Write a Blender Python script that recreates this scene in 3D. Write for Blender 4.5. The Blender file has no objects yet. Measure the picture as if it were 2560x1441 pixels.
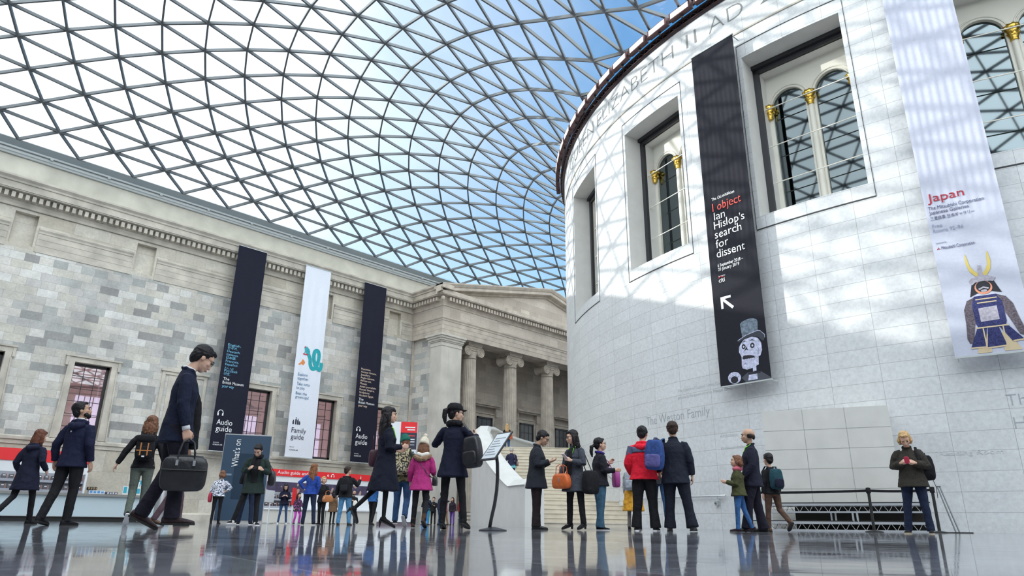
import bpy, bmesh, math, random
from mathutils import Vector as V, Matrix, noise
random.seed(7)
PI = math.pi
rad = math.radians
scene = bpy.context.scene
COL = scene.collection

# ------------------------------------------------------------------ camera
def cam_axes(yaw, pitch, roll):
    fwd = V((-math.sin(yaw) * math.cos(pitch), math.cos(yaw) * math.cos(pitch), math.sin(pitch)))
    right = V((math.cos(yaw), math.sin(yaw), 0))
    up = right.cross(fwd)
    return right * math.cos(roll) + up * math.sin(roll), -right * math.sin(roll) + up * math.cos(roll), fwd
cd_ = bpy.data.cameras.new('camera')
cam = bpy.data.objects.new('camera', cd_)
COL.objects.link(cam)
scene.camera = cam
r_, u_, f_ = cam_axes(rad(44.0955), rad(19.002), rad(0.6172))
cam.matrix_world = Matrix(((r_.x, u_.x, -f_.x, 4.584), (r_.y, u_.y, -f_.y, -41.924), (r_.z, u_.z, -f_.z, 0.085), (0, 0, 0, 1)))
cd_.sensor_width = 36
cd_.lens = 36 * 1716.26 / 2560
cd_.clip_start = 0.02
cd_.clip_end = 500

# ------------------------------------------------------------------ exposure and sky
scene.view_settings.view_transform = 'Standard'
scene.view_settings.look = 'None'
scene.view_settings.gamma = 1
scene.view_settings.use_curve_mapping = False
scene.view_settings.exposure = 0.12
scene.cycles.use_denoising = True
scene.cycles.max_bounces = 7
scene.cycles.diffuse_bounces = 4
scene.cycles.glossy_bounces = 4
scene.cycles.transparent_max_bounces = 14
scene.cycles.sample_clamp_indirect = 6

SUN_A = rad(-140)                 # direction of the sun, counted like the drum angles (west = 180)
SUN_E = rad(16.6)
sun_dir = V((math.cos(SUN_A) * math.cos(SUN_E), math.sin(SUN_A) * math.cos(SUN_E), math.sin(SUN_E)))
sl = bpy.data.lights.new('sun', 'SUN')
sl.energy = 4.0
sl.angle = rad(0.5)
sl.color = (1.0, 0.955, 0.9)
sun = bpy.data.objects.new('sun', sl)
COL.objects.link(sun)
sun.rotation_euler = (-sun_dir).to_track_quat('-Z', 'Y').to_euler()
sun.location = (-60, -60, 60)

class NT:
    """small helper to wire node trees"""
    def __init__(s, tree):
        s.t = tree
        tree.nodes.clear()
    def n(s, kind, **kw):
        nd = s.t.nodes.new('ShaderNode' + kind)
        for k, v in kw.items():
            if k.startswith('i_'):
                key = k[2:]
                nd.inputs[int(key) if key.isdigit() else key.replace('_', ' ')].default_value = v
            else:
                setattr(nd, k, v)
        return nd
    def l(s, a, b, o=0, i=0):
        s.t.links.new(a.outputs[o], b.inputs[i])
        return b
    def math(s, op, a, b=None, c=None):
        nd = s.n('Math', operation=op)
        for k, x in enumerate((a, b, c)):
            if x is None: continue
            if isinstance(x, (int, float)): nd.inputs[k].default_value = x
            else: s.t.links.new(x, nd.inputs[k])
        return nd.outputs[0]
    def ramp(s, fac, stops, interp='LINEAR'):
        nd = s.n('ValToRGB')
        cr = nd.color_ramp
        cr.interpolation = interp
        while len(cr.elements) < len(stops): cr.elements.new(0.5)
        for e, (p, c) in zip(cr.elements, stops):
            e.position = p
            e.color = (c[0], c[1], c[2], 1) if not isinstance(c, (int, float)) else (c, c, c, 1)
        s.t.links.new(fac, nd.inputs[0])
        return nd.outputs[0]
    def mix(s, fac, a, b, mode='MIX'):
        nd = s.n('Mix', data_type='RGBA', blend_type=mode)
        for k, x in ((0, fac), (6, a), (7, b)):
            if isinstance(x, (int, float)): nd.inputs[k].default_value = x
            elif isinstance(x, tuple): nd.inputs[k].default_value = (*x[:3], 1)
            else: s.t.links.new(x, nd.inputs[k])
        return nd.outputs[2]

w = bpy.data.worlds.new('sky')
scene.world = w
w.use_nodes = True
W = NT(w.node_tree)
tc = W.n('TexCoord')
def dotv(vec):
    d = W.n('VectorMath', operation='DOT_PRODUCT')
    W.t.links.new(tc.outputs['Generated'], d.inputs[0])
    d.inputs[1].default_value = vec
    return d.outputs['Value']
up = dotv((0, 0, 1))
sd = dotv(tuple(sun_dir))
nz = W.n('TexNoise', i_Scale=2.2, i_Detail=5.0, i_Roughness=0.6)
W.t.links.new(tc.outputs['Generated'], nz.inputs['Vector'])
blue = W.ramp(up, [(0.0, (0.50, 0.72, 0.84)), (0.22, (0.24, 0.50, 0.72)), (0.45, (0.05, 0.24, 0.50)), (1.0, (0.02, 0.13, 0.38))])
veil = W.math('ADD', W.math('MULTIPLY', sd, 1.0), W.math('MULTIPLY', W.math('SUBTRACT', nz.outputs[0], 0.5), 0.55))
vfac = W.ramp(veil, [(0.10, 0.0), (0.38, 0.38), (0.58, 0.84), (0.78, 1.0)])
sky1 = W.mix(vfac, blue, (0.97, 0.98, 0.985))
glow = W.ramp(sd, [(0.0, 1.0), (0.6, 1.15), (0.9, 1.6), (1.0, 3.2)])
glow_n = W.n('Mix', data_type='RGBA', blend_type='MULTIPLY')
glow_n.inputs[0].default_value = 1
W.t.links.new(sky1, glow_n.inputs[6]); W.t.links.new(glow, glow_n.inputs[7])
sb = dotv(tuple(V((0.80, -0.38, 0.42)).normalized()))      # unseen brighter sky, south and east, added as fill light for the court
fill_sky = W.ramp(sb, [(0.0, 0.0), (0.30, 0.15), (0.55, 0.8), (0.9, 1.0)])
sky2 = W.mix(fill_sky, glow_n.outputs[2], (3.1, 3.2, 3.3))
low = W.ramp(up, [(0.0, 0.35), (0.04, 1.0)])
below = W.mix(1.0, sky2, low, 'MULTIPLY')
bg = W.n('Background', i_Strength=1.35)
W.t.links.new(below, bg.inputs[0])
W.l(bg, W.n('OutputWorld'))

# ------------------------------------------------------------------ object helpers
def link(o, parent=None):
    COL.objects.link(o)
    if parent is not None: o.parent = parent
    return o
def tag(o, label=None, cat=None, group=None, kind=None):
    for k, v in (('label', label), ('category', cat), ('group', group), ('kind', kind)):
        if v: o[k] = v
    return o
def thing(name, label, cat, loc=(0, 0, 0), rz=0.0, group=None):
    o = bpy.data.objects.new(name, None)
    o.empty_display_size = 0.2
    o.location = loc
    o.rotation_euler = (0, 0, rz)
    link(o)
    return tag(o, label, cat, group)

class MB:
    """collects shapes, build() links them as ONE mesh object"""
    def __init__(s):
        s.v = []; s.f = []; s.m = []; s.mi = 0
    def add(s, vs, fs, M=None):
        b = len(s.v)
        s.v += [tuple(M @ V(p)) if M is not None else tuple(p) for p in vs]
        for f in fs:
            s.f.append([b + i for i in f]); s.m.append(s.mi)
    def quad(s, a, b, c, d): s.add([a, b, c, d], [(0, 1, 2, 3)])
    def box(s, x0, x1, y0, y1, z0, z1, M=None):
        s.add([(x0, y0, z0), (x1, y0, z0), (x1, y1, z0), (x0, y1, z0), (x0, y0, z1), (x1, y0, z1), (x1, y1, z1), (x0, y1, z1)],
              [(3, 2, 1, 0), (4, 5, 6, 7), (0, 1, 5, 4), (1, 2, 6, 5), (2, 3, 7, 6), (3, 0, 4, 7)], M)
    def bar(s, a, b, wd, ht=None, up=(0, 0, 1)):
        a = V(a); b = V(b); d = b - a
        if d.length < 1e-6: return
        d.normalize()
        u = V(up)
        sd_ = d.cross(u)
        if sd_.length < 1e-4: sd_ = d.cross(V((1, 0, 0)))
        sd_.normalize(); u = sd_.cross(d)
        h = (ht if ht else wd) / 2; w_ = wd / 2
        vs = [p + sd_ * i * w_ + u * j * h for p in (a, b) for i, j in ((-1, -1), (1, -1), (1, 1), (-1, 1))]
        s.add(vs, [(3, 2, 1, 0), (4, 5, 6, 7), (0, 1, 5, 4), (1, 2, 6, 5), (2, 3, 7, 6), (3, 0, 4, 7)])
    def tube(s, pts, r, n=8, cap=True, sq=1.0, close=False):
        pts = [V(p) for p in pts]
        rs = r if isinstance(r, (list, tuple)) else [r] * len(pts)
        vs = []; prev = None
        for i, p in enumerate(pts):
            d = (pts[min(i + 1, len(pts) - 1)] - pts[max(i - 1, 0)])
            if d.length < 1e-9: d = V((0, 0, 1))
            d.normalize()
            if prev is None:
                ref = V((0, 0, 1)) if abs(d.z) < 0.9 else V((1, 0, 0))
                a = d.cross(ref).normalized()
            else:
                a = prev - d * prev.dot(d)
                a = a.normalized() if a.length > 1e-6 else d.orthogonal().normalized()
            prev = a; b = d.cross(a)
            for k in range(n):
                t = 2 * PI * k / n
                vs.append(p + (a * math.cos(t) + b * math.sin(t) * sq) * rs[i])
        fs = []
        for i in range(len(pts) - 1):
            for k in range(n):
                fs.append((i * n + k, i * n + (k + 1) % n, (i + 1) * n + (k + 1) % n, (i + 1) * n + k))
        if cap:
            fs.append(tuple(reversed(range(n)))); fs.append(tuple(range((len(pts) - 1) * n, len(pts) * n)))
        s.add(vs, fs)
    def lathe(s, prof, n=16, M=None, a0=0.0, a1=2 * PI, fn=None):
        full = abs(a1 - a0 - 2 * PI) < 1e-6
        cnt = n if full else n + 1
        vs = []
        for r, z in prof:
            for k in range(cnt):
                t = a0 + (a1 - a0) * k / n
                rr = r if fn is None else fn(r, z, t)
                vs.append((rr * math.cos(t), rr * math.sin(t), z))
        fs = []
        for i in range(len(prof) - 1):
            for k in range(n):
                k2 = (k + 1) % cnt if full else k + 1
                fs.append((i * cnt + k, i * cnt + k2, (i + 1) * cnt + k2, (i + 1) * cnt + k))
        if full:
            if prof[0][0] > 1e-5: fs.append(tuple(reversed(range(cnt))))
            if prof[-1][0] > 1e-5: fs.append(tuple(range((len(prof) - 1) * cnt, len(prof) * cnt)))
        s.add(vs, fs, M)
    def prism(s, poly, d0, d1, M=None):
        """polygon in local x,z extruded along local y"""
        n = len(poly)
        vs = [(x, d0, z) for x, z in poly] + [(x, d1, z) for x, z in poly]
        fs = [tuple(range(n)), tuple(reversed(range(n, 2 * n)))]
        fs += [((k + 1) % n, k, n + k, n + (k + 1) % n) for k in range(n)]
        s.add(vs, fs, M)
    def sphere(s, c, r, n=10, sc=(1, 1, 1), M=None):
        c = V(c); vs = [c + V((0, 0, -r * sc[2]))]; m = n // 2
        for i in range(1, m):
            ph = -PI / 2 + PI * i / m
            for k in range(n):
                t = 2 * PI * k / n
                vs.append(c + V((r * sc[0] * math.cos(ph) * math.cos(t), r * sc[1] * math.cos(ph) * math.sin(t), r * sc[2] * math.sin(ph))))
        vs.append(c + V((0, 0, r * sc[2])))
        fs = [(0, 1 + (k + 1) % n, 1 + k) for k in range(n)]
        for i in range(m - 2):
            for k in range(n):
                a = 1 + i * n
                fs.append((a + k, a + (k + 1) % n, a + n + (k + 1) % n, a + n + k))
        L = len(vs) - 1; a = 1 + (m - 2) * n
        fs += [(a + k, a + (k + 1) % n, L) for k in range(n)]
        s.add(vs, fs, M)
    def build(s, name, mats, parent=None, smooth=False, fix=False):
        me = bpy.data.meshes.new(name)
        me.from_pydata(s.v, [], s.f)
        if not isinstance(mats, (list, tuple)): mats = [mats]
        for m in mats: me.materials.append(m)
        me.polygons.foreach_set('material_index', s.m)
        if smooth:
            me.polygons.foreach_set('use_smooth', [True] * len(s.f))
            if smooth == 'auto':
                me.update(); me.set_sharp_from_angle(angle=rad(38))
        me.update()
        if fix:
            bm = bmesh.new(); bm.from_mesh(me); bmesh.ops.recalc_face_normals(bm, faces=bm.faces); bm.to_mesh(me); bm.free()
        return link(bpy.data.objects.new(name, me), parent)

# ------------------------------------------------------------------ materials
MATS = {}
def mat(name, col, rough=0.6, metal=0.0, emit=None, var=0.0, scale=8.0, bump=0.0, bscale=40.0, spec=0.5, alpha=None):
    if name in MATS: return MATS[name]
    m = bpy.data.materials.new(name)
    m.use_nodes = True
    T = NT(m.node_tree)
    p = T.n('BsdfPrincipled', i_Roughness=rough, i_Metallic=metal)
    p.inputs['Base Color'].default_value = (*col, 1)
    p.inputs['Specular IOR Level'].default_value = spec
    if var or bump:
        co = T.n('TexCoord')
    if var:
        nz = T.n('TexNoise', i_Scale=scale, i_Detail=4.0)
        T.l(co, nz, 3, 0)
        c = T.ramp(nz.outputs[0], [(0.3, tuple(max(0, x * (1 - var)) for x in col)), (0.7, tuple(min(1, x * (1 + var)) for x in col))])
        T.t.links.new(c, p.inputs['Base Color'])
    if bump:
        nb = T.n('TexNoise', i_Scale=bscale, i_Detail=3.0)
        T.l(co, nb, 3, 0)
        b = T.n('Bump', i_Strength=bump, i_Distance=0.02)
        T.t.links.new(nb.outputs[0], b.inputs['Height'])
        T.l(b, p, 0, 'Normal')
    if emit:
        p.inputs['Emission Color'].default_value = (*emit[:3], 1)
        p.inputs['Emission Strength'].default_value = emit[3]
    T.l(p, T.n('OutputMaterial'))
    MATS[name] = m
    return m

def ashlar(name, stops, bw=0.95, bh=0.43, mortar=0.005, mcol=(0.27, 0.26, 0.24), axis='yz', warm=0.5, rough=0.8, offset=0.5, shift=(0, 0), cyl=None, big=0.12, squash=0.7):
    m = bpy.data.materials.new(name)
    m.use_nodes = True
    T = NT(m.node_tree)
    co = T.n('TexCoord')
    sp = T.n('SeparateXYZ'); T.l(co, sp, 3, 0)
    cb = T.n('CombineXYZ')
    if cyl:
        ang = T.math('ARCTAN2', sp.outputs[1], sp.outputs[0])
        u = T.math('ADD', T.math('MULTIPLY', ang, cyl), shift[0])
    else:
        u = T.math('ADD', sp.outputs['xyz'.index(axis[0])], shift[0])
    v_ = T.math('ADD', sp.outputs['xyz'.index(axis[1])], shift[1])
    T.t.links.new(u, cb.inputs[0]); T.t.links.new(v_, cb.inputs[1])
    br = T.n('TexBrick', offset=offset, offset_frequency=2, squash=squash, squash_frequency=3)
    br.inputs['Color1'].default_value = (0, 0, 0, 1); br.inputs['Color2'].default_value = (1, 1, 1, 1)
    br.inputs['Mortar'].default_value = (0.5, 0.5, 0.5, 1)
    br.inputs['Scale'].default_value = 1; br.inputs['Mortar Size'].default_value = mortar
    br.inputs['Mortar Smooth'].default_value = 0.2
    br.inputs['Brick Width'].default_value = bw; br.inputs['Row Height'].default_value = bh
    T.l(cb, br, 0, 0)
    c = T.ramp(br.outputs[0], stops)
    nz = T.n('TexNoise', i_Scale=0.55, i_Detail=5.0, i_Roughness=0.65); T.l(co, nz, 3, 0)
    n2 = T.n('TexNoise', i_Scale=9.0, i_Detail=6.0, i_Roughness=0.7); T.l(co, n2, 3, 0)
    c = T.mix(1.0, c, T.ramp(nz.outputs[0], [(0.3, 1 - big), (0.7, 1.0 + big)]), 'MULTIPLY')
    c = T.mix(1.0, c, T.ramp(n2.outputs[0], [(0.3, 0.86), (0.7, 1.10)]), 'MULTIPLY')
    c = T.mix(br.outputs[1], c, mcol)
    p = T.n('BsdfPrincipled', i_Roughness=rough)
    T.t.links.new(c, p.inputs['Base Color'])
    b = T.n('Bump', i_Strength=0.35, i_Distance=0.02)
    T.t.links.new(T.math('ADD', T.math('MULTIPLY', br.outputs[1], -1), T.math('MULTIPLY', n2.outputs[0], 0.25)), b.inputs['Height'])
    T.l(b, p, 0, 'Normal')
    T.l(p, T.n('OutputMaterial'))
    MATS[name] = m
    return m

OLD = [(0.0, (0.30, 0.29, 0.28)), (0.18, (0.42, 0.435, 0.415)), (0.42, (0.51, 0.495, 0.47)), (0.62, (0.56, 0.53, 0.465)), (0.8, (0.60, 0.575, 0.525)), (1.0, (0.67, 0.655, 0.62))]
M_ash = ashlar('old_ashlar', OLD, big=0.22)
M_ashx = ashlar('old_ashlar_x', OLD, axis='xz')
M_port = ashlar('portico_ashlar', [(0, (0.44, 0.38, 0.32)), (0.5, (0.53, 0.465, 0.395)), (1, (0.61, 0.545, 0.465))], bw=1.5, bh=0.62, mortar=0.005)
M_big = ashlar('large_old_blocks', [(0, (0.47, 0.42, 0.34)), (0.5, (0.56, 0.52, 0.44)), (1, (0.62, 0.585, 0.51))], bw=2.6, bh=1.25, mortar=0.005, big=0.2)
M_old = mat('old_stone', (0.53, 0.49, 0.42), 0.85, var=0.22, scale=1.3, bump=0.3, bscale=14)
M_oldp = mat('portico_stone', (0.50, 0.44, 0.37), 0.85, var=0.2, scale=1.6, bump=0.3, bscale=14)
M_par = mat('parapet_stone', (0.62, 0.595, 0.51), 0.85, var=0.14, scale=0.8, bump=0.2, bscale=10)
M_drum = ashlar('white_limestone', [(0, (0.61, 0.625, 0.635)), (1, (0.665, 0.68, 0.69))], bw=1.42, bh=0.517, mortar=0.0065, mcol=(0.36, 0.36, 0.36), cyl=22.3,
                offset=0.0, shift=(35.27 + 1.42 * 30, -4.11 + 0.517 * 20), rough=0.5, big=0.04, squash=1.0)
M_wht = mat('white_stone', (0.66, 0.655, 0.63), 0.5, var=0.05, scale=2.0)
M_joint = mat('shadow_joint', (0.05, 0.05, 0.05), 0.9)
M_stair = mat('stair_stone', (0.64, 0.58, 0.48), 0.5, var=0.10, scale=2.5, bump=0.1, bscale=20)
M_steel = mat('grey_steel', (0.14, 0.155, 0.165), 0.45, metal=0.2)
M_gutter = mat('pale_grey_metal', (0.46, 0.49, 0.49), 0.4)
M_dark = mat('dark_bronze', (0.045, 0.045, 0.05), 0.4, metal=0.4)
M_black = mat('black_plastic', (0.015, 0.015, 0.017), 0.45)
M_gold = mat('gilded_metal', (0.72, 0.48, 0.10), 0.3, metal=0.9, var=0.3, scale=30)
M_cream = mat('cream_paint', (0.72, 0.70, 0.62), 0.5)
M_chrome = mat('brushed_steel', (0.62, 0.63, 0.65), 0.3, metal=0.9)
M_alu = mat('aluminium', (0.60, 0.62, 0.65), 0.35, metal=0.6)

def glass_mat():
    m = bpy.data.materials.new('roof_glass'); m.use_nodes = True
    T = NT(m.node_tree)
    tr = T.n('BsdfTransparent'); tr.inputs[0].default_value = (0.90, 0.955, 0.97, 1)
    tl = T.n('BsdfTranslucent'); tl.inputs[0].default_value = (0.92, 0.96, 1.0, 1)
    gl = T.n('BsdfGlossy', i_Roughness=0.05)
    m1 = T.n('MixShader', i_0=0.08); T.l(tr, m1, 0, 1); T.l(tl, m1, 0, 2)
    m2 = T.n('MixShader', i_0=0.03); T.l(m1, m2, 0, 1); T.l(gl, m2, 0, 2)
    T.l(m2, T.n('OutputMaterial'))
    return m
M_glass = glass_mat()
M_mirror = mat('dark_window_glass', (0.13, 0.155, 0.165), 0.03, metal=1.0)
def pane_mat():
    m = bpy.data.materials.new('window_pane'); m.use_nodes = True
    T = NT(m.node_tree)
    tr = T.n('BsdfTransparent'); tr.inputs[0].default_value = (0.8, 0.8, 0.82, 1)
    gl = T.n('BsdfGlossy', i_Roughness=0.02); gl.inputs[0].default_value = (0.9, 0.9, 0.95, 1)
    m2 = T.n('MixShader', i_0=0.16); T.l(tr, m2, 0, 1); T.l(gl, m2, 0, 2)
    T.l(m2, T.n('OutputMaterial'))
    return m
M_pane = pane_mat()

def floor_mat():
    m = bpy.data.materials.new('polished_floor'); m.use_nodes = True
    T = NT(m.node_tree)
    co = T.n('TexCoord')
    mp = T.n('Mapping'); T.l(co, mp, 3, 0)
    mp.inputs['Rotation'].default_value = (0, 0, rad(12))
    br = T.n('TexBrick', offset=0.5)
    br.inputs['Color1'].default_value = (0.16, 0.16, 0.185, 1); br.inputs['Color2'].default_value = (0.36, 0.36, 0.40, 1)
    br.inputs['Mortar'].default_value = (0.48, 0.49, 0.5, 1)
    br.inputs['Scale'].default_value = 1; br.inputs['Mortar Size'].default_value = 0.004
    br.inputs['Brick Width'].default_value = 1.1; br.inputs['Row Height'].default_value = 0.55
    T.l(mp, br, 0, 0)
    nz = T.n('TexNoise', i_Scale=3.0, i_Detail=6.0, i_Roughness=0.7); T.l(co, nz, 3, 0)
    c = T.mix(1.0, br.outputs[0], T.ramp(nz.outputs[0], [(0.3, 0.7), (0.7, 1.25)]), 'MULTIPLY')
    p = T.n('BsdfPrincipled', i_Roughness=0.09)
    p.inputs['Specular IOR Level'].default_value = 0.55
    T.t.links.new(c, p.inputs['Base Color'])
    n2 = T.n('TexNoise', i_Scale=7.0, i_Detail=3.0); T.l(co, n2, 3, 0)
    T.t.links.new(T.ramp(n2.outputs[0], [(0.3, 0.02), (0.7, 0.08)]), p.inputs['Roughness'])
    n3 = T.n('TexNoise', i_Scale=1.3, i_Detail=2.0); T.l(co, n3, 3, 0)
    b = T.n('Bump', i_Strength=0.05, i_Distance=0.02)
    T.t.links.new(T.math('ADD', n3.outputs[0], T.math('MULTIPLY', br.outputs[1], -0.4)), b.inputs['Height'])
    T.l(b, p, 0, 'Normal')
    T.l(p, T.n('OutputMaterial'))
    return m
M_floor = floor_mat()
M_room = mat('glowing_room_wall', (0.34, 0.23, 0.22), 0.8, emit=(0.50, 0.30, 0.29, 0.42), var=0.3, scale=1.0)  # emission on the wall imitates the lighting inside the gallery
M_lit = mat('lit_opening', (0.8, 0.75, 0.9), 0.8, emit=(0.86, 0.74, 1.0, 0.75))

# ------------------------------------------------------------------ writing
def text_mesh(s, size, width=None, depth=0.006, bold=0.0):
    cu = bpy.data.curves.new('txt', 'FONT')
    cu.body = s
    cu.size = size
    cu.extrude = depth
    cu.offset = bold
    cu.resolution_u = 3
    o = bpy.data.objects.new('txt', cu)
    COL.objects.link(o)
    dg = bpy.context.evaluated_depsgraph_get()
    dg.update()
    me = bpy.data.meshes.new_from_object(o.evaluated_get(dg))
    bpy.data.objects.remove(o)
    vs = [v.co.copy() for v in me.vertices]
    fs = [tuple(p.vertices) for p in me.polygons]
    bpy.data.meshes.remove(me)
    if width and vs:
        x0 = min(v.x for v in vs); x1 = max(v.x for v in vs)
        k = width / max(x1 - x0, 1e-6)
        for v in vs: v.x = (v.x - x0) * k
    return vs, fs
def put_text(mb, s, x, z, size, f, width=None, bold=0.0, depth=0.006):
    """f maps local (x right, y out, z up) to the space of the mesh"""
    vs, fs = text_mesh(s, size, width, depth, bold)
    mb.add([f(x + v.x, v.z, z + v.y) for v in vs], fs)

# ================================================================== THE SETTING
DX, DY, R0 = -2.537, 1.957, 22.3         # centre and radius of the round reading room
ZT = 19.95                               # top of its stone
def pol(r, a, z=0.0): return V((DX + r * math.cos(rad(a)), DY + r * math.sin(rad(a)), z))
WX, YS, YN, EX = -37.2, -51.3, 46.3, 37.2

mb = MB(); mb.quad((WX - 3, YS - 1, 0), (EX, YS - 1, 0), (EX, YN, 0), (WX - 3, YN, 0))
tag(mb.build('floor', M_floor), kind='structure')

def wall_holes(mb, y0, y1, z0, z1, holes, x):
    """vertical wall in plane x with rectangular holes (ya, yb, za, zb)"""
    ys = sorted({y0, y1, *[h[0] for h in holes], *[h[1] for h in holes]})
    zs = sorted({z0, z1, *[h[2] for h in holes], *[h[3] for h in holes]})
    for a, b in zip(ys, ys[1:]):
        for c, d in zip(zs, zs[1:]):
            if any(h[0] - 1e-6 <= a and b <= h[1] + 1e-6 and h[2] - 1e-6 <= c and d <= h[3] + 1e-6 for h in holes): continue
            mb.quad((x, a, c), (x, b, c), (x, b, d), (x, a, d))
WIN = [-36.28, -31.37, -21.85, -17.05, -12.15]       # ground floor windows of the west wall
NIC = [-35.92 - 6.08, -35.92, -29.87, -23.8, -17.75, -11.7]   # shallow upper recesses
holes = [(y - .91, y + .91, 4.05, 8.05) for y in WIN] + [(y - .54, y + .54, 13.72, 15.5) for y in NIC]
PC0, PC1, PXF = -9.95, 13.4, -33.6                  # portico corners (y) and front plane (x)
mb = MB()
wall_holes(mb, YS, YN, 3.9, 13.52, [h for h in holes if h[3] < 10], WX)
mb.mi = 1
wall_holes(mb, YS, YN, 13.52, 19.0, [h for h in holes if h[3] > 10], WX + .0)
wall_holes(mb, YS, YN, 0, 3.9, [], WX)
for a, b, c, d in holes:
    dp = 0.5 if d < 10 else 0.32
    x0, x1 = WX, WX - dp
    mb.quad((x0, a, c), (x1, a, c), (x1, a, d), (x0, a, d)); mb.quad((x1, b, c), (x0, b, c), (x0, b, d), (x1, b, d))
    mb.quad((x0, a, d), (x1, a, d), (x1, b, d), (x0, b, d)); mb.quad((x1, a, c), (x0, a, c), (x0, b, c), (x1, b, c))
    if d > 10: mb.quad((x1, a, c), (x1, b, c), (x1, b, d), (x1, a, d))
# the building that stands behind the wall
mb.quad((WX - 3, YS, 19.0), (WX, YS, 19.0), (WX, YN, 19.0), (WX - 3, YN, 19.0))
mb.quad((WX - 3, YS, 0), (WX - 3, YS, 19), (WX - 3, YN, 19), (WX - 3, YN, 0))
tag(mb.build('wall_west', [M_ash, M_big]), kind='structure')
mb = MB(); mb.box(WX - 3, EX + 1, YS - 1, YS, 0, 19.2); tag(mb.build('wall_south', M_ashx), kind='structure')
mb = MB(); mb.box(WX - 3, EX + 1, YN, YN + 1, 0, 19.2); tag(mb.build('wall_north', M_ashx), kind='structure')
mb = MB(); mb.box(EX, EX + 1, YS, YN, 0, 19.2); tag(mb.build('wall_east', M_ash), kind='structure')

def sweep(mb, path, nrm, prof, n_start=None, n_end=None):
    """mitred moulding: path of (x,y), nrm = outward normal of every segment, prof = [(out, z)]"""
    k = len(path); offs = []
    for i in range(k):
        a = n_start if i == 0 else nrm[i - 1]
        b = n_end if i == k - 1 else nrm[i]
        if a is None: a = b
        if b is None: b = a
        offs.append((a[0] + b[0], a[1] + b[1]) if abs(a[0] * b[0] + a[1] * b[1]) < .5 else a)
    for i in range(k - 1):
        for (p, z), (q, y) in zip(prof, prof[1:]):
            A = (path[i][0] + offs[i][0] * p, path[i][1] + offs[i][1] * p, z)
            B = (path[i + 1][0] + offs[i + 1][0] * p, path[i + 1][1] + offs[i + 1][1] * p, z)
            C = (path[i + 1][0] + offs[i + 1][0] * q, path[i + 1][1] + offs[i + 1][1] * q, y)
            D = (path[i][0] + offs[i][0] * q, path[i][1] + offs[i][1] * q, y)
            mb.quad(A, B, C, D)
NE_, NS_, NN_ = (1, 0), (0, -1), (0, 1)
ARCH = [(0, 13.5), (.035, 13.5), (.035, 13.88), (.05, 13.885), (.05, 14.22), (.065, 14.225), (.065, 14.53), (.10, 14.55), (.11, 14.64), (.17, 14.74), (.17, 14.83), (.05, 14.86)]
FRZ = [(.05, 14.87), (.05, 15.68)]
CORN = [(.05, 15.68), (.10, 15.70), (.12, 15.82), (.18, 15.95), (.18, 15.99), (.20, 15.99), (.20, 16.33), (.62, 16.38), (.62, 16.44), (.66, 16.44), (.66, 16.78), (.72, 16.80), (.74, 16.9), (.86, 17.02), (.86, 17.12), (0, 17.14)]
wp = [(WX, YS), (WX, PC0)]
def dentils(mb, a, b, n, z0=16.02, z1=16.31, p0=.2, p1=.50, pitch=.31, wd=.175):
    a = V(a); b = V(b); L = (b - a).length; d = (b - a) / L; k = int(L / pitch)
    for i in range(k):
        c = a + d * (i + .5) * L / k
        c0 = c - d * wd / 2; c1 = c + d * wd / 2
        P = [(c0.x + n[0] * p0, c0.y + n[1] * p0), (c1.x + n[0] * p0, c1.y + n[1] * p0), (c1.x + n[0] * p1, c1.y + n[1] * p1), (c0.x + n[0] * p1, c0.y + n[1] * p1)]
        mb.add([(x, y, z) for z in (z0, z1) for x, y in P], [(0, 1, 2, 3), (7, 6, 5, 4), (0, 4, 5, 1), (1, 5, 6, 2), (2, 6, 7, 3), (3, 7, 4, 0)])
# entablature of the wall, its architrave stopping at every recess
mb = MB()
edges = [YS] + [v for y in NIC for v in (y - .66, y + .66)] + [PC0]
for a, b in zip(edges[::2], edges[1::2]):
    sweep(mb, [(WX, a), (WX, b)], [NE_], ARCH + [(0, 14.87)], n_end=NS_ if b == PC0 else None)
    for y in (a, b):
        if y not in (YS, PC0):
            mb.add([(WX + p, y, z) for p, z in ARCH] + [(WX, y, 14.87)], [tuple(range(len(ARCH) + 1))])
tag(mb.build('trim_1', M_old), kind='structure')
mb = MB(); sweep(mb, wp, [NE_], CORN, n_end=NS_); sweep(mb, [(WX, PC1), (WX, YN)], [NE_], CORN, n_start=NN_)
dentils(mb, (WX, YS), (WX, PC0 - .2), NE_)
tag(mb.build('trim_2', M_old), kind='structure')
# parapet, gutter and edge beam under the glass
mb = MB()
sweep(mb, [(WX, YS), (WX, YN)], [NE_], [(0, 17.1), (.30, 17.12), (.30, 18.34), (.0, 18.36)])
tag(mb.build('trim_3', M_par), kind='structure')
mb = MB()
sweep(mb, [(WX, YS), (WX, YN)], [NE_], [(0, 18.34), (.42, 18.36), (.42, 18.46), (.48, 18.50), (.48, 18.62), (.40, 18.62), (.40, 18.68), (.52, 18.70), (.52, 18.80), (0, 18.80)])
for i in range(34): mb.box(WX + .38, WX + .58, -50 + i * 2.87, -49.86 + i * 2.87, 18.60, 18.73)
tag(mb.build('trim_4', M_gutter), kind='structure')
mb = MB()
sweep(mb, [(WX, YS), (WX, YN)], [NE_], [(0, 18.80), (.42, 18.80), (.62, 19.16), (.52, 19.24), (0, 19.26)])
for s_, a in ((1, YS), (-1, YN)):
    mb.box(WX, EX, *sorted((a, a + .6 * s_)), 18.8, 19.2)
mb.box(EX - .6, EX, YS, YN, 18.8, 19.2)
tag(mb.build('trim_5', mat('edge_beam_grey', (.27, .31, .32), .5)), kind='structure')
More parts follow.
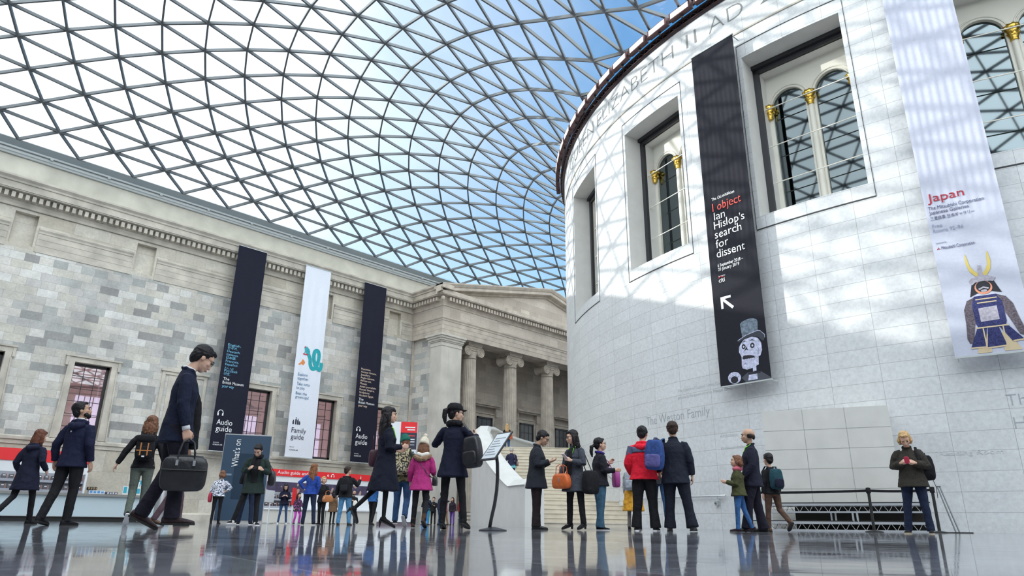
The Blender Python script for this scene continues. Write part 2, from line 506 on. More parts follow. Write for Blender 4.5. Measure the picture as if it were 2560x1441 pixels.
# sill band and plinth of the wall
mb = MB()
sweep(mb, wp, [NE_], [(0, 3.62), (.05, 3.62), (.05, 3.80), (.12, 3.84), (.12, 3.98), (.04, 4.04), (0, 4.04)], n_end=NS_)
sweep(mb, wp, [NE_], [(.0, 0.0), (.12, 0.0), (.12, .42), (.05, .5), (0, .5)], n_end=NS_)
tag(mb.build('trim_6', M_old), kind='structure')

def wall_window(i, yc, z0, z1, x, wd=1.8, hood=False, lit=True, parent=None, ystop=99):
    """sash window with battered eared stone surround; the parts of a museum window"""
    if parent is None:
        root = MB(); nm = 'window_%d' % i
    else:
        root = MB(); nm = 'window'
    h = wd / 2
    # surround, slightly battered with ears at the top
    fr = .42
    zt = z1 + .36
    for sg in (-1, 1):
        o0, o1 = yc + sg * (h + fr - .02), yc + sg * (h + fr - .14)
        P = [(x, yc + sg * h, z0), (x, yc + sg * h, z1), (x, o1, z1), (x, o0, z0)]
        vs = [(x + .09, b, c) for a, b, c in P] + [(x, b, c) for a, b, c in P]
        root.add(vs, [(0, 1, 2, 3), (0, 4, 5, 1), (3, 2, 6, 7), (0, 3, 7, 4)])
        root.bar((x + .12, o0, z0), (x + .12, o1, z1 - .25), .06, .06, up=(1, 0, 0))
    root.box(x, x + .09, yc - h - fr, yc + h + fr, z1, zt)
    root.box(x, x + .15, yc - h - fr - .05, yc + h + fr + .05, zt - .09, zt)
    for sg in (-1, 1): root.box(x, x + .12, *sorted((yc + sg * (h + fr + .01), yc + sg * (h + fr - .12))), z1 - .22, zt - .09)
    if hood:
        root.box(x, x + .5, yc - h - fr - .25, yc + h + fr + .25, z1 + .95, z1 + 1.12)
        root.box(x, x + .38, yc - h - fr - .15, yc + h + fr + .15, z1 + .82, z1 + .95)
        for sg in (-1, 1): root.box(x, x + .28, *sorted((yc + sg * (h + fr + .08), yc + sg * (h + fr - .14))), z1 + .1, z1 + .82)
    o = root.build(nm, M_oldp if hood else M_old, parent)
    if parent is None: tag(o, kind='structure')
    fx = x - .34
    f = MB()
    f.box(fx - .05, fx + .06, yc - h, yc - h + .10, z0, z1); f.box(fx - .05, fx + .06, yc + h - .14, yc + h, z0, z1)
    f.box(fx - .05, fx + .06, yc - h, yc + h, z1 - .14, z1); f.box(fx - .05, fx + .06, yc - h, yc + h, z0, z0 + .16)
    for k in (1, 2): f.box(fx - .02, fx + .02, yc - h + .05 + k * (wd - .1) / 3 - .015, yc - h + .05 + k * (wd - .1) / 3 + .015, z0, z1)
    nr = 6
    for k in range(1, nr): f.box(fx - .02, fx + .02, yc - h, yc + h, z0 + k * (z1 - z0) / nr - .015, z0 + k * (z1 - z0) / nr + .015)
    f.build('window_frame', M_dark, o)
    g = MB(); g.quad((fx, yc - h, z0), (fx, yc + h, z0), (fx, yc + h, z1), (fx, yc - h, z1))
    g.build('glass', M_pane if lit else M_mirror2, o)
    if lit:
        # the gallery behind the pane; walls, beams and opening glow in place of its lamps
        g = MB(); X = x - 2.6; X2 = x - .52
        g.quad((X, yc - 1.6, 3.4), (X, yc + 1.6, 3.4), (X, yc + 1.6, 8.9), (X, yc - 1.6, 8.9))
        g.quad((X, yc - 1.6, 3.4), (X2, yc - 1.6, 3.4), (X2, yc - 1.6, 8.9), (X, yc - 1.6, 8.9))
        g.quad((X, yc + 1.6, 3.4), (X2, yc + 1.6, 3.4), (X2, yc + 1.6, 8.9), (X, yc + 1.6, 8.9))
        g.quad((X, yc - 1.6, 8.9), (X, yc + 1.6, 8.9), (X2, yc + 1.6, 8.9), (X2, yc - 1.6, 8.9))
        g.mi = 1
        g.box(X + .02, X + .06, yc + .1, yc + 1.35, 3.5, 6.7)
        g.mi = 2
        for k in range(4): g.bar((X + .1, yc - 1.6, 4.2 + k * 1.25), (X + .1, yc + 1.6, 4.35 + k * 1.25), .05)
        g.bar((X + .1, yc + .5, 3.5), (X + .1, yc + .55, 6.7), .04); g.bar((X + .1, yc + .95, 3.5), (X + .1, yc + 1.0, 6.7), .04)
        g.bar((X + .3, yc - 1.5, 8.6), (X + .3, yc + .9, 7.2), .16); g.bar((X + .3, yc - 1.5, 7.0), (X + .3, yc + 1.5, 7.25), .10)
        g.build('lit_gallery', [M_room, M_lit, mat('glowing_gallery_beam', (0.3, 0.2, 0.2), .8, emit=(.2, .12, .12, .3))], o)
    return o
M_mirror2 = mat('grey_window_glass', (0.10, 0.11, 0.12), 0.08, metal=0.3)
for i, y in enumerate(WIN): wall_window(i + 1, y, 4.05, 8.05, WX)
# two blind window surrounds
for i, y in enumerate((-26.5,)):
    f = MB()
    for sg in (-1, 1): f.box(WX, WX + .08, *sorted((y + sg * 1.3, y + sg * 1.12)), 4.05, 8.12)
    f.box(WX, WX + .08, y - 1.3, y + 1.3, 8.12, 8.3); f.box(WX, WX + .14, y - 1.38, y + 1.38, 8.3, 8.42)
    f.box(WX, WX + .03, y - .9, y + .9, 4.05, 8.12)
    tag(f.build('window_6', M_old), kind='structure')

# ================================================================== GLASS ROOF
def roof_z(x, y):
    b, c, d, a = 36.625, 46.025, 51.125, 22.245
    x = max(-b + 1e-5, min(b - 1e-5, x)); y = max(-d + 1e-5, min(c - 1e-5, y))
    r = math.hypot(x, y)
    if r < a + .25: x, y = x / r * (a + .25), y / r * (a + .25); r = a + .25      # level near the round wall
    ct, st = x / r, y / r
    psi = (1 - x / b) * (1 + x / b) * (1 - y / c) * (1 + y / d)
    eta = psi / ((1 - a * x / (r * b)) * (1 + a * x / (r * b)) * (1 - a * y / (r * c)) * (1 + a * y / (r * d)))
    al = (r / a - 1) * psi
    z = 1.245 * eta + 19.71
    z += al * (.5 * ((35 + 10 * psi) / 2 * (1 + ct) + 12 * ((1 - ct) / 2 + st) + (7.5 + 12 * psi) * ((1 - ct) / 2 - st) - 1.6)
               - 5 * (1 + ct) + 10 * ((1 - ct) / 2) ** 2 * st ** 2 * (1 - 3 * al))
    q = sum(math.hypot(A, B) / (A * B) for A in (b - x, b + x) for B in (c - y, d + y))
    z += (1 - a / r) / q * (.5 * (1.75 * (1 + ct) + 1.5 * (1 - ct) + .3 * st)
          + 1.05 * (math.exp(-14 * (1 - x / b)) + math.exp(-14 * (1 + x / b))) * (math.exp(-14 * (1 - y / c)) + math.exp(-14 * (1 + y / d))))
    return z - .54
LAT = """3660,6304 3660,6017 3660,5731 3660,5444 3660,5158 3660,4871 3660,4585 3660,4298 3660,4012 3660,3725 3660,3438 3660,3152 3660,2865 3660,2579 3660,2292 3660,2006 3660,1719 3660,1433 3660,1146 3660,859 3660,573 3660,286 3660,0
3508,6074 3512,5794 3516,5515 3520,5236 3524,4957 3529,4679 3535,4402 3544,4125 3555,3848 3568,3571 3575,3293 3578,3013 3579,2733 3579,2454 3578,2175 3577,1896 3577,1617 3577,1334 3577,1048 3578,756 3574,460 3573,153
3354,6125 3361,5851 3368,5578 3375,5306 3383,5034 3392,4764 3403,4495 3417,4227 3434,3960 3456,3692 3474,3423 3487,3151 3493,2877 3495,2604 3494,2333 3493,2062 3492,1790 3491,1514 3491,1232 3491,939 3489,633 3486,319 3486,0
3208,5901 3218,5633 3228,5366 3238,5101 3250,4838 3264,4576 3280,4316 3300,4057 3325,3798 3353,3538 3376,3275 3394,3008 3402,2741 3405,2476 3404,2213 3403,1948 3402,1680 3401,1405 3401,1116 3399,808 3397,489 3396,164
3052,5945 3065,5680 3077,5418 3090,5158 3104,4901 3120,4646 3138,4392 3159,4140 3183,3889 3215,3637 3247,3382 3275,3124 3296,2863 3305,2604 3308,2347 3308,2090 3307,1830 3306,1562 3306,1281 3305,976 3303,658 3302,331 3301,0
2909,5718 2924,5461 2939,5206 2956,4953 2973,4703 2992,4455 3014,4210 3038,3966 3067,3722 3103,3475 3140,3224 3171,2969 3192,2715 3202,2464 3206,2214 3206,1962 3205,1702 3205,1428 3205,1132 3204,820 3203,496 3202,166
2751,5750 2769,5495 2786,5243 2804,4994 2823,4748 2843,4505 2866,4265 2891,4027 2919,3790 2953,3551 2992,3309 3030,3062 3061,2812 3082,2565 3093,2320 3097,2075 3098,1823 3098,1559 3099,1273 3099,970 3099,654 3099,329 3099,0
2611,5519 2630,5271 2650,5025 2671,4783 2693,4543 2716,4307 2742,4073 2770,3841 2802,3610 2837,3377 2879,3138 2918,2896 2949,2652 2968,2410 2979,2170 2984,1926 2986,1672 2988,1397 2989,1106 2990,800 2990,484 2990,162
2451,5537 2473,5289 2494,5047 2516,4807 2539,4570 2564,4337 2590,4106 2619,3878 2650,3652 2685,3426 2724,3197 2767,2963 2804,2725 2833,2487 2851,2250 2861,2013 2866,1767 2870,1505 2873,1226 2876,933 2877,628 2877,316 2878,0
2313,5299 2336,5059 2360,4822 2384,4587 2410,4356 2437,4127 2466,3902 2498,3679 2532,3458 2570,3236 2611,3011 2653,2782 2688,2549 2714,2317 2730,2084 2741,1846 2747,1596 2752,1330 2756,1051 2758,759 2760,459 2761,154
2152,5302 2177,5063 2202,4828 2227,4595 2254,4365 2282,4138 2311,3915 2343,3694 2377,3476 2415,3258 2455,3040 2497,2819 2535,2595 2567,2369 2591,2142 2607,1912 2618,1673 2625,1420 2631,1154 2635,877 2638,590 2639,297 2640,0
2016,5059 2042,4826 2069,4595 2096,4367 2125,4141 2154,3918 2186,3698 2221,3481 2257,3266 2297,3053 2338,2839 2380,2621 2416,2402 2445,2183 2467,1964 2481,1736 2492,1496 2500,1244 2506,980 2511,707 2514,427 2515,143
1854,5050 1881,4818 1909,4588 1937,4361 1966,4137 1996,3914 2028,3695 2062,3478 2098,3264 2137,3052 2177,2842 2219,2631 2261,2419 2295,2208 2321,1998 2339,1784 2353,1558 2364,1319 2373,1069 2379,810 2384,544 2386,274 2387,0
1719,4803 1748,4576 1777,4350 1806,4126 1837,3905 1868,3685 1902,3469 1937,3254 1975,3043 2015,2834 2057,2627 2100,2421 2139,2218 2170,2016 2193,1814 2209,1604 2223,1379 2234,1143 2243,899 2249,647 2254,391 2256,131
1557,4784 1586,4558 1616,4334 1646,4112 1676,3891 1708,3672 1741,3455 1775,3240 1812,3028 1850,2820 1891,2615 1934,2413 1976,2215 2012,2020 2041,1826 2061,1630 2077,1421 2091,1201 2103,972 2111,736 2117,494 2121,248 2122,0
1423,4536 1454,4315 1484,4094 1515,3874 1547,3655 1579,3438 1613,3223 1649,3011 1685,2802 1724,2597 1765,2398 1808,2204 1848,2015 1880,1830 1906,1643 1927,1449 1944,1244 1958,1031 1969,810 1978,583 1983,352 1986,118
1260,4511 1291,4291 1322,4073 1354,3854 1385,3637 1418,3421 1451,3206 1486,2993 1521,2783 1558,2577 1597,2378 1639,2186 1680,2003 1716,1826 1747,1647 1772,1464 1793,1274 1810,1075 1824,870 1835,658 1842,442 1847,222 1848,0
1128,4266 1160,4049 1192,3833 1224,3617 1256,3402 1289,3188 1323,2976 1358,2766 1394,2559 1431,2358 1470,2166 1511,1987 1550,1815 1584,1644 1613,1470 1638,1292 1659,1108 1675,917 1689,720 1698,518 1705,312 1708,105
965,4237 997,4024 1029,3810 1062,3596 1094,3382 1127,3170 1161,2959 1195,2751 1231,2545 1266,2343 1304,2148 1344,1970 1384,1801 1420,1636 1452,1471 1480,1302 1504,1130 1524,952 1540,769 1552,581 1561,390 1566,196 1568,0
834,3997 867,3785 900,3573 933,3362 966,3152 999,2943 1034,2736 1068,2532 1104,2333 1141,2140 1179,1959 1218,1789 1256,1626 1290,1467 1321,1307 1348,1144 1371,978 1389,807 1404,633 1416,455 1423,274 1427,92
671,3968 704,3759 737,3550 771,3341 804,3132 838,2926 872,2721 907,2520 942,2323 979,2133 1016,1951 1055,1780 1092,1617 1128,1461 1161,1306 1190,1152 1215,995 1237,836 1254,674 1268,509 1278,341 1284,171 1286,1
542,3732 575,3525 608,3318 642,3112 676,2907 711,2705 746,2506 781,2312 817,2123 854,1943 892,1771 930,1609 966,1454 1000,1303 1031,1155 1059,1006 1083,857 1103,706 1119,552 1132,396 1140,239 1144,80
379,3704 412,3500 446,3294 480,3090 514,2887 549,2687 584,2490 620,2298 656,2111 693,1932 730,1761 768,1599 804,1445 840,1297 872,1153 902,1012 928,870 951,729 970,586 984,441 995,295 1001,148 1003,1
250,3473 284,3270 318,3067 352,2865 387,2667 422,2471 458,2281 494,2096 531,1918 569,1748 606,1587 643,1433 679,1288 713,1147 745,1011 773,877 798,744 819,610 836,476 849,341 858,205 862,69
87,3446 121,3244 156,3042 190,2842 225,2644 260,2450 296,2260 333,2077 370,1900 407,1731 445,1570 482,1418 519,1274 554,1137 587,1005 618,877 645,751 668,626 688,502 703,377 714,252 721,127 723,1
-41,3217 -7,3016 28,2816 63,2619 98,2426 134,2237 171,2053 208,1877 245,1709 283,1549 321,1397 359,1255 395,1120 429,992 461,869 491,750 517,633 539,518 557,403 570,288 579,173 584,59"""
RIN = 22.42
def g_ring(p): return math.hypot(p[0] - DX, p[1] - DY) - RIN
def g_seam_s(p): return p[1] - (-49 + (p[0] + 36.6) * .798)         # keeps the part north of the seam (west half)
def clip_poly(poly, g):
    out = []
    for i, a in enumerate(poly):
        b = poly[(i + 1) % len(poly)]
        ga, gb = g(a), g(b)
        if ga >= 0: out.append(a)
        if (ga >= 0) != (gb >= 0):
            lo, hi = (a, b)
            for _ in range(14):
                m_ = ((lo[0] + hi[0]) / 2, (lo[1] + hi[1]) / 2)
                if (g(m_) >= 0) == (ga >= 0): lo = m_
                else: hi = m_
            out.append(lo)
    return out
def clip_seg(a, b, g):
    ga, gb = g(a), g(b)
    if ga < 0 and gb < 0: return None
    if ga >= 0 and gb >= 0: return a, b
    lo, hi = a, b
    for _ in range(14):
        m_ = ((lo[0] + hi[0]) / 2, (lo[1] + hi[1]) / 2)
        if (g(m_) >= 0) == (ga >= 0): lo = m_
        else: hi = m_
    return (a, lo) if ga >= 0 else (lo, b)
node = {}
for j, row in enumerate(LAT.split('\n')):
    for k, s_ in enumerate(row.split()):
        x, y = (-int(v) / 100 for v in s_.split(','))
        u2 = 2 * (k - 9) + (j % 2)
        node[(j, u2)] = (x, y)
        node[(j, 52 - u2)] = (x, -y)
tris = []; segs = []
for (j, u), p in node.items():
    for q in ((j, u + 2), (j + 1, u + 1), (j + 1, u - 1)):
        if q in node and not (j == 0 and q[0] == 0): segs.append((p, node[q]))
    for q, r in (((j, u + 2), (j + 1, u + 1)), ((j + 1, u + 1), (j + 1, u - 1))):
        if q in node and r in node: tris.append([p, node[q], node[r]])
gW = [g_ring, g_seam_s, lambda p: g_seam_s((p[0], -p[1])), lambda p: p[0] + 36.65]
polys = []; lines = []
def take(T_, S_, gs, mx=False):
    for t in T_:
        for g in gs:
            t = clip_poly(t, g)
            if len(t) < 3: break
        if len(t) >= 3:
            polys.append([(-x, y) for x, y in t][::-1] if mx else t)
    for a, b in S_:
        sg = (a, b)
        for g in gs:
            sg = clip_seg(sg[0], sg[1], g)
            if sg is None: break
        if sg: lines.append(((-sg[0][0], sg[0][1]), (-sg[1][0], sg[1][1])) if mx else sg)
take(tris, segs, gW)
gWe = [lambda p: g_ring((-p[0], p[1]))] + gW[1:]
take(tris, segs, gWe, True)
# the south and north bays: a regular triangular grid between the seams
for sgn, ye in ((-1, -51.1), (1, 46.0)):
    T2 = []; S2 = []; nd = {}
    for j in range(24):
        for k in range(-16, 17):
            nd[(j, 2 * k + j % 2)] = ((2 * k + j % 2) * 1.22 * (1 - .006 * j), ye - sgn * 1.62 * j)
    for (j, u), p in nd.items():
        for q in ((j, u + 2), (j + 1, u + 1), (j + 1, u - 1)):
            if q in nd and not (j == 0 and q[0] == 0): S2.append((p, nd[q]))
        for q, r in (((j, u + 2), (j + 1, u + 1)), ((j + 1, u + 1), (j + 1, u - 1))):
            if q in nd and r in nd: T2.append([p, nd[q], nd[r]])
    def g_in(p, s_=sgn): return -g_seam_s((-abs(p[0]), p[1] if s_ < 0 else -p[1]))
    take(T2, S2, [g_ring, g_in, lambda p: 36.6 - abs(p[0])])
for s_ in ((-1, -1), (-1, 1), (1, -1), (1, 1)):        # valley members along the four seams
    a = (s_[0] * 36.6, s_[1] * 49.0); b = (s_[0] * 1.8, s_[1] * 21.2)
    pts = [(a[0] + (b[0] - a[0]) * k / 16, a[1] + (b[1] - a[1]) * k / 16) for k in range(17)]
    for p, q in zip(pts, pts[1:]):
        if g_ring(p) > 0 and g_ring(q) > 0 and -51 < p[1] < 46: lines.append((p, q))
mb = MB()
for a, b in lines:
    if math.hypot(a[0] - b[0], a[1] - b[1]) < .05: continue
    A = V((a[0], a[1], roof_z(*a))); B = V((b[0], b[1], roof_z(*b)))
    mb.bar(A, B, .09, .16)
n_ = 160
ring = [pol(RIN, i * 360 / n_) for i in range(n_ + 1)]
for p in ring: p.z = roof_z(p.x, p.y)
for p, q in zip(ring, ring[1:]): mb.bar(p, q, .12, .2)
roof = tag(mb.build('ceiling', M_steel), kind='structure')
mb = MB()
for t in polys: mb.add([(x, y, roof_z(x, y) + .09) for x, y in t], [tuple(range(len(t)))])
mb.build('glass', M_glass, roof)

# ================================================================== ROUND READING ROOM
WINA = [-124.2, -107.25, -90.2, -73.2, -56.2, -39.2]
WHALF = 4.58
drum = thing('rotunda', 'round white limestone reading room with tall arched windows and incised lettering', 'building', (DX, DY, 0))
dl = Matrix.Translation((-DX, -DY, 0))
mb = MB()
ang = sorted({*[a + s * WHALF for a in WINA for s in (-1, 1)], *[-180 + i * 1.5 for i in range(241)]})
zs = [0, 10.35, 16.95, 18.1, ZT]
for a, b in zip(ang, ang[1:]):
    if b - a < 1e-4: continue
    m_ = (a + b) / 2
    for c, d in zip(zs, zs[1:]):
        if c == 10.35 and any(abs(m_ - w_) < WHALF for w_ in WINA): continue
        r0_ = R0
        mb.quad(pol(r0_, a, c), pol(r0_, b, c), pol(r0_, b, d), pol(r0_, a, d))
# top and the inner side of the opening
for i in range(240):
    a, b = -180 + i * 1.5, -178.5 + i * 1.5
    mb.quad(pol(R0, a, ZT), pol(R0, b, ZT), pol(R0 - 2, b, ZT), pol(R0 - 2, a, ZT))
for v in range(len(mb.v)): mb.v[v] = tuple(dl @ V(mb.v[v]))
wl = mb.build('wall', M_drum, drum, smooth='auto')
# string line under the inscription: shadowed step
mb = MB()
for i in range(240):
    a, b = -180 + i * 1.5, -178.5 + i * 1.5
    P = [(R0 + .002, 18.06), (R0 + .04, 18.08), (R0 + .04, 18.14), (R0 + .002, 18.18)]
    for (r1, z1), (r2, z2) in zip(P, P[1:]):
        mb.quad(dl @ pol(r1, a, z1), dl @ pol(r1, b, z1), dl @ pol(r2, b, z2), dl @ pol(r2, a, z2))
mb.build('string_course', mat('string_stone', (.42, .40, .35), .6), drum, smooth='auto')
# dark metal eaves above the stone
mb = MB()
for i in range(240):
    a, b = -180 + i * 1.5, -178.5 + i * 1.5
    P = [(R0 - .35, ZT), (R0 + .10, ZT + .0), (R0 + .14, ZT + .03), (R0 + .14, ZT + .07), (R0 + .02, ZT + .08), (R0 + .02, ZT + .20), (R0 + .26, ZT + .21), (R0 + .26, ZT + .25), (R0 + .02, ZT + .26), (R0 + .02, ZT + .5), (R0 - .5, ZT + .55)]
    for (r1, z1), (r2, z2) in zip(P, P[1:]):
        mb.quad(dl @ pol(r1, a, z1), dl @ pol(r1, b, z1), dl @ pol(r2, b, z2), dl @ pol(r2, a, z2))
for i in range(360):     # pierced brackets
    a = -180 + i
    mb.bar(dl @ pol(R0 + .13, a, ZT + .07), dl @ pol(R0 + .2, a + .5, ZT + .21), .02)
    mb.bar(dl @ pol(R0 + .2, a + .5, ZT + .21), dl @ pol(R0 + .13, a + 1, ZT + .07), .02)
mb.build('eaves', mat('dark_red_metal', (.055, .035, .038), .35, metal=.5), drum)

def drum_window(ac):
    """tall window: stone reveal, bronze frame, twin cream arches with gilded capitals, dark glass"""
    def F(x, y, z):       # x along the wall, y inward, z up, in drum space
        c = math.cos(rad(ac)); s = math.sin(rad(ac))
        rr = R0 - y
        return V((c * rr - s * x, s * rr + c * x, z))
    h = R0 * math.sin(rad(WHALF)); sag = R0 * (1 - math.cos(rad(WHALF)))
    z0, z1 = 10.35, 16.95
    def bx(mb, x0, x1, y0, y1, a, b):
        mb.add([F(x, y, z) for z in (a, b) for x, y in ((x0, y0), (x1, y0), (x1, y1), (x0, y1))],
               [(3, 2, 1, 0), (4, 5, 6, 7), (0, 1, 5, 4), (1, 2, 6, 5), (2, 3, 7, 6), (3, 0, 4, 7)])
    r = MB()
    D1 = .95
    for sg in (-1, 1): r.quad(F(sg * h, sag, z0), F(sg * h, D1, z0), F(sg * h, D1, z1), F(sg * h, sag, z1))
    n = 6
    for k in range(n):
        x0, x1 = -h + 2 * h * k / n, -h + 2 * h * (k + 1) / n
        s0, s1 = (R0 - math.sqrt(R0 * R0 - x * x) for x in (x0, x1))
        r.quad(F(x0, s0, z0), F(x1, s1, z0), F(x1, D1, z0), F(x0, D1, z0)); r.quad(F(x0, s0, z1), F(x1, s1, z1), F(x1, D1, z1), F(x0, D1, z1))
    hi = h - .20; D2 = 1.55
    zb, zt = z0 + .05, z1 - .32
    for sg in (-1, 1): r.quad(F(sg * hi, D1 + .1, zb), F(sg * hi, D2, zb), F(sg * hi, D2, zt), F(sg * hi, D1 + .1, zt))
    r.quad(F(-hi, D1 + .1, zt), F(hi, D1 + .1, zt), F(hi, D2, zt), F(-hi, D2, zt)); r.quad(F(-hi, D1 + .1, zb), F(hi, D1 + .1, zb), F(hi, D2, zb), F(-hi, D2, zb))
    win = r.build('window', M_wht, drum)
    f = MB()
    for sg in (-1, 1): bx(f, *sorted((sg * (hi - .01), sg * (h + .02))), D1, D1 + .14, z0, z1)
    bx(f, -h, h, D1, D1 + .14, zt, z1 + .02); bx(f, -h, h, D1, D1 + .14, z0 - .02, zb)
    bx(f, -h, h, D1 - .12, D1, z1 - .16, z1)
    f.build('frame', M_dark, win)
    # arcade
    a = MB(); zs_ = 15.25; ra = .62; cx = hi / 2 + .02
    N = 14
    for sg in (-1, 1):
        c = sg * cx
        for y in (D2, D2 + .12):
            xl, xr = (0, hi) if sg > 0 else (-hi, 0)
            a.quad(F(xl, y, zb), F(c - ra, y, zb), F(c - ra, y, zs_), F(xl, y, zs_)); a.quad(F(c + ra, y, zb), F(xr, y, zb), F(xr, y, zs_), F(c + ra, y, zs_))
            P = [(c - ra * math.cos(PI * k / N), zs_ + ra * math.sin(PI * k / N)) for k in range(N + 1)]
            a.quad(F(xl, y, zs_), F(P[0][0], y, zs_), F(P[0][0], y, zt), F(xl, y, zt)); a.quad(F(P[-1][0], y, zs_), F(xr, y, zs_), F(xr, y, zt), F(P[-1][0], y, zt))
            for (x0, q0), (x1, q1) in zip(P, P[1:]): a.quad(F(x0, y, q0), F(x1, y, q1), F(x1, y, zt), F(x0, y, zt))
        for (x0, q0), (x1, q1) in zip(P, P[1:]): a.quad(F(x0, D2, q0), F(x1, D2, q1), F(x1, D2 + .12, q1), F(x0, D2 + .12, q0))
        for rr in (ra + .03, ra + .13):
            pts = [F(c - rr * math.cos(PI * k / N), D2 - .01, zs_ + rr * math.sin(PI * k / N)) for k in range(N + 1)]
            a.tube(pts, .03, 6)
        for e in (-1, 1): a.quad(F(c + e * ra, D2, zb), F(c + e * ra, D2 + .12, zb), F(c + e * ra, D2 + .12, zs_), F(c + e * ra, D2, zs_))
    a.build('arcade', M_cream, win)
    p = MB()
    M = Matrix.Translation(F(0, D2 - .02, 0))
    p.lathe([(.15, zb), (.15, zb + .12), (.12, zb + .2), (.115, zb + 2.2), (.10, zs_ - .45)], 14, M)
    p.build('column', M_cream, win, smooth='auto')
    for x in (0, -hi + .05, hi - .05):
        g = MB(); M = Matrix.Translation(F(x, D2 - .04, 0))
        g.lathe([(.10, zs_ - .48), (.12, zs_ - .45), (.10, zs_ - .42), (.13, zs_ - .3), (.17, zs_ - .22), (.13, zs_ - .2), (.17, zs_ - .08), (.24, zs_ + .0), (.22, zs_ + .03), (.22, zs_ + .08), (.1, zs_ + .08)], 16, M,
                fn=lambda r, z, t: r * (1 + .14 * math.sin(8 * t + z * 20)))
        for k in range(4):
            t = PI / 4 + k * PI / 2
            g.sphere(F(x, D2 - .04, zs_ - .02) + V((math.cos(t), math.sin(t), 0)) * .22, .055, 6)
            g.sphere(F(x, D2 - .04, zs_ - .2) + V((math.cos(t + .8), math.sin(t + .8), 0)) * .16, .045, 6)
        g.build('capital', M_gold, win, smooth=True)
    g = MB(); g.quad(F(-hi, D2 + .10, zb), F(hi, D2 + .10, zb), F(hi, D2 + .10, zt), F(-hi, D2 + .10, zt))
    g.build('glass', M_mirror, win)
    for z in (15.05, 13.45, 11.95):
        g = MB(); g.bar(F(-hi, D1 + .2, z), F(hi, D1 + .2, z), .03, .03)
        g.build('glazing_bar', M_cream, win)
    # incised outline round the opening
    q = MB(); e = WHALF + .42
    zz0, zz1 = 9.86, 17.52
    L = [dl @ pol(R0 + .004, ac - e + 2 * e * k / 10, zz0) for k in range(11)]
    for s0, s1 in zip(L, L[1:]):
        q.bar(s0, s1, .012, .045); q.bar(s0 + V((0, 0, zz1 - zz0)), s1 + V((0, 0, zz1 - zz0)), .012, .03)
    for k in (0, -1): q.bar(L[k], L[k] + V((0, 0, zz1 - zz0)), .03, .012)
    q.build('incised_line', M_joint, win)
for a in WINA: drum_window(a)

def curve_text(mb, s, a0, z, size, a1=None, bold=0.0, r=R0 + .004, depth=.004):
    """text bent round the drum, a0/a1 = angles of its ends"""
    wd = None if a1 is None else rad(a1 - a0) * R0
    vs, fs = text_mesh(s, size, wd, depth, bold)
    out = []
    for v in vs:
        a = rad(a0) + v.x / R0
        out.append((math.cos(a) * (r + v.z), math.sin(a) * (r + v.z), z + v.y))
    mb.add(out, fs)
M_inc = mat('incised_letters', (.22, .225, .22), .8)
M_inc2 = mat('faint_letters', (.58, .59, .60), .8)
M_inc3 = mat('grey_letters', (.38, .40, .42), .8)
for s_, a0, a1 in (('QUEEN', -130.6, -119.5), ('ELIZABETH', -118.3, -102.8), ('I', -100.95, -100.7), ('I', -99.85, -99.6), ('AD', -98.0, -94.0), ('2000', -92.2, -85.5)):
    t = MB(); curve_text(t, s_, a0, 18.82, 1.02, a1, bold=-.022); t.build('lettering', M_inc, drum)
t = MB(); curve_text(t, 'The Weston Family', -110.5, 3.75, .48, -101.9, bold=-.006); t.build('lettering', M_inc3, drum)
t = MB(); curve_text(t, 'The', -79.75, 3.15, .44, -78.1, bold=-.006); t.build('lettering', M_inc3, drum)
t = MB(); curve_text(t, 'H', -79.6, 2.56, .44, -78.95, bold=-.006); t.build('lettering', M_inc3, drum)
t = MB(); curve_text(t, 'Reading Room', -84.2, 1.95, .16, -80.5); t.build('lettering', M_inc2, drum)
t = MB(); curve_text(t, 'Architects', -101.0, 2.95, .15, -99.2); t.build('lettering', M_inc2, drum); t = MB(); curve_text(t, 'Foster and Partners', -101.0, 2.55, .13, -98.2)
t.build('lettering', M_inc2, drum)
t = MB(); curve_text(t, 'The Queen of England Great Court has been made', -105.6, 4.75, .16, -97.7); t.build('lettering', M_inc2, drum); t = MB(); curve_text(t, 'possible by the generosity of its Principal Benefactors', -105.6, 4.5, .16, -98.6)
t.build('lettering', M_inc2, drum)

# lamps standing along the eaves
lamp = thing('eaves_floodlight', 'lit pinkish box floodlight in the row along the round wall eaves', 'lamp', pol(22.7, 0, 20.05), 0, 'floodlights along the eaves')
b = MB(); b.box(-.12, .12, -.56, .56, 0, .34); b.build('housing', mat('lamp_housing', (.10, .05, .05), .35, metal=.5), lamp)
b = MB(); b.quad((.125, -.47, .04), (.125, .47, .04), (.125, .47, .30), (.125, -.47, .30))
b.build('lens', mat('lamp_glow', (1, .85, .82), .4, emit=(1, .74, .70, 1.7)), lamp)
b = MB(); b.box(-.10, -.02, -.04, .04, -.12, 0.02); b.build('bracket', M_dark, lamp)
first = True
for i in range(24):
    a = -142.95 + i * 3.27
    if first: o = lamp; first = False
    else:
        o = lamp.copy(); COL.objects.link(o)
        for ch in list(lamp.children):
            c = ch.copy(); COL.objects.link(c); c.parent = o
    o.location = pol(22.72, a, 20.22)
    o.rotation_euler = (0, 0, rad(a))
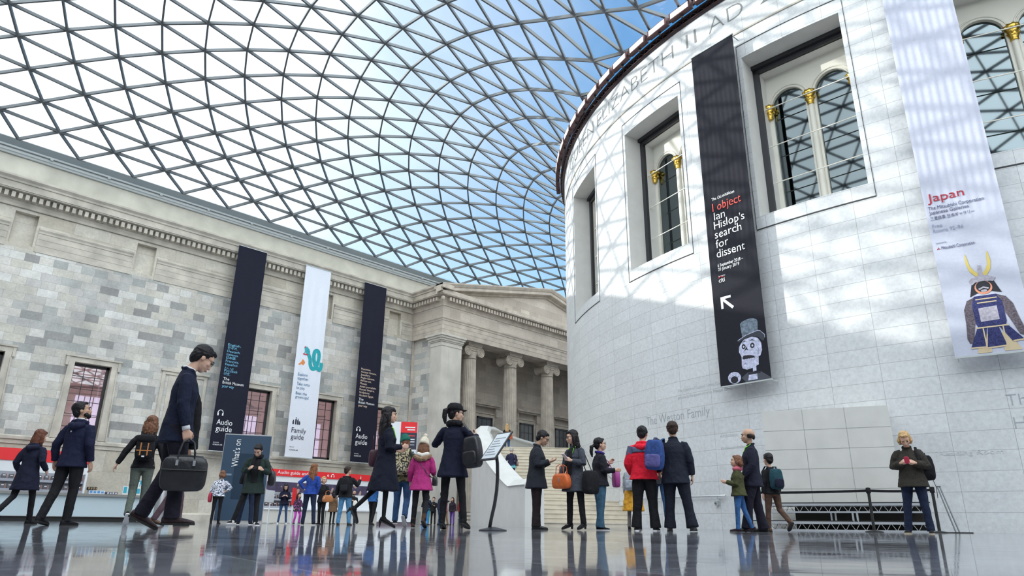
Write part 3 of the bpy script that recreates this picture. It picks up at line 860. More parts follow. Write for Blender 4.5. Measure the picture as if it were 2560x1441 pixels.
# ================================================================== PORTICO
por = thing('portico', 'classical stone portico with pediment and fluted ionic columns against the west wall', 'portico', (WX, (PC0 + PC1) / 2, 0))
PM = Matrix.Translation((-WX, -(PC0 + PC1) / 2, 0))
def pbuild(mb, *a, **k):
    mb.v = [tuple(PM @ V(v)) for v in mb.v]
    return mb.build(*a, **k)
pp = [(WX, PC0), (PXF, PC0), (PXF, PC1), (WX, PC1)]
pn = [NS_, NE_, NN_]
mb = MB(); sweep(mb, pp, pn, ARCH, n_start=NE_, n_end=NE_)
mb.quad((WX, PC0, 13.5), (PXF, PC0, 13.5), (PXF, PC0 + 1.6, 13.5), (WX, PC0 + 1.6, 13.5))
mb.quad((PXF - 1.5, PC0, 13.5), (PXF + .05, PC0, 13.5), (PXF + .05, PC1, 13.5), (PXF - 1.5, PC1, 13.5))
mb.quad((PXF - 1.5, PC0, 13.5), (PXF - 1.5, PC1, 13.5), (PXF - 1.5, PC1, 14.4), (PXF - 1.5, PC0, 14.4))
mb.quad((WX, PC0, 14.4), (PXF, PC0, 14.4), (PXF, PC1, 14.4), (WX, PC1, 14.4))
pbuild(mb, 'architrave', M_oldp, por)
mb = MB(); sweep(mb, pp, pn, FRZ, n_start=NE_, n_end=NE_); pbuild(mb, 'frieze', M_port, por)
mb = MB()
sweep(mb, pp[:2], [NS_], CORN, n_start=NE_, n_end=NE_)
sweep(mb, pp[1:3], [NE_], CORN[:11] + [(0, 16.82)], n_start=NS_, n_end=NN_)
dentils(mb, (WX + .5, PC0), (PXF - .1, PC0), NS_); dentils(mb, (PXF, PC0 + .15), (PXF, PC1 - .15), NE_)
mb.sphere((PXF + .38, PC0 - .38, 16.14), .17, 8)
mb.box(PXF - .2, PXF + .84, PC0 - .84, PC0 + .3, 16.79, 17.125); mb.box(PXF - .2, PXF + .84, PC1 - .3, PC1 + .84, 16.79, 17.125)
pbuild(mb, 'cornice', M_oldp, por)
# pediment
ym = (PC0 + PC1) / 2; hw = (PC1 - PC0) / 2 + .86; zp0, zap = 17.12, 19.78
sl_ = (zap - zp0) / hw
mb = MB()
mb.add([(PXF + .05, ym - hw, 16.7), (PXF + .05, ym + hw, 16.7), (PXF + .05, ym, 16.7 + sl_ * hw - .0)], [(0, 1, 2)])
pbuild(mb, 'tympanum', M_port, por)
mb = MB()
lay = [(.10, -.78), (.20, -.74), (.20, -.60), (.62, -.56), (.66, -.52), (.66, -.30), (.72, -.28), (.86, -.08), (.86, 0), (-3.6, 0)]
for sg in (-1, 1):
    for (p, z), (q, y) in zip(lay, lay[1:]):
        e0 = ym + sg * hw
        mb.quad((PXF + p, e0, zp0 + z), (PXF + p, ym, zap + z), (PXF + q, ym, zap + y), (PXF + q, e0, zp0 + y))
    mb.add([(PXF + p, ym + sg * hw, zp0 + z) for p, z in lay[:9]] + [(PXF, ym + sg * hw, zp0)], [tuple(range(10))])
    mb.quad((WX, ym + sg * hw, zp0), (PXF + .86, ym + sg * hw, zp0), (PXF + .86, ym, zap), (WX, ym, zap))
pbuild(mb, 'raking_cornice', M_oldp, por)
# corner piers
for y0, y1 in ((PC0, PC0 + 2.0), (PC1 - 2.0, PC1)):
    mb = MB()
    mb.box(PXF - 1.25, PXF, y0, y1, 0, 12.62)
    for k, (z0, z1, p) in enumerate(((12.62, 12.92, .04), (12.92, 13.02, .10), (13.02, 13.18, .17), (13.18, 13.34, .25), (13.34, 13.5, .33))):
        mb.box(PXF - 1.25 - p, PXF + p, y0 - p * (y0 == PC0), y1 + p * .6, z0, z1)
    mb.box(PXF - 1.3, PXF + .1, y0 - .1, y1 + .1, 0, .9)
    mb.box(PXF - .02, PXF + .012, y0 + .72, y0 + .74, 0.9, 12.6)
    pbuild(mb, 'corner_pier', mat('pier_stone', (.58, .545, .485), .85, var=.14, scale=.9, bump=.2, bscale=10), por)
# closed side walls of the portico
for y0 in (PC0 + .25, PC1 - .9):
    mb = MB(); mb.box(WX, PXF - 1.2, y0, y0 + .65, 0, 13.5); pbuild(mb, 'side_wall', M_ashx, por)
mb = MB(); mb.quad((WX + .08, PC0, 0), (WX + .08, PC1, 0), (WX + .08, PC1, 13.6), (WX + .08, PC0, 13.6))
pbuild(mb, 'back_wall', M_port, por)
# columns
def flute(r, z, t):
    k = (t * 24 / (2 * PI)) % 1
    return r - .045 * (math.sin(PI * k) ** .5 if .06 < k < .94 else 0) * (r / .6) if .85 < z < 12.3 else r
for y in (-6.2, -1.6, 3.05, 7.7):
    X = PXF - 1.0
    mb = MB(); M = Matrix.Translation((X, y, 0))
    mb.lathe([(.86, 0), (.86, .22), (.8, .3), (.86, .42), (.72, .55), (.78, .68), (.64, .8), (.62, .84)], 40, M)
    mb.lathe([(.615, .9), (.61, 4), (.585, 7), (.55, 10), (.52, 12.2), (.52, 12.29)], 144, M, fn=flute)
    sh = pbuild(mb, 'column', M_oldp, por, smooth='auto')
    mb = MB()
    mb.lathe([(.52, 12.31), (.56, 12.36), (.53, 12.4), (.54, 12.6), (.66, 12.78), (.66, 12.84), (.5, 12.86)], 40, M, fn=lambda r, z, t: r * (1 + .035 * math.sin(20 * t) * (z > 12.55)))
    for s in (-1, 1):
        yc, zc = y + s * .66, 12.84
        mb.tube([(X - .56, yc, zc), (X - .3, yc, zc), (X, yc, zc), (X + .3, yc, zc), (X + .56, yc, zc)], [.36, .27, .23, .27, .36], 20)
        for xf in (X + .58, X - .58):
            pts = []
            for k in range(44):
                t = k / 43 * 2.4 * 2 * PI; rr = .40 * (1 - .82 * k / 43)
                pts.append((xf, yc + s * rr * math.sin(t), zc + rr * math.cos(t)))
            mb.tube(pts, .035, 5)
            mb.sphere((xf, yc, zc), .06, 8)
            mb.box(min(xf, xf - .1), max(xf, xf - .1), *sorted((y, yc)), 13.06, 13.24)
    mb.box(X - .54, X + .54, y - .62, y + .62, 12.92, 13.25)
    mb.box(X - .66, X + .66, y - .72, y + .72, 13.24, 13.34); mb.box(X - .7, X + .7, y - .78, y + .78, 13.34, 13.5)
    mb.build('capital', M_oldp, sh, smooth='auto')
    mbo = sh.children[0]
    mbo.matrix_parent_inverse = Matrix.Identity(4)
    for v in mbo.data.vertices: v.co = PM @ v.co
for y in (-2.1, 3.03, 7.8, -7.2): 
    o = wall_window(0, y, 3.6, 8.5, WX + .10, wd=1.8, hood=True, lit=False, parent=por)
    for q in [o] + list(o.children):
        for v in q.data.vertices: v.co = PM @ v.co
    for q in o.children:
        for v in q.data.vertices: v.co.x += .42
    # dark recess of the opening

# ================================================================== CURVED STAIR
A_FOOT = -112.5
def stair_z(a):            # a decreases going up
    k = (A_FOOT - a) / .78
    if k < 6: return .17 * math.ceil(max(k, 0) - 1e-9)
    k2 = (A_FOOT - 4.68 - 3.7 - a) / .78
    if k2 < 0: return 1.02
    return min(1.02 + .17 * math.ceil(k2 - 1e-9), 3.74)
st = thing('staircase', 'broad curved limestone staircase climbing round the white rotunda', 'staircase', pol(24.5, A_FOOT, 0))
SM = Matrix.Translation(-pol(24.5, A_FOOT, 0))
mb = MB(); ri, ro = R0 - .02, 26.65
steps_a = [A_FOOT - k * .78 for k in range(7)] + [A_FOOT - 4.68 - 3.7 - k * .78 for k in range(17)] + [-165]
z = 0; zl = []
for i, (a, b) in enumerate(zip(steps_a, steps_a[1:])):
    z_new = min(stair_z((a + b) / 2), 3.74)
    nseg = max(1, int((a - b) / 1.5))
    # riser with a nosing that throws the thin dark line
    for j in range(6):
        r1, r2 = ri + (ro - ri) * j / 6, ri + (ro - ri) * (j + 1) / 6
        mb.quad(pol(r1, a, z), pol(r2, a, z), pol(r2, a, z_new - .035), pol(r1, a, z_new - .035))
        mb.quad(pol(r1, a, z_new - .035), pol(r2, a, z_new - .035), pol(r2, a + .07, z_new - .035), pol(r1, a + .07, z_new - .035))
        mb.quad(pol(r1, a + .07, z_new - .035), pol(r2, a + .07, z_new - .035), pol(r2, a + .07, z_new), pol(r1, a + .07, z_new))
        for s in range(nseg):
            a1 = (a + .07 if s == 0 else a) + (b - a) * s / nseg if s else a + .07
            a2 = a + (b - a) * (s + 1) / nseg
            a1 = a + .07 if s == 0 else a + (b - a) * s / nseg
            mb.quad(pol(r1, a1, z_new), pol(r2, a1, z_new), pol(r2, a2, z_new), pol(r1, a2, z_new))
    z = z_new
mb.v = [tuple(SM @ V(v)) for v in mb.v]
mb.build('steps', M_stair, st)
def par_top(a):
    if a > -114.6: return 1.50
    if a > -128.5: return 1.5 + (-114.6 - a) * (2.65 / 13.9)
    if a > -136.5: return 4.15
    if a > -139.5: return 4.15 + (-136.5 - a) * .30
    return min(5.35, 5.05 + (-139.5 - a) * .05)
mb = MB(); mc = MB()
n = 70; aa = [-111.4 - i * (165 - 111.4) / n for i in range(n + 1)]
q0, q1 = 26.6, 27.35
for a, b in zip(aa, aa[1:]):
    ta, tb = par_top(a), par_top(b)
    mb.quad(pol(q1, a, 0), pol(q1, b, 0), pol(q1, b, tb - .1), pol(q1, a, ta - .1))
    mb.quad(pol(q0, a, 0), pol(q0, b, 0), pol(q0, b, tb - .1), pol(q0, a, ta - .1))
    P = [(q1 + .0, -.1), (q1 + .06, -.08), (q1 - .22, .14), (q0 + .1, .14), (q0 - .06, -.02), (q0 - .06, -.1), (q0, -.1)]
    for (r1, h1), (r2, h2) in zip(P, P[1:]):
        mc.quad(pol(r1, a, ta + h1), pol(r1, b, tb + h1), pol(r2, b, tb + h2), pol(r2, a, ta + h2))
mb.quad(pol(q0, aa[0], 0), pol(q1, aa[0], 0), pol(q1, aa[0], 1.42), pol(q0, aa[0], 1.42))
mc.add([pol(r, aa[0], 1.5 + h) for r, h in P], [tuple(range(len(P)))])
for m_ in (mb, mc): m_.v = [tuple(SM @ V(v)) for v in m_.v]
mb.build('parapet', M_wht, st, smooth='auto'); mc.build('coping', M_wht, st)
for a in (-128, -133, -138, -143, -148):
    g = MB(); zz = stair_z(a) + .55
    p = SM @ pol(q0 - .02, a, zz)
    g.sphere(p, .07, 8, (1, 1, 1.4)); g.build('step_light', M_dark, st)
# handrail fixed to the rotunda wall
hr = thing('handrail', 'brushed steel wall handrail rising beside the stair on the rotunda', 'handrail', pol(22.5, -104, 0))
HM = Matrix.Translation(-pol(22.5, -104, 0))
def rail_z(a): return 1.05 if a > -112 else stair_z(a) * .0 + 1.05 + (min(-112 - a, 19) * .175)
g = MB(); g.tube([HM @ pol(22.42, a, rail_z(a)) for a in [-100.7 - .9 * i for i in range(40)]], .028, 8); g.build('rail', M_chrome, hr, smooth=True)
for i in range(9):
    a = -101.6 - i * 4
    g = MB(); g.tube([HM @ pol(22.28, a, rail_z(a) - .1), HM @ pol(22.42, a, rail_z(a) - .09), HM @ pol(22.42, a, rail_z(a))], .014, 6); g.build('bracket', M_chrome, hr)

# ================================================================== PEOPLE
def cloth(name, col, var=0.25, scale=14.0, bump=0.5, rough=0.85, col2=None, pscale=30.0, thr=0.55):
    """woven cloth; col2 adds a print with a shape of its own"""
    if name in MATS: return MATS[name]
    m = bpy.data.materials.new(name); m.use_nodes = True
    T = NT(m.node_tree)
    co = T.n('TexCoord')
    nz = T.n('TexNoise', i_Scale=scale, i_Detail=4.0); T.l(co, nz, 3, 0)
    c = T.ramp(nz.outputs[0], [(0.3, tuple(x * (1 - var) for x in col)), (0.7, tuple(min(1, x * (1 + var)) for x in col))])
    if col2:
        n2 = T.n('TexNoise', i_Scale=pscale, i_Detail=1.0); T.l(co, n2, 3, 0)
        k = T.ramp(n2.outputs[0], [(thr, 0.0), (thr + .02, 1.0)])
        c = T.mix(k, c, col2)
    p = T.n('BsdfPrincipled', i_Roughness=rough)
    p.inputs['Specular IOR Level'].default_value = 0.3
    T.t.links.new(c, p.inputs['Base Color'])
    n3 = T.n('TexNoise', i_Scale=5.0, i_Detail=3.0, i_Distortion=1.2); T.l(co, n3, 3, 0)
    b = T.n('Bump', i_Strength=bump, i_Distance=0.05)
    T.t.links.new(n3.outputs[0], b.inputs['Height'])
    T.l(b, p, 0, 'Normal')
    T.l(p, T.n('OutputMaterial'))
    MATS[name] = m
    return m
SK_L = mat('light_skin', (0.66, 0.40, 0.29), 0.5, var=.08, scale=20)
SK_M = mat('tan_skin', (0.52, 0.31, 0.21), 0.5, var=.08, scale=20)
SK_D = mat('brown_skin', (0.34, 0.19, 0.12), 0.5, var=.08, scale=20)
def hairmat(name, col):
    return cloth(name, col, var=.45, scale=45, bump=.8, rough=.55)
H_BLK = hairmat('black_hair', (.012, .010, .012)); H_DBR = hairmat('dark_brown_hair', (.035, .018, .013)); H_AUB = hairmat('auburn_hair', (.13, .045, .025))
H_BRN = hairmat('brown_hair', (.17, .075, .04)); H_BLO = hairmat('blonde_hair', (.52, .33, .15)); H_GRY = hairmat('grey_hair', (.42, .40, .38)); H_GIN = hairmat('long_copper_hair', (.22, .09, .04))
C_NAVY = cloth('navy_wool', (0.0087, 0.0099, 0.0279)); C_BLK = cloth('black_cloth', (.010, .010, .013)); C_CHAR = cloth('charcoal_wool', (0.0217, 0.0229, 0.0310))
C_JEAN = cloth('blue_denim', (.035, .085, .19)); C_JEANL = cloth('light_denim', (.09, .24, .42)); C_DJEAN = cloth('dark_denim', (0.0112, 0.0186, 0.0465))
C_WHT = mat('white_cotton', (.78, .78, .80), .8)
C_LEATH = mat('black_leather', (.016, .016, .02), .32, var=.3, scale=12, bump=.25, bscale=18)
C_RUB = mat('black_rubber', (.012, .012, .012), .6)
C_BRNL = mat('brown_leather', (.10, .045, .02), .45)
C_NEON = mat('neon_green_strap', (.28, .85, .04), .5)
M_EYE = mat('eye_dark', (.02, .015, .012), .25)
M_LIP = mat('lip', (.42, .14, .12), .5)
M_SCR = mat('phone_glass', (.03, .03, .04), .12)

def frame_from(d, n):
    d = V(d).normalized(); n = V(n); n = (n - d * n.dot(d))
    n = n.normalized() if n.length > 1e-5 else d.orthogonal().normalized()
    return d, n, d.cross(n)
def remesh(o, vox, smooth=3, disp=0.0, dscale=.12, seed=0):
    m = o.modifiers.new('remesh', 'REMESH'); m.mode = 'VOXEL'; m.voxel_size = vox; m.use_smooth_shade = True
    if smooth:
        s = o.modifiers.new('smooth', 'SMOOTH'); s.factor = .5; s.iterations = smooth
    if disp:
        t = bpy.data.textures.get('folds%d' % seed) or bpy.data.textures.new('folds%d' % seed, 'CLOUDS')
        t.noise_scale = dscale
        d = o.modifiers.new('folds', 'DISPLACE'); d.texture = t; d.strength = disp; d.mid_level = .5; d.texture_coords = 'LOCAL'

def ell_loft(mb, rings, n=20):
    """rings: (centre, rx, ry, xaxis, yaxis)"""
    vs = []
    for c, rx, ry, ax, ay in rings:
        for k in range(n):
            t = 2 * PI * k / n
            vs.append(c + ax * rx * math.cos(t) + ay * ry * math.sin(t))
    fs = [(i * n + k, i * n + (k + 1) % n, (i + 1) * n + (k + 1) % n, (i + 1) * n + k) for i in range(len(rings) - 1) for k in range(n)]
    fs.append(tuple(reversed(range(n)))); fs.append(tuple(range((len(rings) - 1) * n, len(rings) * n)))
    mb.add(vs, fs)

def hand(mb, Wp, d, n, thumb, curl=.5, k=1.0, fingers=(1, 1, 1, 1)):
    """palm, four bent fingers and a thumb; n = where the palm looks, thumb = side vector of the thumb"""
    d, n, _ = frame_from(d, n)
    s = V(thumb); s = (s - d * s.dot(d) - n * s.dot(n))
    s = s.normalized() if s.length > 1e-4 else d.cross(n)
    pl = .085 * k
    for i in range(4):
        o = s * (.030 - .020 * i) * k
        mb.tube([Wp - d * .015, Wp + d * .03 * k + o * .8, Wp + d * pl + o], [.020 * k, .0165 * k, .0125 * k], 8)
        L = (.072, .082, .077, .060)[i] * k; a = curl * fingers[i]
        p = Wp + d * pl + o; ang_ = a * .55; pts = [p - d * .01, p]
        for seg, da in ((.42, .0), (.33, a * .9), (.25, a * .7)):
            ang_ += da
            p = p + (d * math.cos(ang_) + n * math.sin(ang_)) * L * seg
            pts.append(p)
        mb.tube(pts, [.010 * k, .0098 * k, .0092 * k, .0085 * k, .0075 * k], 8)
    p0 = Wp + d * .022 * k + s * .018 * k
    p1 = p0 + (d * .6 + s * .7 + n * .35).normalized() * .038 * k
    p2 = p1 + (d * .85 + s * .15 + n * .5).normalized() * .030 * k
    p3 = p2 + (d * .9 - s * .15 + n * .45).normalized() * .024 * k
    mb.tube([p0, p1, p2, p3], [.016 * k, .0125 * k, .0105 * k, .0088 * k], 8)

class Fig:
    pass
def person(label, x, y, rz, H=1.72, z=0.0, sex='m', skin=None, hair=('short', None), lean=0, sway=0, head=(0, 0, 0),
           armL=((-.25, -.05, -1), (-.1, .25, -1)), armR=((.25, -.05, -1), (.1, .25, -1)), legL=(4, 6, 2, 0), legR=(-2, 4, 2, 0),
           top=None, pants=None, shoes=None, fat=1.0, vox=.010, curl=(.6, .6), handn=(None, None), child=False, group=None, shirt=None, face=False,
           pelvis_yaw=0, extras=(), handdir=(None, None)):
    """one standing or walking figure: continuous body with hands and face, clothing and hair as its parts.
       arms = (direction of upper arm, direction of forearm) in x right, y forward, z up; legs = (thigh forward deg, knee deg, outward deg, toe drop deg)"""
    s = H / 1.765
    root = thing('person', label, 'person', (x, y, z), rad(rz), group)
    skin = skin or SK_L
    f = Fig(); f.root = root; f.s = s
    sh = (.185 if sex == 'm' else .165) * s * (1 if not child else .88)
    hipw = .092 * s
    legk = 1.0 if not child else .95
    hz = .93 * s * legk
    Rl = Matrix.Rotation(rad(-lean), 3, 'X') @ Matrix.Rotation(rad(sway), 3, 'Y')
    # legs first, to find the height of the pelvis above the ground
    Lt, Ls = .43 * s * legk, .42 * s * legk
    legs = []
    for sg, (tf, kb, out, toe) in ((-1, legL), (1, legR)):
        Hh = V((sg * hipw, 0, 0))
        a = rad(tf); o = rad(out) * sg
        dt = V((math.sin(o), math.sin(a) * math.cos(o), -math.cos(a) * math.cos(o)))
        a2 = rad(tf - kb)
        ds = V((math.sin(o), math.sin(a2), -math.cos(a2) * math.cos(o))).normalized()
        K = Hh + dt * Lt; A = K + ds * Ls
        legs.append([Hh, K, A, toe, sg, out])
    heel = (shoes or {}).get('heel', 0.0) * 1.0
    def foot_low(A, toe):
        t = rad(toe)
        # heel pivot and toe tip below the ankle
        heel_p = A.z - .085 * s - math.sin(0) ; toe_p = A.z - .085 * s - math.sin(t) * .17 * s
        return min(heel_p if toe <= 0 else 9, toe_p if toe > 0 else 9) - heel
    low = min(foot_low(l[2], l[3]) for l in legs)
    pel = V((0, 0, -low))
    for l in legs:
        for i in range(3): l[i] = l[i] + pel
    f.pel = pel; f.legs = legs
    def up(p):                        # point of the upright trunk, measured from the pelvis
        return pel + Rl @ (V(p) * s)
    def vec(p): return (Rl @ V(p))
    f.up = up; f.vec = vec
    chest = up((0, 0, .36)); neck0 = up((0, .0, .52)); sz = .462
    hp, hy, ht = head
    Rh = Rl @ Matrix.Rotation(rad(-hy), 3, 'Z') @ Matrix.Rotation(rad(-hp), 3, 'X') @ Matrix.Rotation(rad(ht), 3, 'Y')
    nb = up((0, .0, .545)); ck = 1.17 if not child else 1.27
    hc = nb + (Rl @ V((0, .012 + .05 * math.sin(rad(hp)), .055))) * s + Rh @ V((0, .012, .095)) * s * ck
    hs = s * ck
    f.hc, f.Rh, f.hs = hc, Rh, hs
    def hd(p): return hc + Rh @ (V(p) * hs)
    f.hd = hd
    # ---------------- body
    b = MB()
    X, Y = vec((1, 0, 0)), vec((0, 1, 0))
    k_ = .86 * fat
    wst = (.125 if sex == 'm' else .115) * s * k_
    ell_loft(b, [(up((0, 0, -.09)), .10 * s, .08 * s, X, Y), (up((0, 0, 0)), .15 * s * k_, .11 * s * k_, X, Y), (up((0, 0, .17)), wst, .095 * s * k_, X, Y),
                 (up((0, .01, .34)), .15 * s * k_, .105 * s * k_, X, Y), (up((0, 0, .46)), .15 * s * k_, .085 * s * k_, X, Y), (up((0, 0, .54)), .06 * s, .055 * s, X, Y)])
    b.tube([up((0, -.005, .47)), nb, hd((0, -.012, -.055))], [.062 * s, .053 * s * (1 if sex == 'm' else .88), .052 * s], 12)
    # head: skull, face, jaw, nose, ears, brow
    def hel(c, r, sc): 
        m_ = Matrix.Translation(hd(c)) @ Rh.to_4x4()
        b.sphere((0, 0, 0), r * hs, 16, sc, m_)
    hel((0, -.012, .035), .088, (.86, 1.06, .92)); hel((0, .022, -.02), .072, (.86, .92, 1.18)); hel((0, .048, -.078), .034, (1.05, .85, .75)); hel((0, .062, .032), .04, (1.35, .55, .5))
    b.tube([hd((0, .080, .020)), hd((0, .093, -.012)), hd((0, .100, -.030)), hd((0, .085, -.038))], [.007 * hs, .009 * hs, .0125 * hs, .009 * hs], 8)
    hel((0, .088, -.062), .016, (1.3, .6, .55))
    for sg in (-1, 1):
        hel((sg * .075, -.012, -.005), .024, (.35, .75, 1.2)); hel((sg * .038, .060, -.018), .022, (1, .8, .9)); hel((sg * .013, .092, -.034), .009, (1, 1, .8))
    arms = []
    for sg, (ua, fa), i in ((-1, armL, 0), (1, armR, 1)):
        S = up((sg * sh / s, -.005, sz)); u = vec(ua).normalized(); w_ = vec(fa).normalized()
        E = S + u * .285 * s; Wp = E + w_ * .25 * s
        arms.append((S, E, Wp, u, w_, sg))
        b.tube([S, S + u * .1 * s, E, E + w_ * .1 * s, Wp], [.045 * s, .043 * s, .036 * s, .035 * s, .024 * s], 10)
        hdv = vec(handdir[i]).normalized() if handdir[i] else w_
        n_ = vec(handn[i]) if handn[i] else -X * sg
        thumb = Y if abs(hdv.dot(Y)) < .75 else V((0, 0, 1))
        hand(b, Wp, hdv, n_, thumb, curl[i], s * (1.0 if sex == 'm' else .92))
    f.arms = arms
    for Hh, K, A, toe, sg, out in legs:
        lk = min(1, (pants or {}).get('w', 1.0)) * .84
        b.tube([Hh + V((0, 0, .03)), (Hh + K) / 2, K, (K + A) / 2, A], [.08 * s * lk, .07 * s * lk, .05 * s * lk, .046 * s * lk, .034 * s * lk], 12)
        tr = Matrix.Rotation(-rad(toe), 3, 'X')
        b.tube([A + tr @ V((0, -.01, 0)), A + tr @ V((0, .04, -.05)) * s, A + tr @ V((0, .10, -.065)) * s], [.028 * s, .024 * s, .018 * s], 8)
    bo = b.build('body', skin, root, smooth=True)
    remesh(bo, min(vox, .0095) if face else vox, 1)
    # ---------------- eyes and mouth
    if face:
        for sg in (-1, 1):
            e = MB(); e.sphere((0, 0, 0), .0115 * hs, 10, (1.25, .55, .6), Matrix.Translation(hd((sg * .031, .0795, .008))) @ Rh.to_4x4()); e.build('eye', M_EYE, root, smooth=True)
            e = MB(); e.tube([hd((sg * .014, .094, .026)), hd((sg * .033, .091, .032)), hd((sg * .050, .078, .026))], .004 * hs, 6); e.build('eyebrow', hair[1] or H_BLK, root, smooth=True)
        e = MB(); e.tube([hd((-.021, .084, -.061)), hd((0, .0935, -.060)), hd((.021, .084, -.061))], [.003 * hs, .0055 * hs, .003 * hs], 6); e.build('mouth', M_LIP, root, smooth=True)
    # ---------------- trousers
    if pants:
        t = MB(); pw = pants.get('w', 1.0); hem = pants.get('hem', 1.0)
        ell_loft(t, [(up((0, 0, -.11)), .125 * s * fat, .10 * s * fat, X, Y), (up((0, -.005, -.02)), .168 * s * fat, .125 * s * fat, X, Y), (up((0, 0, .08)), .155 * s * fat, .115 * s * fat, X, Y), (up((0, 0, .13)), .145 * s * fat, .105 * s * fat, X, Y)])
        for Hh, K, A, toe, sg, out in legs:
            e = A - (K - A).normalized() * .004 * s
            t.tube([Hh + V((0, 0, -.0)), Hh * .6 + K * .4, K, K * .5 + A * .5, e - (K - A).normalized() * .03 * s],
                   [.098 * s * fat, .088 * s * pw, .066 * s * pw, .060 * s * pw * pants.get('calf', 1), .056 * s * pw * hem], 14)
        o = t.build('trousers', pants['m'], root, smooth=True)
        remesh(o, vox, 3, .012 * s * pants.get('fold', 1), .10, 1)
    # ---------------- shoes
    sd_ = shoes or {}
    for Hh, K, A, toe, sg, out in legs:
        sh_ = MB(); t = rad(toe)
        oa = rad(sd_.get('splay', 8)) * sg
        fy = V((math.sin(oa), math.cos(oa), 0)); fx = V((math.cos(oa), -math.sin(oa), 0))
        F_ = (fy * math.cos(t) + V((0, 0, -math.sin(t)))); U_ = (V((0, 0, math.cos(t))) + fy * math.sin(t))
        htilt = math.atan2(heel, .2) if heel else 0
        F2 = (F_ * math.cos(htilt) - U_ * math.sin(htilt)); U2 = (U_ * math.cos(htilt) + F_ * math.sin(htilt))
        base = A - U_ * .085 * s                       # sole under the heel
        k = s * (1.08 if sex == 'm' else 1.0)
        def P(a, h): return base + F2 * a * k + U2 * h * k
        wd = sd_.get('wide', 1.0)
        rings = [(P(-.075, .04), .012 * k, .022 * k, fx, U2), (P(-.068, .038), .028 * k * wd, .034 * k, fx, U2), (P(-.02, .042), .035 * k * wd, .040 * k, fx, U2), (P(.05, .036), .036 * k * wd, .034 * k, fx, U2),
                 (P(.12, .027), .044 * k * wd, .025 * k, fx, U2), (P(.165, .022), .040 * k * wd, .020 * k, fx, U2), (P(.195, .018), .022 * k, .013 * k, fx, U2)]
        ell_loft(sh_, rings, 16)
        if sd_.get('boot'):
            sh_.tube([P(.0, .04), A + V((0, 0, .02)), A * .75 + K * .25], [.040 * k, .046 * k, .055 * k], 12)
        else:
            sh_.tube([P(.0, .04), A - U_ * .01], [.038 * k, .040 * k], 12)
        o = sh_.build('shoe', sd_.get('m', C_BLK), root, smooth=True)
        remesh(o, min(vox, .008), 2)
        so = MB()
        outl = [(-.078, .018), (-.06, .032), (0, .034), (.06, .035), (.12, .045), (.17, .040), (.198, .015)]
        pts = [(a, w2 * wd) for a, w2 in outl] + [(a, -w2 * wd) for a, w2 in reversed(outl)]
        lift = 0
        vs = [P(a, h) + fx * w2 * k for h in (-.002, .016) for a, w2 in pts]
        n = len(pts)
        so.add(vs, [tuple(range(n)), tuple(reversed(range(n, 2 * n)))] + [(i, (i + 1) % n, n + (i + 1) % n, n + i) for i in range(n)])
        if heel:
            hb = P(-.055, 0); so.tube([hb + U_ * .01, hb - U_ * (heel - .002)], [.024 * k, sd_.get('pin', .012) * k], 8)
        so.build('sole', sd_.get('sole', C_RUB), o)
        if sd_.get('stripe'):
            q = MB()
            for j in range(3):
                a = .02 + j * .028
                for e in (-1, 1): q.tube([P(a, .066) + fx * e * .026 * k, P(a + .012, .045) + fx * e * .040 * k, P(a + .022, .018) + fx * e * .044 * k], .006 * k, 5)
            q.build('stripe', C_WHT, o)
    # ---------------- upper garment
    if top:
        t = MB(); g = top.get('puff', 1.0) * fat
        ln = top.get('len', .08); fl = top.get('flare', .7) * .8
        lw = 1.0
        R_ = []
        xl, yl = V((1, 0, 0)), V((0, 1, 0))
        mid = (legs[0][1] + legs[1][1]) / 2 - pel            # mean knee offset, the skirt follows a little
        if ln > .0:
            for q in (1.0, .66, .33):
                c = pel + V((0, mid.y * .35 * q * min(ln / .4, 1), -ln * s * q))
                R_.append((c, (.175 + .045 * q * fl) * s * g, (.14 + .05 * q * fl) * s * g, xl, yl))
        R_ += [(up((0, -.005, 0)), .178 * s * g, .140 * s * g, X, Y), (up((0, 0, .10)), (.165 if sex == 'm' else .155) * s * g, .128 * s * g, X, Y),
               (up((0, .0, .20)), (.160 if sex == 'm' else .138) * s * g, .120 * s * g, X, Y), (up((0, .008, .33)), .178 * s * g * (1 if sex == 'm' else .93), .130 * s * g, X, Y),
               (up((0, .0, .42)), (sh - .006) , .108 * s * g, X, Y), (up((0, -.004, .475)), sh * .74, .088 * s * g, X, Y), (up((0, -.004, .51)), sh * .54, .078 * s, X, Y), (up((0, -.004, .535)), .085 * s, .072 * s, X, Y), (up((0, 0, .555)), .066 * s, .06 * s, X, Y)]
        ell_loft(t, R_, 22)
        aw = top.get('arm', 1.0) * g
        for S, E, Wp, u, w_, sg in arms:
            e = Wp - w_ * top.get('cuff', .02) * s
            t.tube([S + vec((-sg * .06, 0, .0)) * s, S + vec((-sg * .008, 0, -.012)) * s, S + u * .10 * s, E, E + w_ * .08 * s, e], [.046 * s * aw, .057 * s * aw, .063 * s * aw, .056 * s * aw, .053 * s * aw, .043 * s * aw], 14)
        if top.get('hood'):
            t.tube([up((-.12, -.055, .50)), up((-.06, -.115, .475)), up((0, -.135, .46)), up((.06, -.115, .475)), up((.12, -.055, .50))], [.035 * s, .05 * s, .058 * s, .05 * s, .035 * s], 12)
            t.tube([up((-.10, .02, .53)), up((-.08, -.07, .545)), up((0, -.095, .55)), up((.08, -.07, .545)), up((.10, .02, .53))], .03 * s, 10)
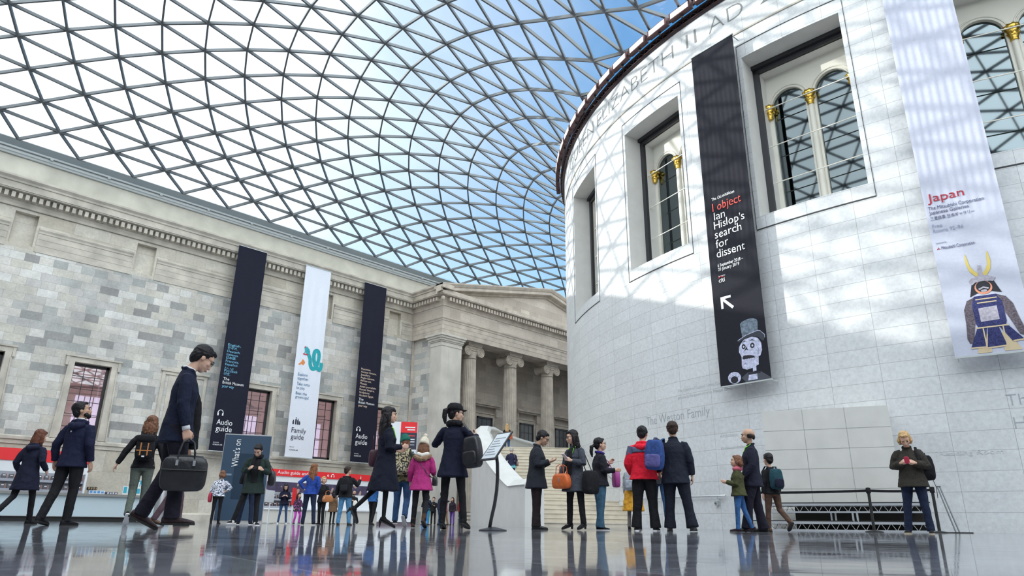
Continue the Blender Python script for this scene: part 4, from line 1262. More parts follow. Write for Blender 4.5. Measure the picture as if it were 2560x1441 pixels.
        if top.get('collar'):
            t.tube([up((.035, .075, .49)), up((.066, .04, .545)), up((.06, -.03, .57)), up((0, -.062, .58)), up((-.06, -.03, .57)), up((-.066, .04, .545)), up((-.035, .075, .49))], [.014 * s, .02 * s, .02 * s, .02 * s, .02 * s, .02 * s, .014 * s], 8)
        if top.get('scarf'):
            t.tube([up((.05, .07, .545)), up((.075, 0, .56)), up((.05, -.06, .57)), up((-.05, -.06, .57)), up((-.075, 0, .56)), up((-.05, .07, .545)), up((.05, .07, .545))], .04 * s, 10)
        o = t.build(top.get('name', 'coat'), top['m'], root, smooth=True)
        remesh(o, vox, 3, .020 * s * top.get('fold', 1), .11, 2)
        f.top = o
        if top.get('open'):                       # the front left open over a shirt: a strip of it on the chest
            q = MB()
            a = top['open']
            zz = [.50, .44, .33, .2, .1, .0] if not top.get('vee') else [.51, .45, .36]
            L_ = []; 
            for i, z_ in enumerate(zz):
                wv = a * (1 - (i / (len(zz) - 1)) * (1 if top.get('vee') else .2))
                yy = (.075, .115, .142, .135, .137, .145)[i] * g
                L_.append((up((-wv, yy, z_)), up((wv, yy, z_)), up((0, yy + .012, z_))))
            for (a0, a1, a2), (b0, b1, b2) in zip(L_, L_[1:]): q.quad(a0, a2, b2, b0); q.quad(a2, a1, b1, b2)
            q.build('shirt', shirt or C_WHT, root, smooth=True)
    # ---------------- hair
    hk, hm = hair[:2]
    hm = hm or H_BLK
    if hk != 'none':
        h = MB()
        def he(c, r, sc, n=16): h.sphere((0, 0, 0), r * hs, n, sc, Matrix.Translation(hd(c)) @ Rh.to_4x4())
        if hk == 'bald':
            for sg in (-1, 1): he((sg * .062, -.035, -.0), .042, (.6, 1.2, .9))
            he((0, -.082, -.01), .045, (1.35, .55, 1.0))
        else:
            he((0, -.024, .048), .094, (.88, 1.03, .90)); he((0, .035, .088), .052, (1.1, .85, .52)); he((0, -.06, .0), .072, (1.0, .7, 1.1))
            for sg in (-1, 1): he((sg * .062, -.02, .035), .04, (.6, 1.25, 1.1))
        dn = V((0, 0, -1)); bk = Rh @ V((0, -1, 0)); bk.z = 0; bk = bk.normalized() if bk.length > .01 else V((0, -1, 0))
        rt = Rh @ V((1, 0, 0))
        if hk in ('long', 'bob', 'verylong'):
            L = {'long': .30, 'bob': .13, 'verylong': .44}[hk] * s
            for off, r in ((-.055, .04), (-.02, .05), (.02, .05), (.055, .04)):
                p = hd((off, -.055, .02)); pts = [p, p + dn * L * .35 + bk * .025 * s, p + dn * L * .7 + bk * .035 * s, p + dn * L + bk * .02 * s]
                h.tube(pts, [r * hs, r * hs * 1.1, r * hs, r * hs * .45], 10)
            for sg in (-1, 1):
                p = hd((sg * .074, -.01, .02)); h.tube([p, p + dn * L * .4 + rt * sg * .01, p + dn * L * .85 + bk * .01], [.026 * hs, .028 * hs, .012 * hs], 8)
        if hk == 'fringe' or (len(hair) > 2 and hair[2] == 'fringe'):
            he((0, .066, .06), .045, (1.35, .5, .75))
        if hk in ('pony', 'ponylow'):
            zc = .06 if hk == 'pony' else .0
            p = hd((0, -.11, zc)); h.tube([p, p + bk * .05 * s + dn * .03 * s, p + bk * .06 * s + dn * .14 * s, p + bk * .04 * s + dn * .24 * s], [.02 * hs, .036 * hs, .033 * hs, .012 * hs], 10)
        o = h.build('hair', hm, root, smooth=True)
        remesh(o, min(vox, .0085), 2, .012 * s, .03, 3)
    return f

# ---- extras worn on the body
def beard(f, m):
    b = MB()
    for c, r, sc in (((0, .060, -.083), .040, (1.05, .8, .85)), ((-.045, .035, -.06), .030, (.6, 1, 1.1)), ((.045, .035, -.06), .030, (.6, 1, 1.1)), ((0, .088, -.052), .016, (1.7, .5, .4))):
        b.sphere((0, 0, 0), r * f.hs, 12, sc, Matrix.Translation(f.hd(c)) @ f.Rh.to_4x4())
    o = b.build('beard', m, f.root, smooth=True); remesh(o, .007, 1)
def specs(f):
    b = MB()
    for sg in (-1, 1):
        P = [f.hd((sg * .032 + .021 * math.cos(t), .094, .006 + .017 * math.sin(t))) for t in [2 * PI * k / 12 for k in range(13)]]
        b.tube(P, .0016, 5)
        b.tube([f.hd((sg * .053, .092, .01)), f.hd((sg * .074, .04, .012)), f.hd((sg * .078, -.02, .012))], .0016, 5)
    b.tube([f.hd((-.011, .096, .01)), f.hd((.011, .096, .01))], .0016, 5)
    b.build('glasses', M_dark, f.root)
def lanyard(f, phones=True):
    b = MB(); u = f.up
    b.tube([u((.03, .135, .36)), u((.07, .085, .50)), u((.072, -.01, .565)), u((0, -.075, .585)), u((-.072, -.01, .565)), u((-.07, .085, .50)), u((-.03, .135, .36))], .008, 6)
    b.build('lanyard', C_NEON, f.root)
    if phones:
        b = MB()
        for sg in (-1, 1): b.sphere((0, 0, 0), .03, 10, (.45, 1, 1.2), Matrix.Translation(f.hd((sg * .086, -.01, -.004))) @ f.Rh.to_4x4())
        b.build('headphones', C_BLK, f.root, smooth=True)
def beanie(f, m, pom=None):
    b = MB(); Mx = Matrix.Translation(f.hd((0, -.02, .045))) @ f.Rh.to_4x4() @ Matrix.Rotation(rad(-10), 4, 'X')
    k = f.hs
    b.lathe([(.100 * k, -.02 * k), (.106 * k, .0), (.106 * k, .03 * k), (.100 * k, .035 * k), (.098 * k, .06 * k), (.08 * k, .1 * k), (.045 * k, .135 * k), (.01 * k, .15 * k)], 24, Mx @ Matrix.Diagonal((.86, 1.05, 1, 1)))
    o = b.build('beanie', m, f.root, smooth=True)
    if pom:
        b = MB(); b.sphere(Mx @ V((0, 0, .17 * k)), .042 * k, 10); p = b.build('pompom', pom, o, smooth=True)
def phone_in(f, i, up_, label, col=None):
    """a phone held in the hand i, a thing of its own"""
    S, E, Wp, u, w_, sg = f.arms[i]
    M = Matrix.Translation((f.root.location)) @ Matrix.Rotation(f.root.rotation_euler.z, 4, 'Z')
    p = M @ (Wp + w_ * .10 * f.s + up_[0] * f.vec((1, 0, 0)) + up_[1] * f.vec((0, 1, 0)) + up_[2] * f.vec((0, 0, 1)))
    t = thing('phone', label, 'phone', p, f.root.rotation_euler.z)
    t.rotation_euler = (rad(-50), 0, f.root.rotation_euler.z)
    b = MB(); b.box(-.037, .037, -.005, .005, -.072, .072); b.build('case', col or C_BLK, t)
    b = MB(); b.box(-.033, .033, -.0062, -.0055, -.064, .064); b.build('screen', M_SCR, t)
    return t
def place_on(f, name, label, cat, loc, tilt=(0, 0, 0)):
    """root for something carried: local place on the figure, world transform of its own"""
    M = Matrix.Translation(f.root.location) @ Matrix.Rotation(f.root.rotation_euler.z, 4, 'Z')
    t = thing(name, label, cat)
    t.matrix_world = M @ Matrix.Translation(V(loc)) @ Matrix.Rotation(rad(tilt[2]), 4, 'Z') @ Matrix.Rotation(rad(tilt[0]), 4, 'X') @ Matrix.Rotation(rad(tilt[1]), 4, 'Y')
    return t
def rbox(mb, x, y, z, r=.03, c=(0, 0, 0), taper=1.0):
    """soft box: superellipse rings"""
    n = 28; R_ = []
    for i in range(9):
        ph = -PI / 2 + PI * i / 8
        k = abs(math.cos(ph)) ** .35; zz = math.copysign(abs(math.sin(ph)) ** .55, ph)
        tp = 1 if zz < 0 else 1 - (1 - taper) * zz
        for j in range(n):
            t = 2 * PI * j / n
            cx = math.copysign(abs(math.cos(t)) ** .45, math.cos(t)); cy = math.copysign(abs(math.sin(t)) ** .45, math.sin(t))
            R_.append((c[0] + x * cx * k * tp, c[1] + y * cy * k, c[2] + z * zz))
    fs = [(i * n + k, i * n + (k + 1) % n, (i + 1) * n + (k + 1) % n, (i + 1) * n + k) for i in range(8) for k in range(n)]
    mb.add(R_, fs)
def backpack(f, label, m, m2=None, size=1.0, loc=None, tilt=(0, 0, 0), pocket=None, strapm=None, tan=False, straps=True):
    s = f.s * size
    c = loc or tuple(f.up((0, -.125 / 1 - .085 * size, .27)))
    t = place_on(f, 'backpack', label, 'backpack', c, tilt)
    b = MB(); rbox(b, .145 * s, .085 * s, .225 * s, taper=.85); b.build('pack', m, t, smooth=True)
    b = MB(); rbox(b, .115 * s, .035 * s, .095 * s, c=(0, -.085 * s, -.09 * s)); b.build('pocket', pocket or m2 or m, t, smooth=True)
    b = MB(); b.tube([(-.03 * s, .03 * s, .22 * s), (-.02 * s, .03 * s, .255 * s), (.02 * s, .03 * s, .255 * s), (.03 * s, .03 * s, .22 * s)], .008, 6); b.build('handle', strapm or m, t)
    if straps:
        for sg in (-1, 1):
            b = MB(); x = sg * .085 * s
            b.tube([(x, .07 * s, .18 * s), (x * 1.15, .12 * s, .27 * s), (x * 1.2, .22 * s, .28 * s), (x * 1.25, .345 * s, .17 * s), (x * 1.35, .345 * s, .0), (x * 1.5, .2 * s, -.12 * s), (x * 1.1, .07 * s, -.17 * s)], .018, 6, sq=.45)
            b.build('strap', strapm or m2 or m, t)
    if tan:
        tm = mat('tan_leather', (.50, .20, .06), .5)
        for sg in (-1, 1):
            b = MB(); b.box(sg * .055 * s - .009, sg * .055 * s + .009, -.130 * s, -.118 * s, -.15 * s, .06 * s); b.build('buckle_strap', tm, t)
        b = MB(); b.box(-.12 * s, .12 * s, -.124 * s, -.118 * s, -.075 * s, -.06 * s); b.build('trim', tm, t)
        b = MB(); rbox(b, .14 * s, .095 * s, .06 * s, c=(0, -.012 * s, .14 * s)); b.build('flap', m, t, smooth=True)
        b = MB(); b.box(-.02, .02, -.132 * s, -.126 * s, -.18 * s, -.155 * s); b.build('label_patch', C_WHT, t)
    return t
def handbag(f, name, label, m, loc, size=(.17, .07, .12), handle=.14, rz=0, studs=False, strap_to=None, cat='handbag'):
    t = place_on(f, name, label, cat, loc, (0, 0, rz))
    a, b_, c = size
    b = MB(); rbox(b, a, b_, c, taper=.82); b.build('bag_body', m, t, smooth=True)
    if strap_to is None:
        for y in (-.6, .6):
            b = MB(); b.tube([(-a * .5, y * b_, c * .7), (-a * .42, y * b_, c + handle * .75), (0, y * b_, c + handle), (a * .42, y * b_, c + handle * .75), (a * .5, y * b_, c * .7)], .0075, 6); b.build('handle', m, t)
    else:
        b = MB(); M = t.matrix_world.inverted() @ Matrix.Translation(f.root.location) @ Matrix.Rotation(f.root.rotation_euler.z, 4, 'Z')
        pts = [M @ V(p) for p in strap_to]
        b.tube([V((-a * .8, 0, c * .6))] + pts + [V((a * .8, 0, c * .6))], .008, 6); b.build('strap', m, t)
    if studs:
        b = MB()
        for k in range(7):
            for y in (-1, 1): b.sphere((-a * .7 + a * 1.4 * k / 6, y * b_ * .98, -c * .55), .008, 6)
        b.build('studs', M_gold, t)
        b = MB(); b.box(-.012, .012, -b_ * 1.03 - .004, -b_ * 1.0, -.02, .05); b.box(-.012, .012, b_ * 1.0, b_ * 1.03 + .004, -.02, .05); b.build('clasp', M_chrome, t)
    return t

HOLD_R = ((.16, .12, -1), (-.42, .80, .38)); HOLD_L = ((-.16, .12, -1), (.42, .80, .38))
HANG_L = ((-.14, -.02, -1), (-.04, .22, -1)); HANG_R = ((.14, -.02, -1), (.04, .22, -1))
SNK = dict(m=C_BLK, sole=C_WHT); SHOE = dict(m=C_LEATH); HEEL = dict(m=C_BLK, heel=.085, pin=.006)
BOOTH = dict(m=C_BLK, heel=.055, pin=.018, boot=True)

# --- left side ------------------------------------------------------------------
f = person('person in navy hooded coat and black leggings walking, back turned, at the far left', -10.05, -38.87, 43, H=1.60, sex='f', hair=('long', H_AUB), lean=4, vox=.011,
           head=(8, 25, 0), armL=((-.3, -.25, -1), (.1, .5, -.6)), armR=((.42, -.30, -1), (-.1, .75, -.45)), legL=(-14, 34, 2, 20), legR=(16, 10, 1, 0), top=dict(m=C_NAVY, len=.30, flare=1.5, hood=1, puff=1.12),
           pants=dict(m=C_BLK, w=.86), shoes=dict(m=C_BLK, boot=True))
f = person('bearded person in dark navy hooded jacket looking up, left hand at the hip', -7.33, -38.92, 37.4, H=1.76, hair=('short', H_BLK), skin=SK_M, lean=1, sway=0, vox=.010, face=True,
           head=(-16, 52, 0), armL=((-.35, -.2, -1), (-.1, .35, -1)), armR=((.24, -.12, -1), (.05, .32, -1)), legL=(-10, 12, 2, 10), legR=(3, 5, 0, 0), top=dict(m=cloth('navy_fleece', (0.0087, 0.0112, 0.0372), scale=60), len=.12, hood=1, puff=1.1, fold=1.2, name='jacket'),
           pants=dict(m=C_BLK, w=1.05), shoes=dict(m=C_BLK, boot=True))
beard(f, H_BLK)
b = MB(); b.tube([f.up((.05, .04, .565)), f.up((.06, -.03, .585)), f.up((0, -.065, .592)), f.up((-.06, -.03, .585))], .012, 6); b.build('collar', C_WHT, f.root)
b = MB(); b.sphere(f.up((-.03, -.125, .39)), .016, 6, (1, .4, 1)); b.build('logo_patch', C_WHT, f.root)
f = person('person with grey green trousers and black top, back turned, wearing a strapped black rucksack', -7.76, -37.79, 66, H=1.66, sex='f', hair=('long', H_BRN), lean=3, vox=.010,
           head=(4, 20, 6), armL=((-.55, -.1, -1), (-.45, .05, -1)), armR=((.40, -.1, -1), (.35, .1, -1)), legL=(4, 30, 0, 42), legR=(4, 4, 0, 0), top=dict(m=C_BLK, len=.06, name='sweater', puff=1.0),
           pants=dict(m=cloth('grey_green_cotton', (.12, .14, .12), scale=60), w=.98), shoes=SNK)
backpack(f, 'black rucksack with tan buckled straps on the back of the walking person', C_BLK, size=1.0, tan=True)
f = person('person in a tan jacket mostly hidden behind the man with the briefcase', -8.3, -37.0, -15, H=1.70, sex='f', hair=('long', H_BRN), lean=4, vox=.011,
           head=(5, 0, 0), armL=((-.3, -.4, -1), (-.2, .3, -.8)), armR=((.3, -.45, -.9), (.1, .5, -.8)), legL=(14, 10, 2, 0), legR=(-12, 16, 2, 15), top=dict(m=cloth('tan_suede', (.22, .12, .085)), len=.10, name='jacket'),
           pants=dict(m=cloth('mauve_cloth', (.10, .06, .075)), w=.95), shoes=dict(m=C_BRNL))
f = person('tall man in dark navy suit striding right, head bowed, carrying a briefcase', -2.66, -39.24, -21.1, H=1.785, hair=('short', H_BLK), skin=SK_L, lean=2, vox=.0075, face=True,
           head=(30, -14, 0), armL=((-.10, .0, -1), (-.02, .20, -1)), armR=((.20, .06, -1), (.02, .30, -1)), legL=(-3, 20, 1, 26), legR=(9, 8, 1, 0), curl=(.8, 1.5), handn=(None, (-1, 0, 0)),
           top=dict(m=cloth('navy_suiting', (0.0087, 0.0124, 0.0341), scale=80, var=.35), len=.17, collar=1, puff=1.02, name='suit_jacket', cuff=.035, fold=.8), pants=dict(m=cloth('dark_suiting', (0.0124, 0.0112, 0.0211), scale=80), w=1.12, hem=1.15),
           shoes=dict(m=cloth('dark_brown_shoe', (.035, .018, .02), rough=.4)))
specs(f)
b = MB(); b.tube([f.up((.05, .055, .55)), f.up((.064, .0, .572)), f.up((.03, -.055, .59)), f.up((-.03, -.055, .59)), f.up((-.064, .0, .572))], .014, 8); b.build('shirt_collar', C_WHT, f.root)
for i in (1,):
    S, E, Wp, u, w_, sg = f.arms[i]
    b = MB(); b.tube([Wp - w_ * .05, Wp + w_ * .004], [.036, .037], 14); b.build('shirt_cuff', C_WHT, f.root, smooth=True)
S, E, Wp, u, w_, sg = f.arms[1]
g = Wp + w_ * .085
t = place_on(f, 'briefcase', 'large soft black leather briefcase hanging from the hand of the striding man', 'briefcase', (g.x + .01, g.y + .02, g.z - .335), (0, 0, 90))
b = MB(); rbox(b, .205, .065, .165); b.build('bag_body', C_LEATH, t, smooth=True)
b = MB(); b.tube([(-.2, -.068, .03), (0, -.075, .03), (.2, -.068, .03)], .007, 6); b.tube([(-.15, .0, .160), (0, 0, .168), (.15, 0, .160)], .010, 6); b.build('zip', C_RUB, t)
for y in (-.05, .05):
    b = MB(); b.tube([(-.075, y, .10), (-.07, y, .20), (-.05, y * .5, .29), (0, y * .2, .325), (.05, y * .5, .29), (.07, y, .20), (.075, y, .10)], .0085, 8); b.build('handle', C_LEATH, t)
b = MB()
for x in (-.075, .075): b.box(x - .012, x + .012, -.078, -.068, .07, .12)
b.build('buckle', M_chrome, t)
t = place_on(f, 'overcoat', 'long black overcoat hanging close in front of the striding man', 'coat', tuple(f.pel + V((-.08, .135, .24))))
b = MB()
ell_loft(b, [(V((.02, 0, -.46)), .04, .085, V((1, 0, 0)), V((0, 1, 0))), (V((0, 0, -.2)), .04, .075, V((1, 0, 0)), V((0, 1, 0))), (V((0, 0, 0)), .04, .06, V((1, 0, 0)), V((0, 1, 0))), (V((0, -.03, .16)), .02, .03, V((1, 0, 0)), V((0, 1, 0)))], 18)
o = b.build('cloth', C_BLK, t, smooth=True); remesh(o, .012, 3, .03, .1, 2)

f = person('person in a white patterned blouse and black leggings, hand on hip, back turned', -17.51, -32.17, 58, H=1.58, sex='f', hair=('bob', H_BRN), lean=0, sway=3, vox=.013,
           head=(0, -5, 0), armL=((-.3, .0, -1), (-.1, .1, -1)), armR=((.75, -.25, -.75), (-.85, .1, -.6)), legL=(0, 2, 2, 0), legR=(2, 3, 1, 0), top=dict(m=cloth('patterned_blouse', (.74, .75, .82), col2=(.06, .07, .14), pscale=34, thr=.52), len=.02, puff=1.12, name='blouse', cuff=.11),
           pants=dict(m=C_BLK, w=.82), shoes=dict(m=C_BLK, boot=True), fat=1.05)
handbag(f, 'shoulder_bag', 'red shoulder bag at the side of the person in the patterned blouse', mat('red_leather', (.42, .02, .05), .5), (-.24, .02, .78), size=(.05, .13, .15), strap_to=[f.up((-.13, .08, .35)), f.up((0, .02, .535)), f.up((.02, -.13, .4))])
f = person('photographer in open dark green coat and black scarf looking down at a camera', -10.83, -34.34, -124, H=1.78, hair=('short', H_BLK), lean=6, sway=-3, vox=.010, face=True,
           head=(34, 12, 0), armL=((-.40, .25, -1), (.55, .85, .35)), armR=((.24, .20, -1), (-.55, .80, .42)), legL=(6, 2, 3, 0), legR=(8, 8, 16, 0), curl=(1.1, 1.1),
           top=dict(m=cloth('dark_green_wool', (0.0186, 0.0322, 0.0279), scale=50), len=.26, flare=1.4, scarf=0, puff=1.12, open=.085, arm=1.1), shirt=C_BLK, pants=dict(m=C_BLK, w=.92), shoes=dict(m=C_BLK, sole=C_WHT, stripe=True, splay=25))
b = MB(); u = f.up
b.tube([u((.06, .07, .55)), u((.08, 0, .57)), u((.05, -.06, .585)), u((-.05, -.06, .585)), u((-.08, 0, .57)), u((-.05, .08, .55)), u((.04, .10, .53)), u((.06, .07, .55))], .042, 10)
b.tube([u((.06, .10, .53)), u((.07, .14, .38)), u((.07, .15, .20))], [.04, .045, .035], 10)
o = b.build('scarf', C_BLK, f.root, smooth=True); remesh(o, .012, 2, .02, .08, 1)
cp = (f.arms[0][2] + f.arms[1][2]) / 2 + V((0, .07, .01))
t = place_on(f, 'camera', 'black camera held in both hands by the photographer in the green coat', 'camera', tuple(cp), (0, 0, 0))
b = MB(); rbox(b, .065, .03, .042); b.box(-.02, .02, -.025, .025, .03, .06); b.build('camera_body', C_BLK, t)
b = MB(); b.lathe([(.036, 0), (.036, .05), (.030, .08), (.026, .08)], 16, Matrix.Translation((0, .02, 0)) @ Matrix.Rotation(rad(-90), 4, 'X')); b.build('lens', C_LEATH, t)
handbag(f, 'shoulder_bag', 'black shoulder bag hanging at the side of the photographer', C_LEATH, (-.36, -.10, 1.02), size=(.08, .17, .17), strap_to=[u((-.17, -.08, .52)), u((-.16, .0, .545)), u((-.19, .06, .45))])
f = person('person in black standing behind the photographer, wearing a dark rucksack', -13.6, -33.1, 60, H=1.66, hair=('short', H_BLK), vox=.013, armL=HOLD_L, armR=HOLD_R, legL=(8, 2, 6, 0), legR=(-8, 2, 4, 0),
           top=dict(m=C_BLK, len=.08, name='jacket', puff=1.1), pants=dict(m=C_DJEAN, w=1.0), shoes=SNK)
backpack(f, 'bulky dark grey rucksack worn by the person standing behind the photographer', cloth('dark_nylon', (.02, .02, .026)), size=1.1)

# --- crowd by the audio guide desk -------------------------------------------------
def far(*a, **k):
    k.setdefault('vox', .015)
    return person(*a, **k)
f = far('girl in dark navy hooded jacket and jeans near the white sign stand', -21.53, -27.74, -116, H=1.50, sex='f', hair=('long', H_BLK), head=(22, 0, 0), armL=HOLD_L, armR=HOLD_R, legL=(6, 6, 5, 0), legR=(3, 2, 6, 0),
        top=dict(m=C_NAVY, len=.08, hood=1, puff=1.15, name='jacket'), pants=dict(m=C_JEAN, w=.85), shoes=dict(m=mat('pale_trainer', (.7, .72, .74), .6), sole=C_WHT), face=True)
f = far('small child in magenta leggings and dark floral jacket', -20.99, -27.44, -95, H=1.20, sex='f', child=True, hair=('long', H_DBR), head=(5, -10, 0), armL=((-.3, .3, -1), (0, .7, -.6)), armR=((.3, .1, -1), (.1, .5, -.9)), legL=(26, 44, 4, 0), legR=(20, 34, 6, 0),
        top=dict(m=cloth('floral_print', (.035, .02, .04), col2=(.32, .10, .28), pscale=22, thr=.58), len=.16, flare=1.4, puff=1.15, name='jacket'), pants=dict(m=cloth('magenta_leggings', (.62, .06, .50)), w=1.0), shoes=dict(m=C_BLK, boot=True, sole=C_WHT))
f = far('person with long copper hair and royal blue jacket, hand on hip', -13.85, -31.13, 47, H=1.68, sex='f', hair=('verylong', H_GIN), head=(-2, 30, 0), sway=4, armL=((-.75, -.25, -.85), (.75, .1, -.75)), armR=((.25, -.2, -1), (-.2, .3, -1)), legL=(4, 4, 4, 0), legR=(-4, 4, 7, 0), vox=.012,
        top=dict(m=cloth('royal_blue_cloth', (.02, .06, .30)), len=.05, name='jacket'), pants=dict(m=C_DJEAN, w=1.0), shoes=SNK, fat=1.08)
f = far('blonde person in black coat facing the camera with a tan handbag', -18.25, -28.05, -150, H=1.64, sex='f', hair=('bob', H_BLO), head=(0, -55, 0), armL=((-.3, 0, -1), (0, .7, -.4)), armR=HOLD_R, legL=(8, 10, 2, 0), legR=(-6, 4, 2, 0),
        top=dict(m=C_BLK, len=.12, puff=1.05), pants=dict(m=C_BLK, w=.95), shoes=dict(m=C_BLK, boot=True), face=True)
handbag(f, 'handbag', 'tan leather handbag on the arm of the blonde person in black', mat('tan_bag', (.48, .17, .05), .5), (-.30, .16, .88), size=(.19, .07, .12), handle=.16, rz=20)
f = far('child in a brown coat with black hood standing beside pale jeans', -22.28, -25.04, 38, H=1.40, sex='f', child=True, hair=('long', H_BLK), armL=HANG_L, armR=HANG_R, legL=(6, 4, 2, 0), legR=(-6, 6, 2, 0),
        top=dict(m=cloth('brown_wool', (.13, .075, .04)), len=.26, flare=1.8, puff=1.15), pants=dict(m=C_BLK, w=.8), shoes=dict(m=C_BLK, boot=True))
f = far('man in black jacket and light blue jeans with a black rucksack, back turned', -14.76, -29.36, 42, H=1.75, hair=('short', H_DBR), head=(0, 40, 0), armL=((-.3, 0, -1), (-.15, .3, -1)), armR=((.45, .5, -.6), (.1, .6, .75)), legL=(0, 2, 5, 0), legR=(4, 4, 5, 0), vox=.012,
        top=dict(m=C_BLK, len=.10, name='jacket', puff=1.15), pants=dict(m=C_JEANL, w=1.12), shoes=SHOE, fat=1.06)
backpack(f, 'black rucksack worn by the man in light blue jeans', C_BLK, size=1.0, pocket=cloth('dark_nylon', (.02, .02, .026)))
f = far('bearded person in black holding a pale coat near the desk', -27.6, -20.5, -144, H=1.66, hair=('bald', H_BLK), skin=SK_M, head=(-18, 0, 0), armL=HOLD_L, armR=HANG_R, legL=(4, 2, 4, 0), legR=(0, 2, 4, 0),
        top=dict(m=C_BLK, len=.10, name='jacket'), pants=dict(m=C_DJEAN), shoes=SHOE, face=True)
beard(f, H_BLK)
t = place_on(f, 'folded_coat', 'cream coat folded over the arm of the bearded person near the desk', 'coat', (-.22, .33, 1.0))
b = MB(); b.sphere((0, 0, 0), .17, 12, (.8, .6, 1.1)); b.tube([(0, 0, -.05), (.02, .02, -.35)], [.1, .06], 10); o = b.build('cloth', mat('cream_wool', (.72, .68, .62), .9), t, smooth=True); remesh(o, .015, 2, .04, .1, 2)
f = far('person in dark jeans half hidden behind the long navy coat', -16.6, -27.0, 25, H=1.62, sex='f', hair=('long', H_DBR), armL=HANG_L, armR=HOLD_R, legL=(12, 8, 3, 0), legR=(-12, 14, 3, 12),
        top=dict(m=cloth('bright_blue_anorak', (.03, .13, .36)), len=.06, name='jacket'), pants=dict(m=C_BLK), shoes=SHOE)
CR = [(-26.41, -16.48, 31, 1.62, 'teal trousers and dark top, back turned, far beyond the pink coat', (.02, .03, .06), (.03, .30, .40), H_BLK, 'f'),
      (-28.92, -13.93, -140, 1.58, 'black jacket holding a white paper, far beyond the pink coat', (.012, .012, .015), (.012, .012, .015), H_DBR, 'm'),
      (-25.44, -16.39, -10, 1.72, 'navy jacket leaning right with an arm out, far by the stair foot', (.02, .022, .05), (.03, .07, .15), H_BLK, 'm'),
      (-26.97, -14.68, 109, 1.60, 'pink top and tan trousers, farthest of the group near the stair', (.45, .16, .20), (.33, .19, .10), H_BRN, 'f'),
      (-27.47, -13.69, -151, 1.55, 'violet skirt and dark top between the booted legs', (.03, .02, .03), (.13, .06, .32), H_DBR, 'f'),
      (-25.2, -17.6, 70, 1.45, 'bright blue trousers and black coat, short, far behind', (.012, .012, .02), (.04, .25, .62), H_BLK, 'f'),
      (-27.9, -12.6, 20, 1.66, 'red jacket and dark jeans at the back of the far group', (.30, .03, .04), (.02, .03, .06), H_BLK, 'm')]
for i, (x, y, a, h, lb, tc_, pc, hm, sx) in enumerate(CR):
    far('person in ' + lb, x, y, a, H=h, sex=sx, hair=('short' if sx == 'm' else 'long', hm), vox=.018, armL=(HANG_L, HOLD_L)[i % 2], armR=(HOLD_R, HANG_R, ((.8, .3, -.6), (.6, .5, .3)))[i % 3], legL=(8, 4, 3, 0), legR=(-6, 6, 3, 0),
        lean=(0, 3, 8)[i % 3], top=dict(m=cloth('crowd_top_%s' % 'abcdefg'[i], tc_), len=.1, name='jacket'), pants=dict(m=cloth('crowd_trousers_%s' % 'abcdefg'[i], pc)), shoes=SHOE)

# --- middle -----------------------------------------------------------------------
f = person('person with long black hair in long navy coat and black stilettos walking right', -3.98, -35.72, -26, H=1.64, sex='f', hair=('verylong', H_BLK, 'fringe'), lean=-1, vox=.0085, face=True,
           head=(-2, 0, 0), armL=((-.2, -.1, -1), (.1, .8, .0)), armR=((.18, .02, -1), (-.35, .95, .12)), legL=(-15, 30, 0, 38), legR=(2, 3, 0, 0), top=dict(m=cloth('navy_long_coat', (0.0062, 0.0081, 0.0211), scale=60), len=.46, flare=2.2, puff=1.12, collar=1, fold=1.3),
           pants=dict(m=C_BLK, w=.74, fold=.3, calf=.85, hem=.7), shoes=HEEL)
lanyard(f)
handbag(f, 'handbag', 'dark maroon handbag on the far arm of the long navy coat', mat('maroon_leather', (.06, .015, .03), .45), (-.22, -.10, 1.0), size=(.06, .12, .13), handle=.2)
f = person('person in green beanie and camouflage jacket, wearing a patterned rucksack', -6.9, -33.16, 41, H=1.68, hair=('short', H_BRN), skin=SK_L, lean=4, vox=.010, head=(10, -45, 0),
           armL=((-.3, .3, -1), (.3, .7, .5)), armR=((.30, -.15, -1), (.05, .2, -1)), legL=(10, 6, 3, 0), legR=(2, 34, 2, 50), top=dict(m=cloth('camouflage', (.17, .16, .08), col2=(.028, .035, .025), pscale=9, thr=.5), len=.10, puff=1.15, hood=1, name='jacket'),
           pants=dict(m=C_JEAN, w=1.08), shoes=dict(m=C_BLK, sole=mat('grey_sole', (.5, .5, .5), .6)))
beanie(f, cloth('bottle_green_knit', (.01, .12, .09), scale=80))
backpack(f, 'cream rucksack with black lettering pattern on the camouflage jacket', cloth('printed_canvas', (.52, .44, .28), col2=(.05, .045, .035), pscale=26, thr=.5), size=1.12, strapm=mat('beige_strap', (.45, .38, .25), .8), pocket=cloth('printed_canvas2', (.58, .52, .36), col2=(.04, .04, .035), pscale=32, thr=.5))
f = person('person in magenta pink parka with fur hood and beige bobble hat, back turned', -6.23, -33.22, 41, H=1.62, sex='f', hair=('long', H_BRN), lean=3, vox=.010, head=(8, 10, 0),
           armL=((-.28, .0, -1), (-.1, .5, -.7)), armR=((.26, .1, -1), (-.1, .95, -.1)), legL=(2, 2, 3, 0), legR=(-4, 30, 3, 30), top=dict(m=cloth('magenta_parka', (.40, .028, .17), scale=50), len=.20, flare=1.3, puff=1.15, fold=.8, name='parka'),
           pants=dict(m=C_BLK, w=.92), shoes=dict(m=cloth('brown_suede', (.07, .035, .02)), boot=True))
u = f.up
b = MB(); b.tube([u((.16, .02, .52)), u((.15, -.09, .48)), u((.07, -.15, .43)), u((0, -.16, .42)), u((-.07, -.15, .43)), u((-.15, -.09, .48)), u((-.16, .02, .52))], [.03, .04, .045, .045, .045, .04, .03], 10)
o = b.build('fur_trim', cloth('brown_fur', (.26, .16, .10), scale=90, var=.6), f.root, smooth=True); remesh(o, .012, 1, .04, .03, 3)
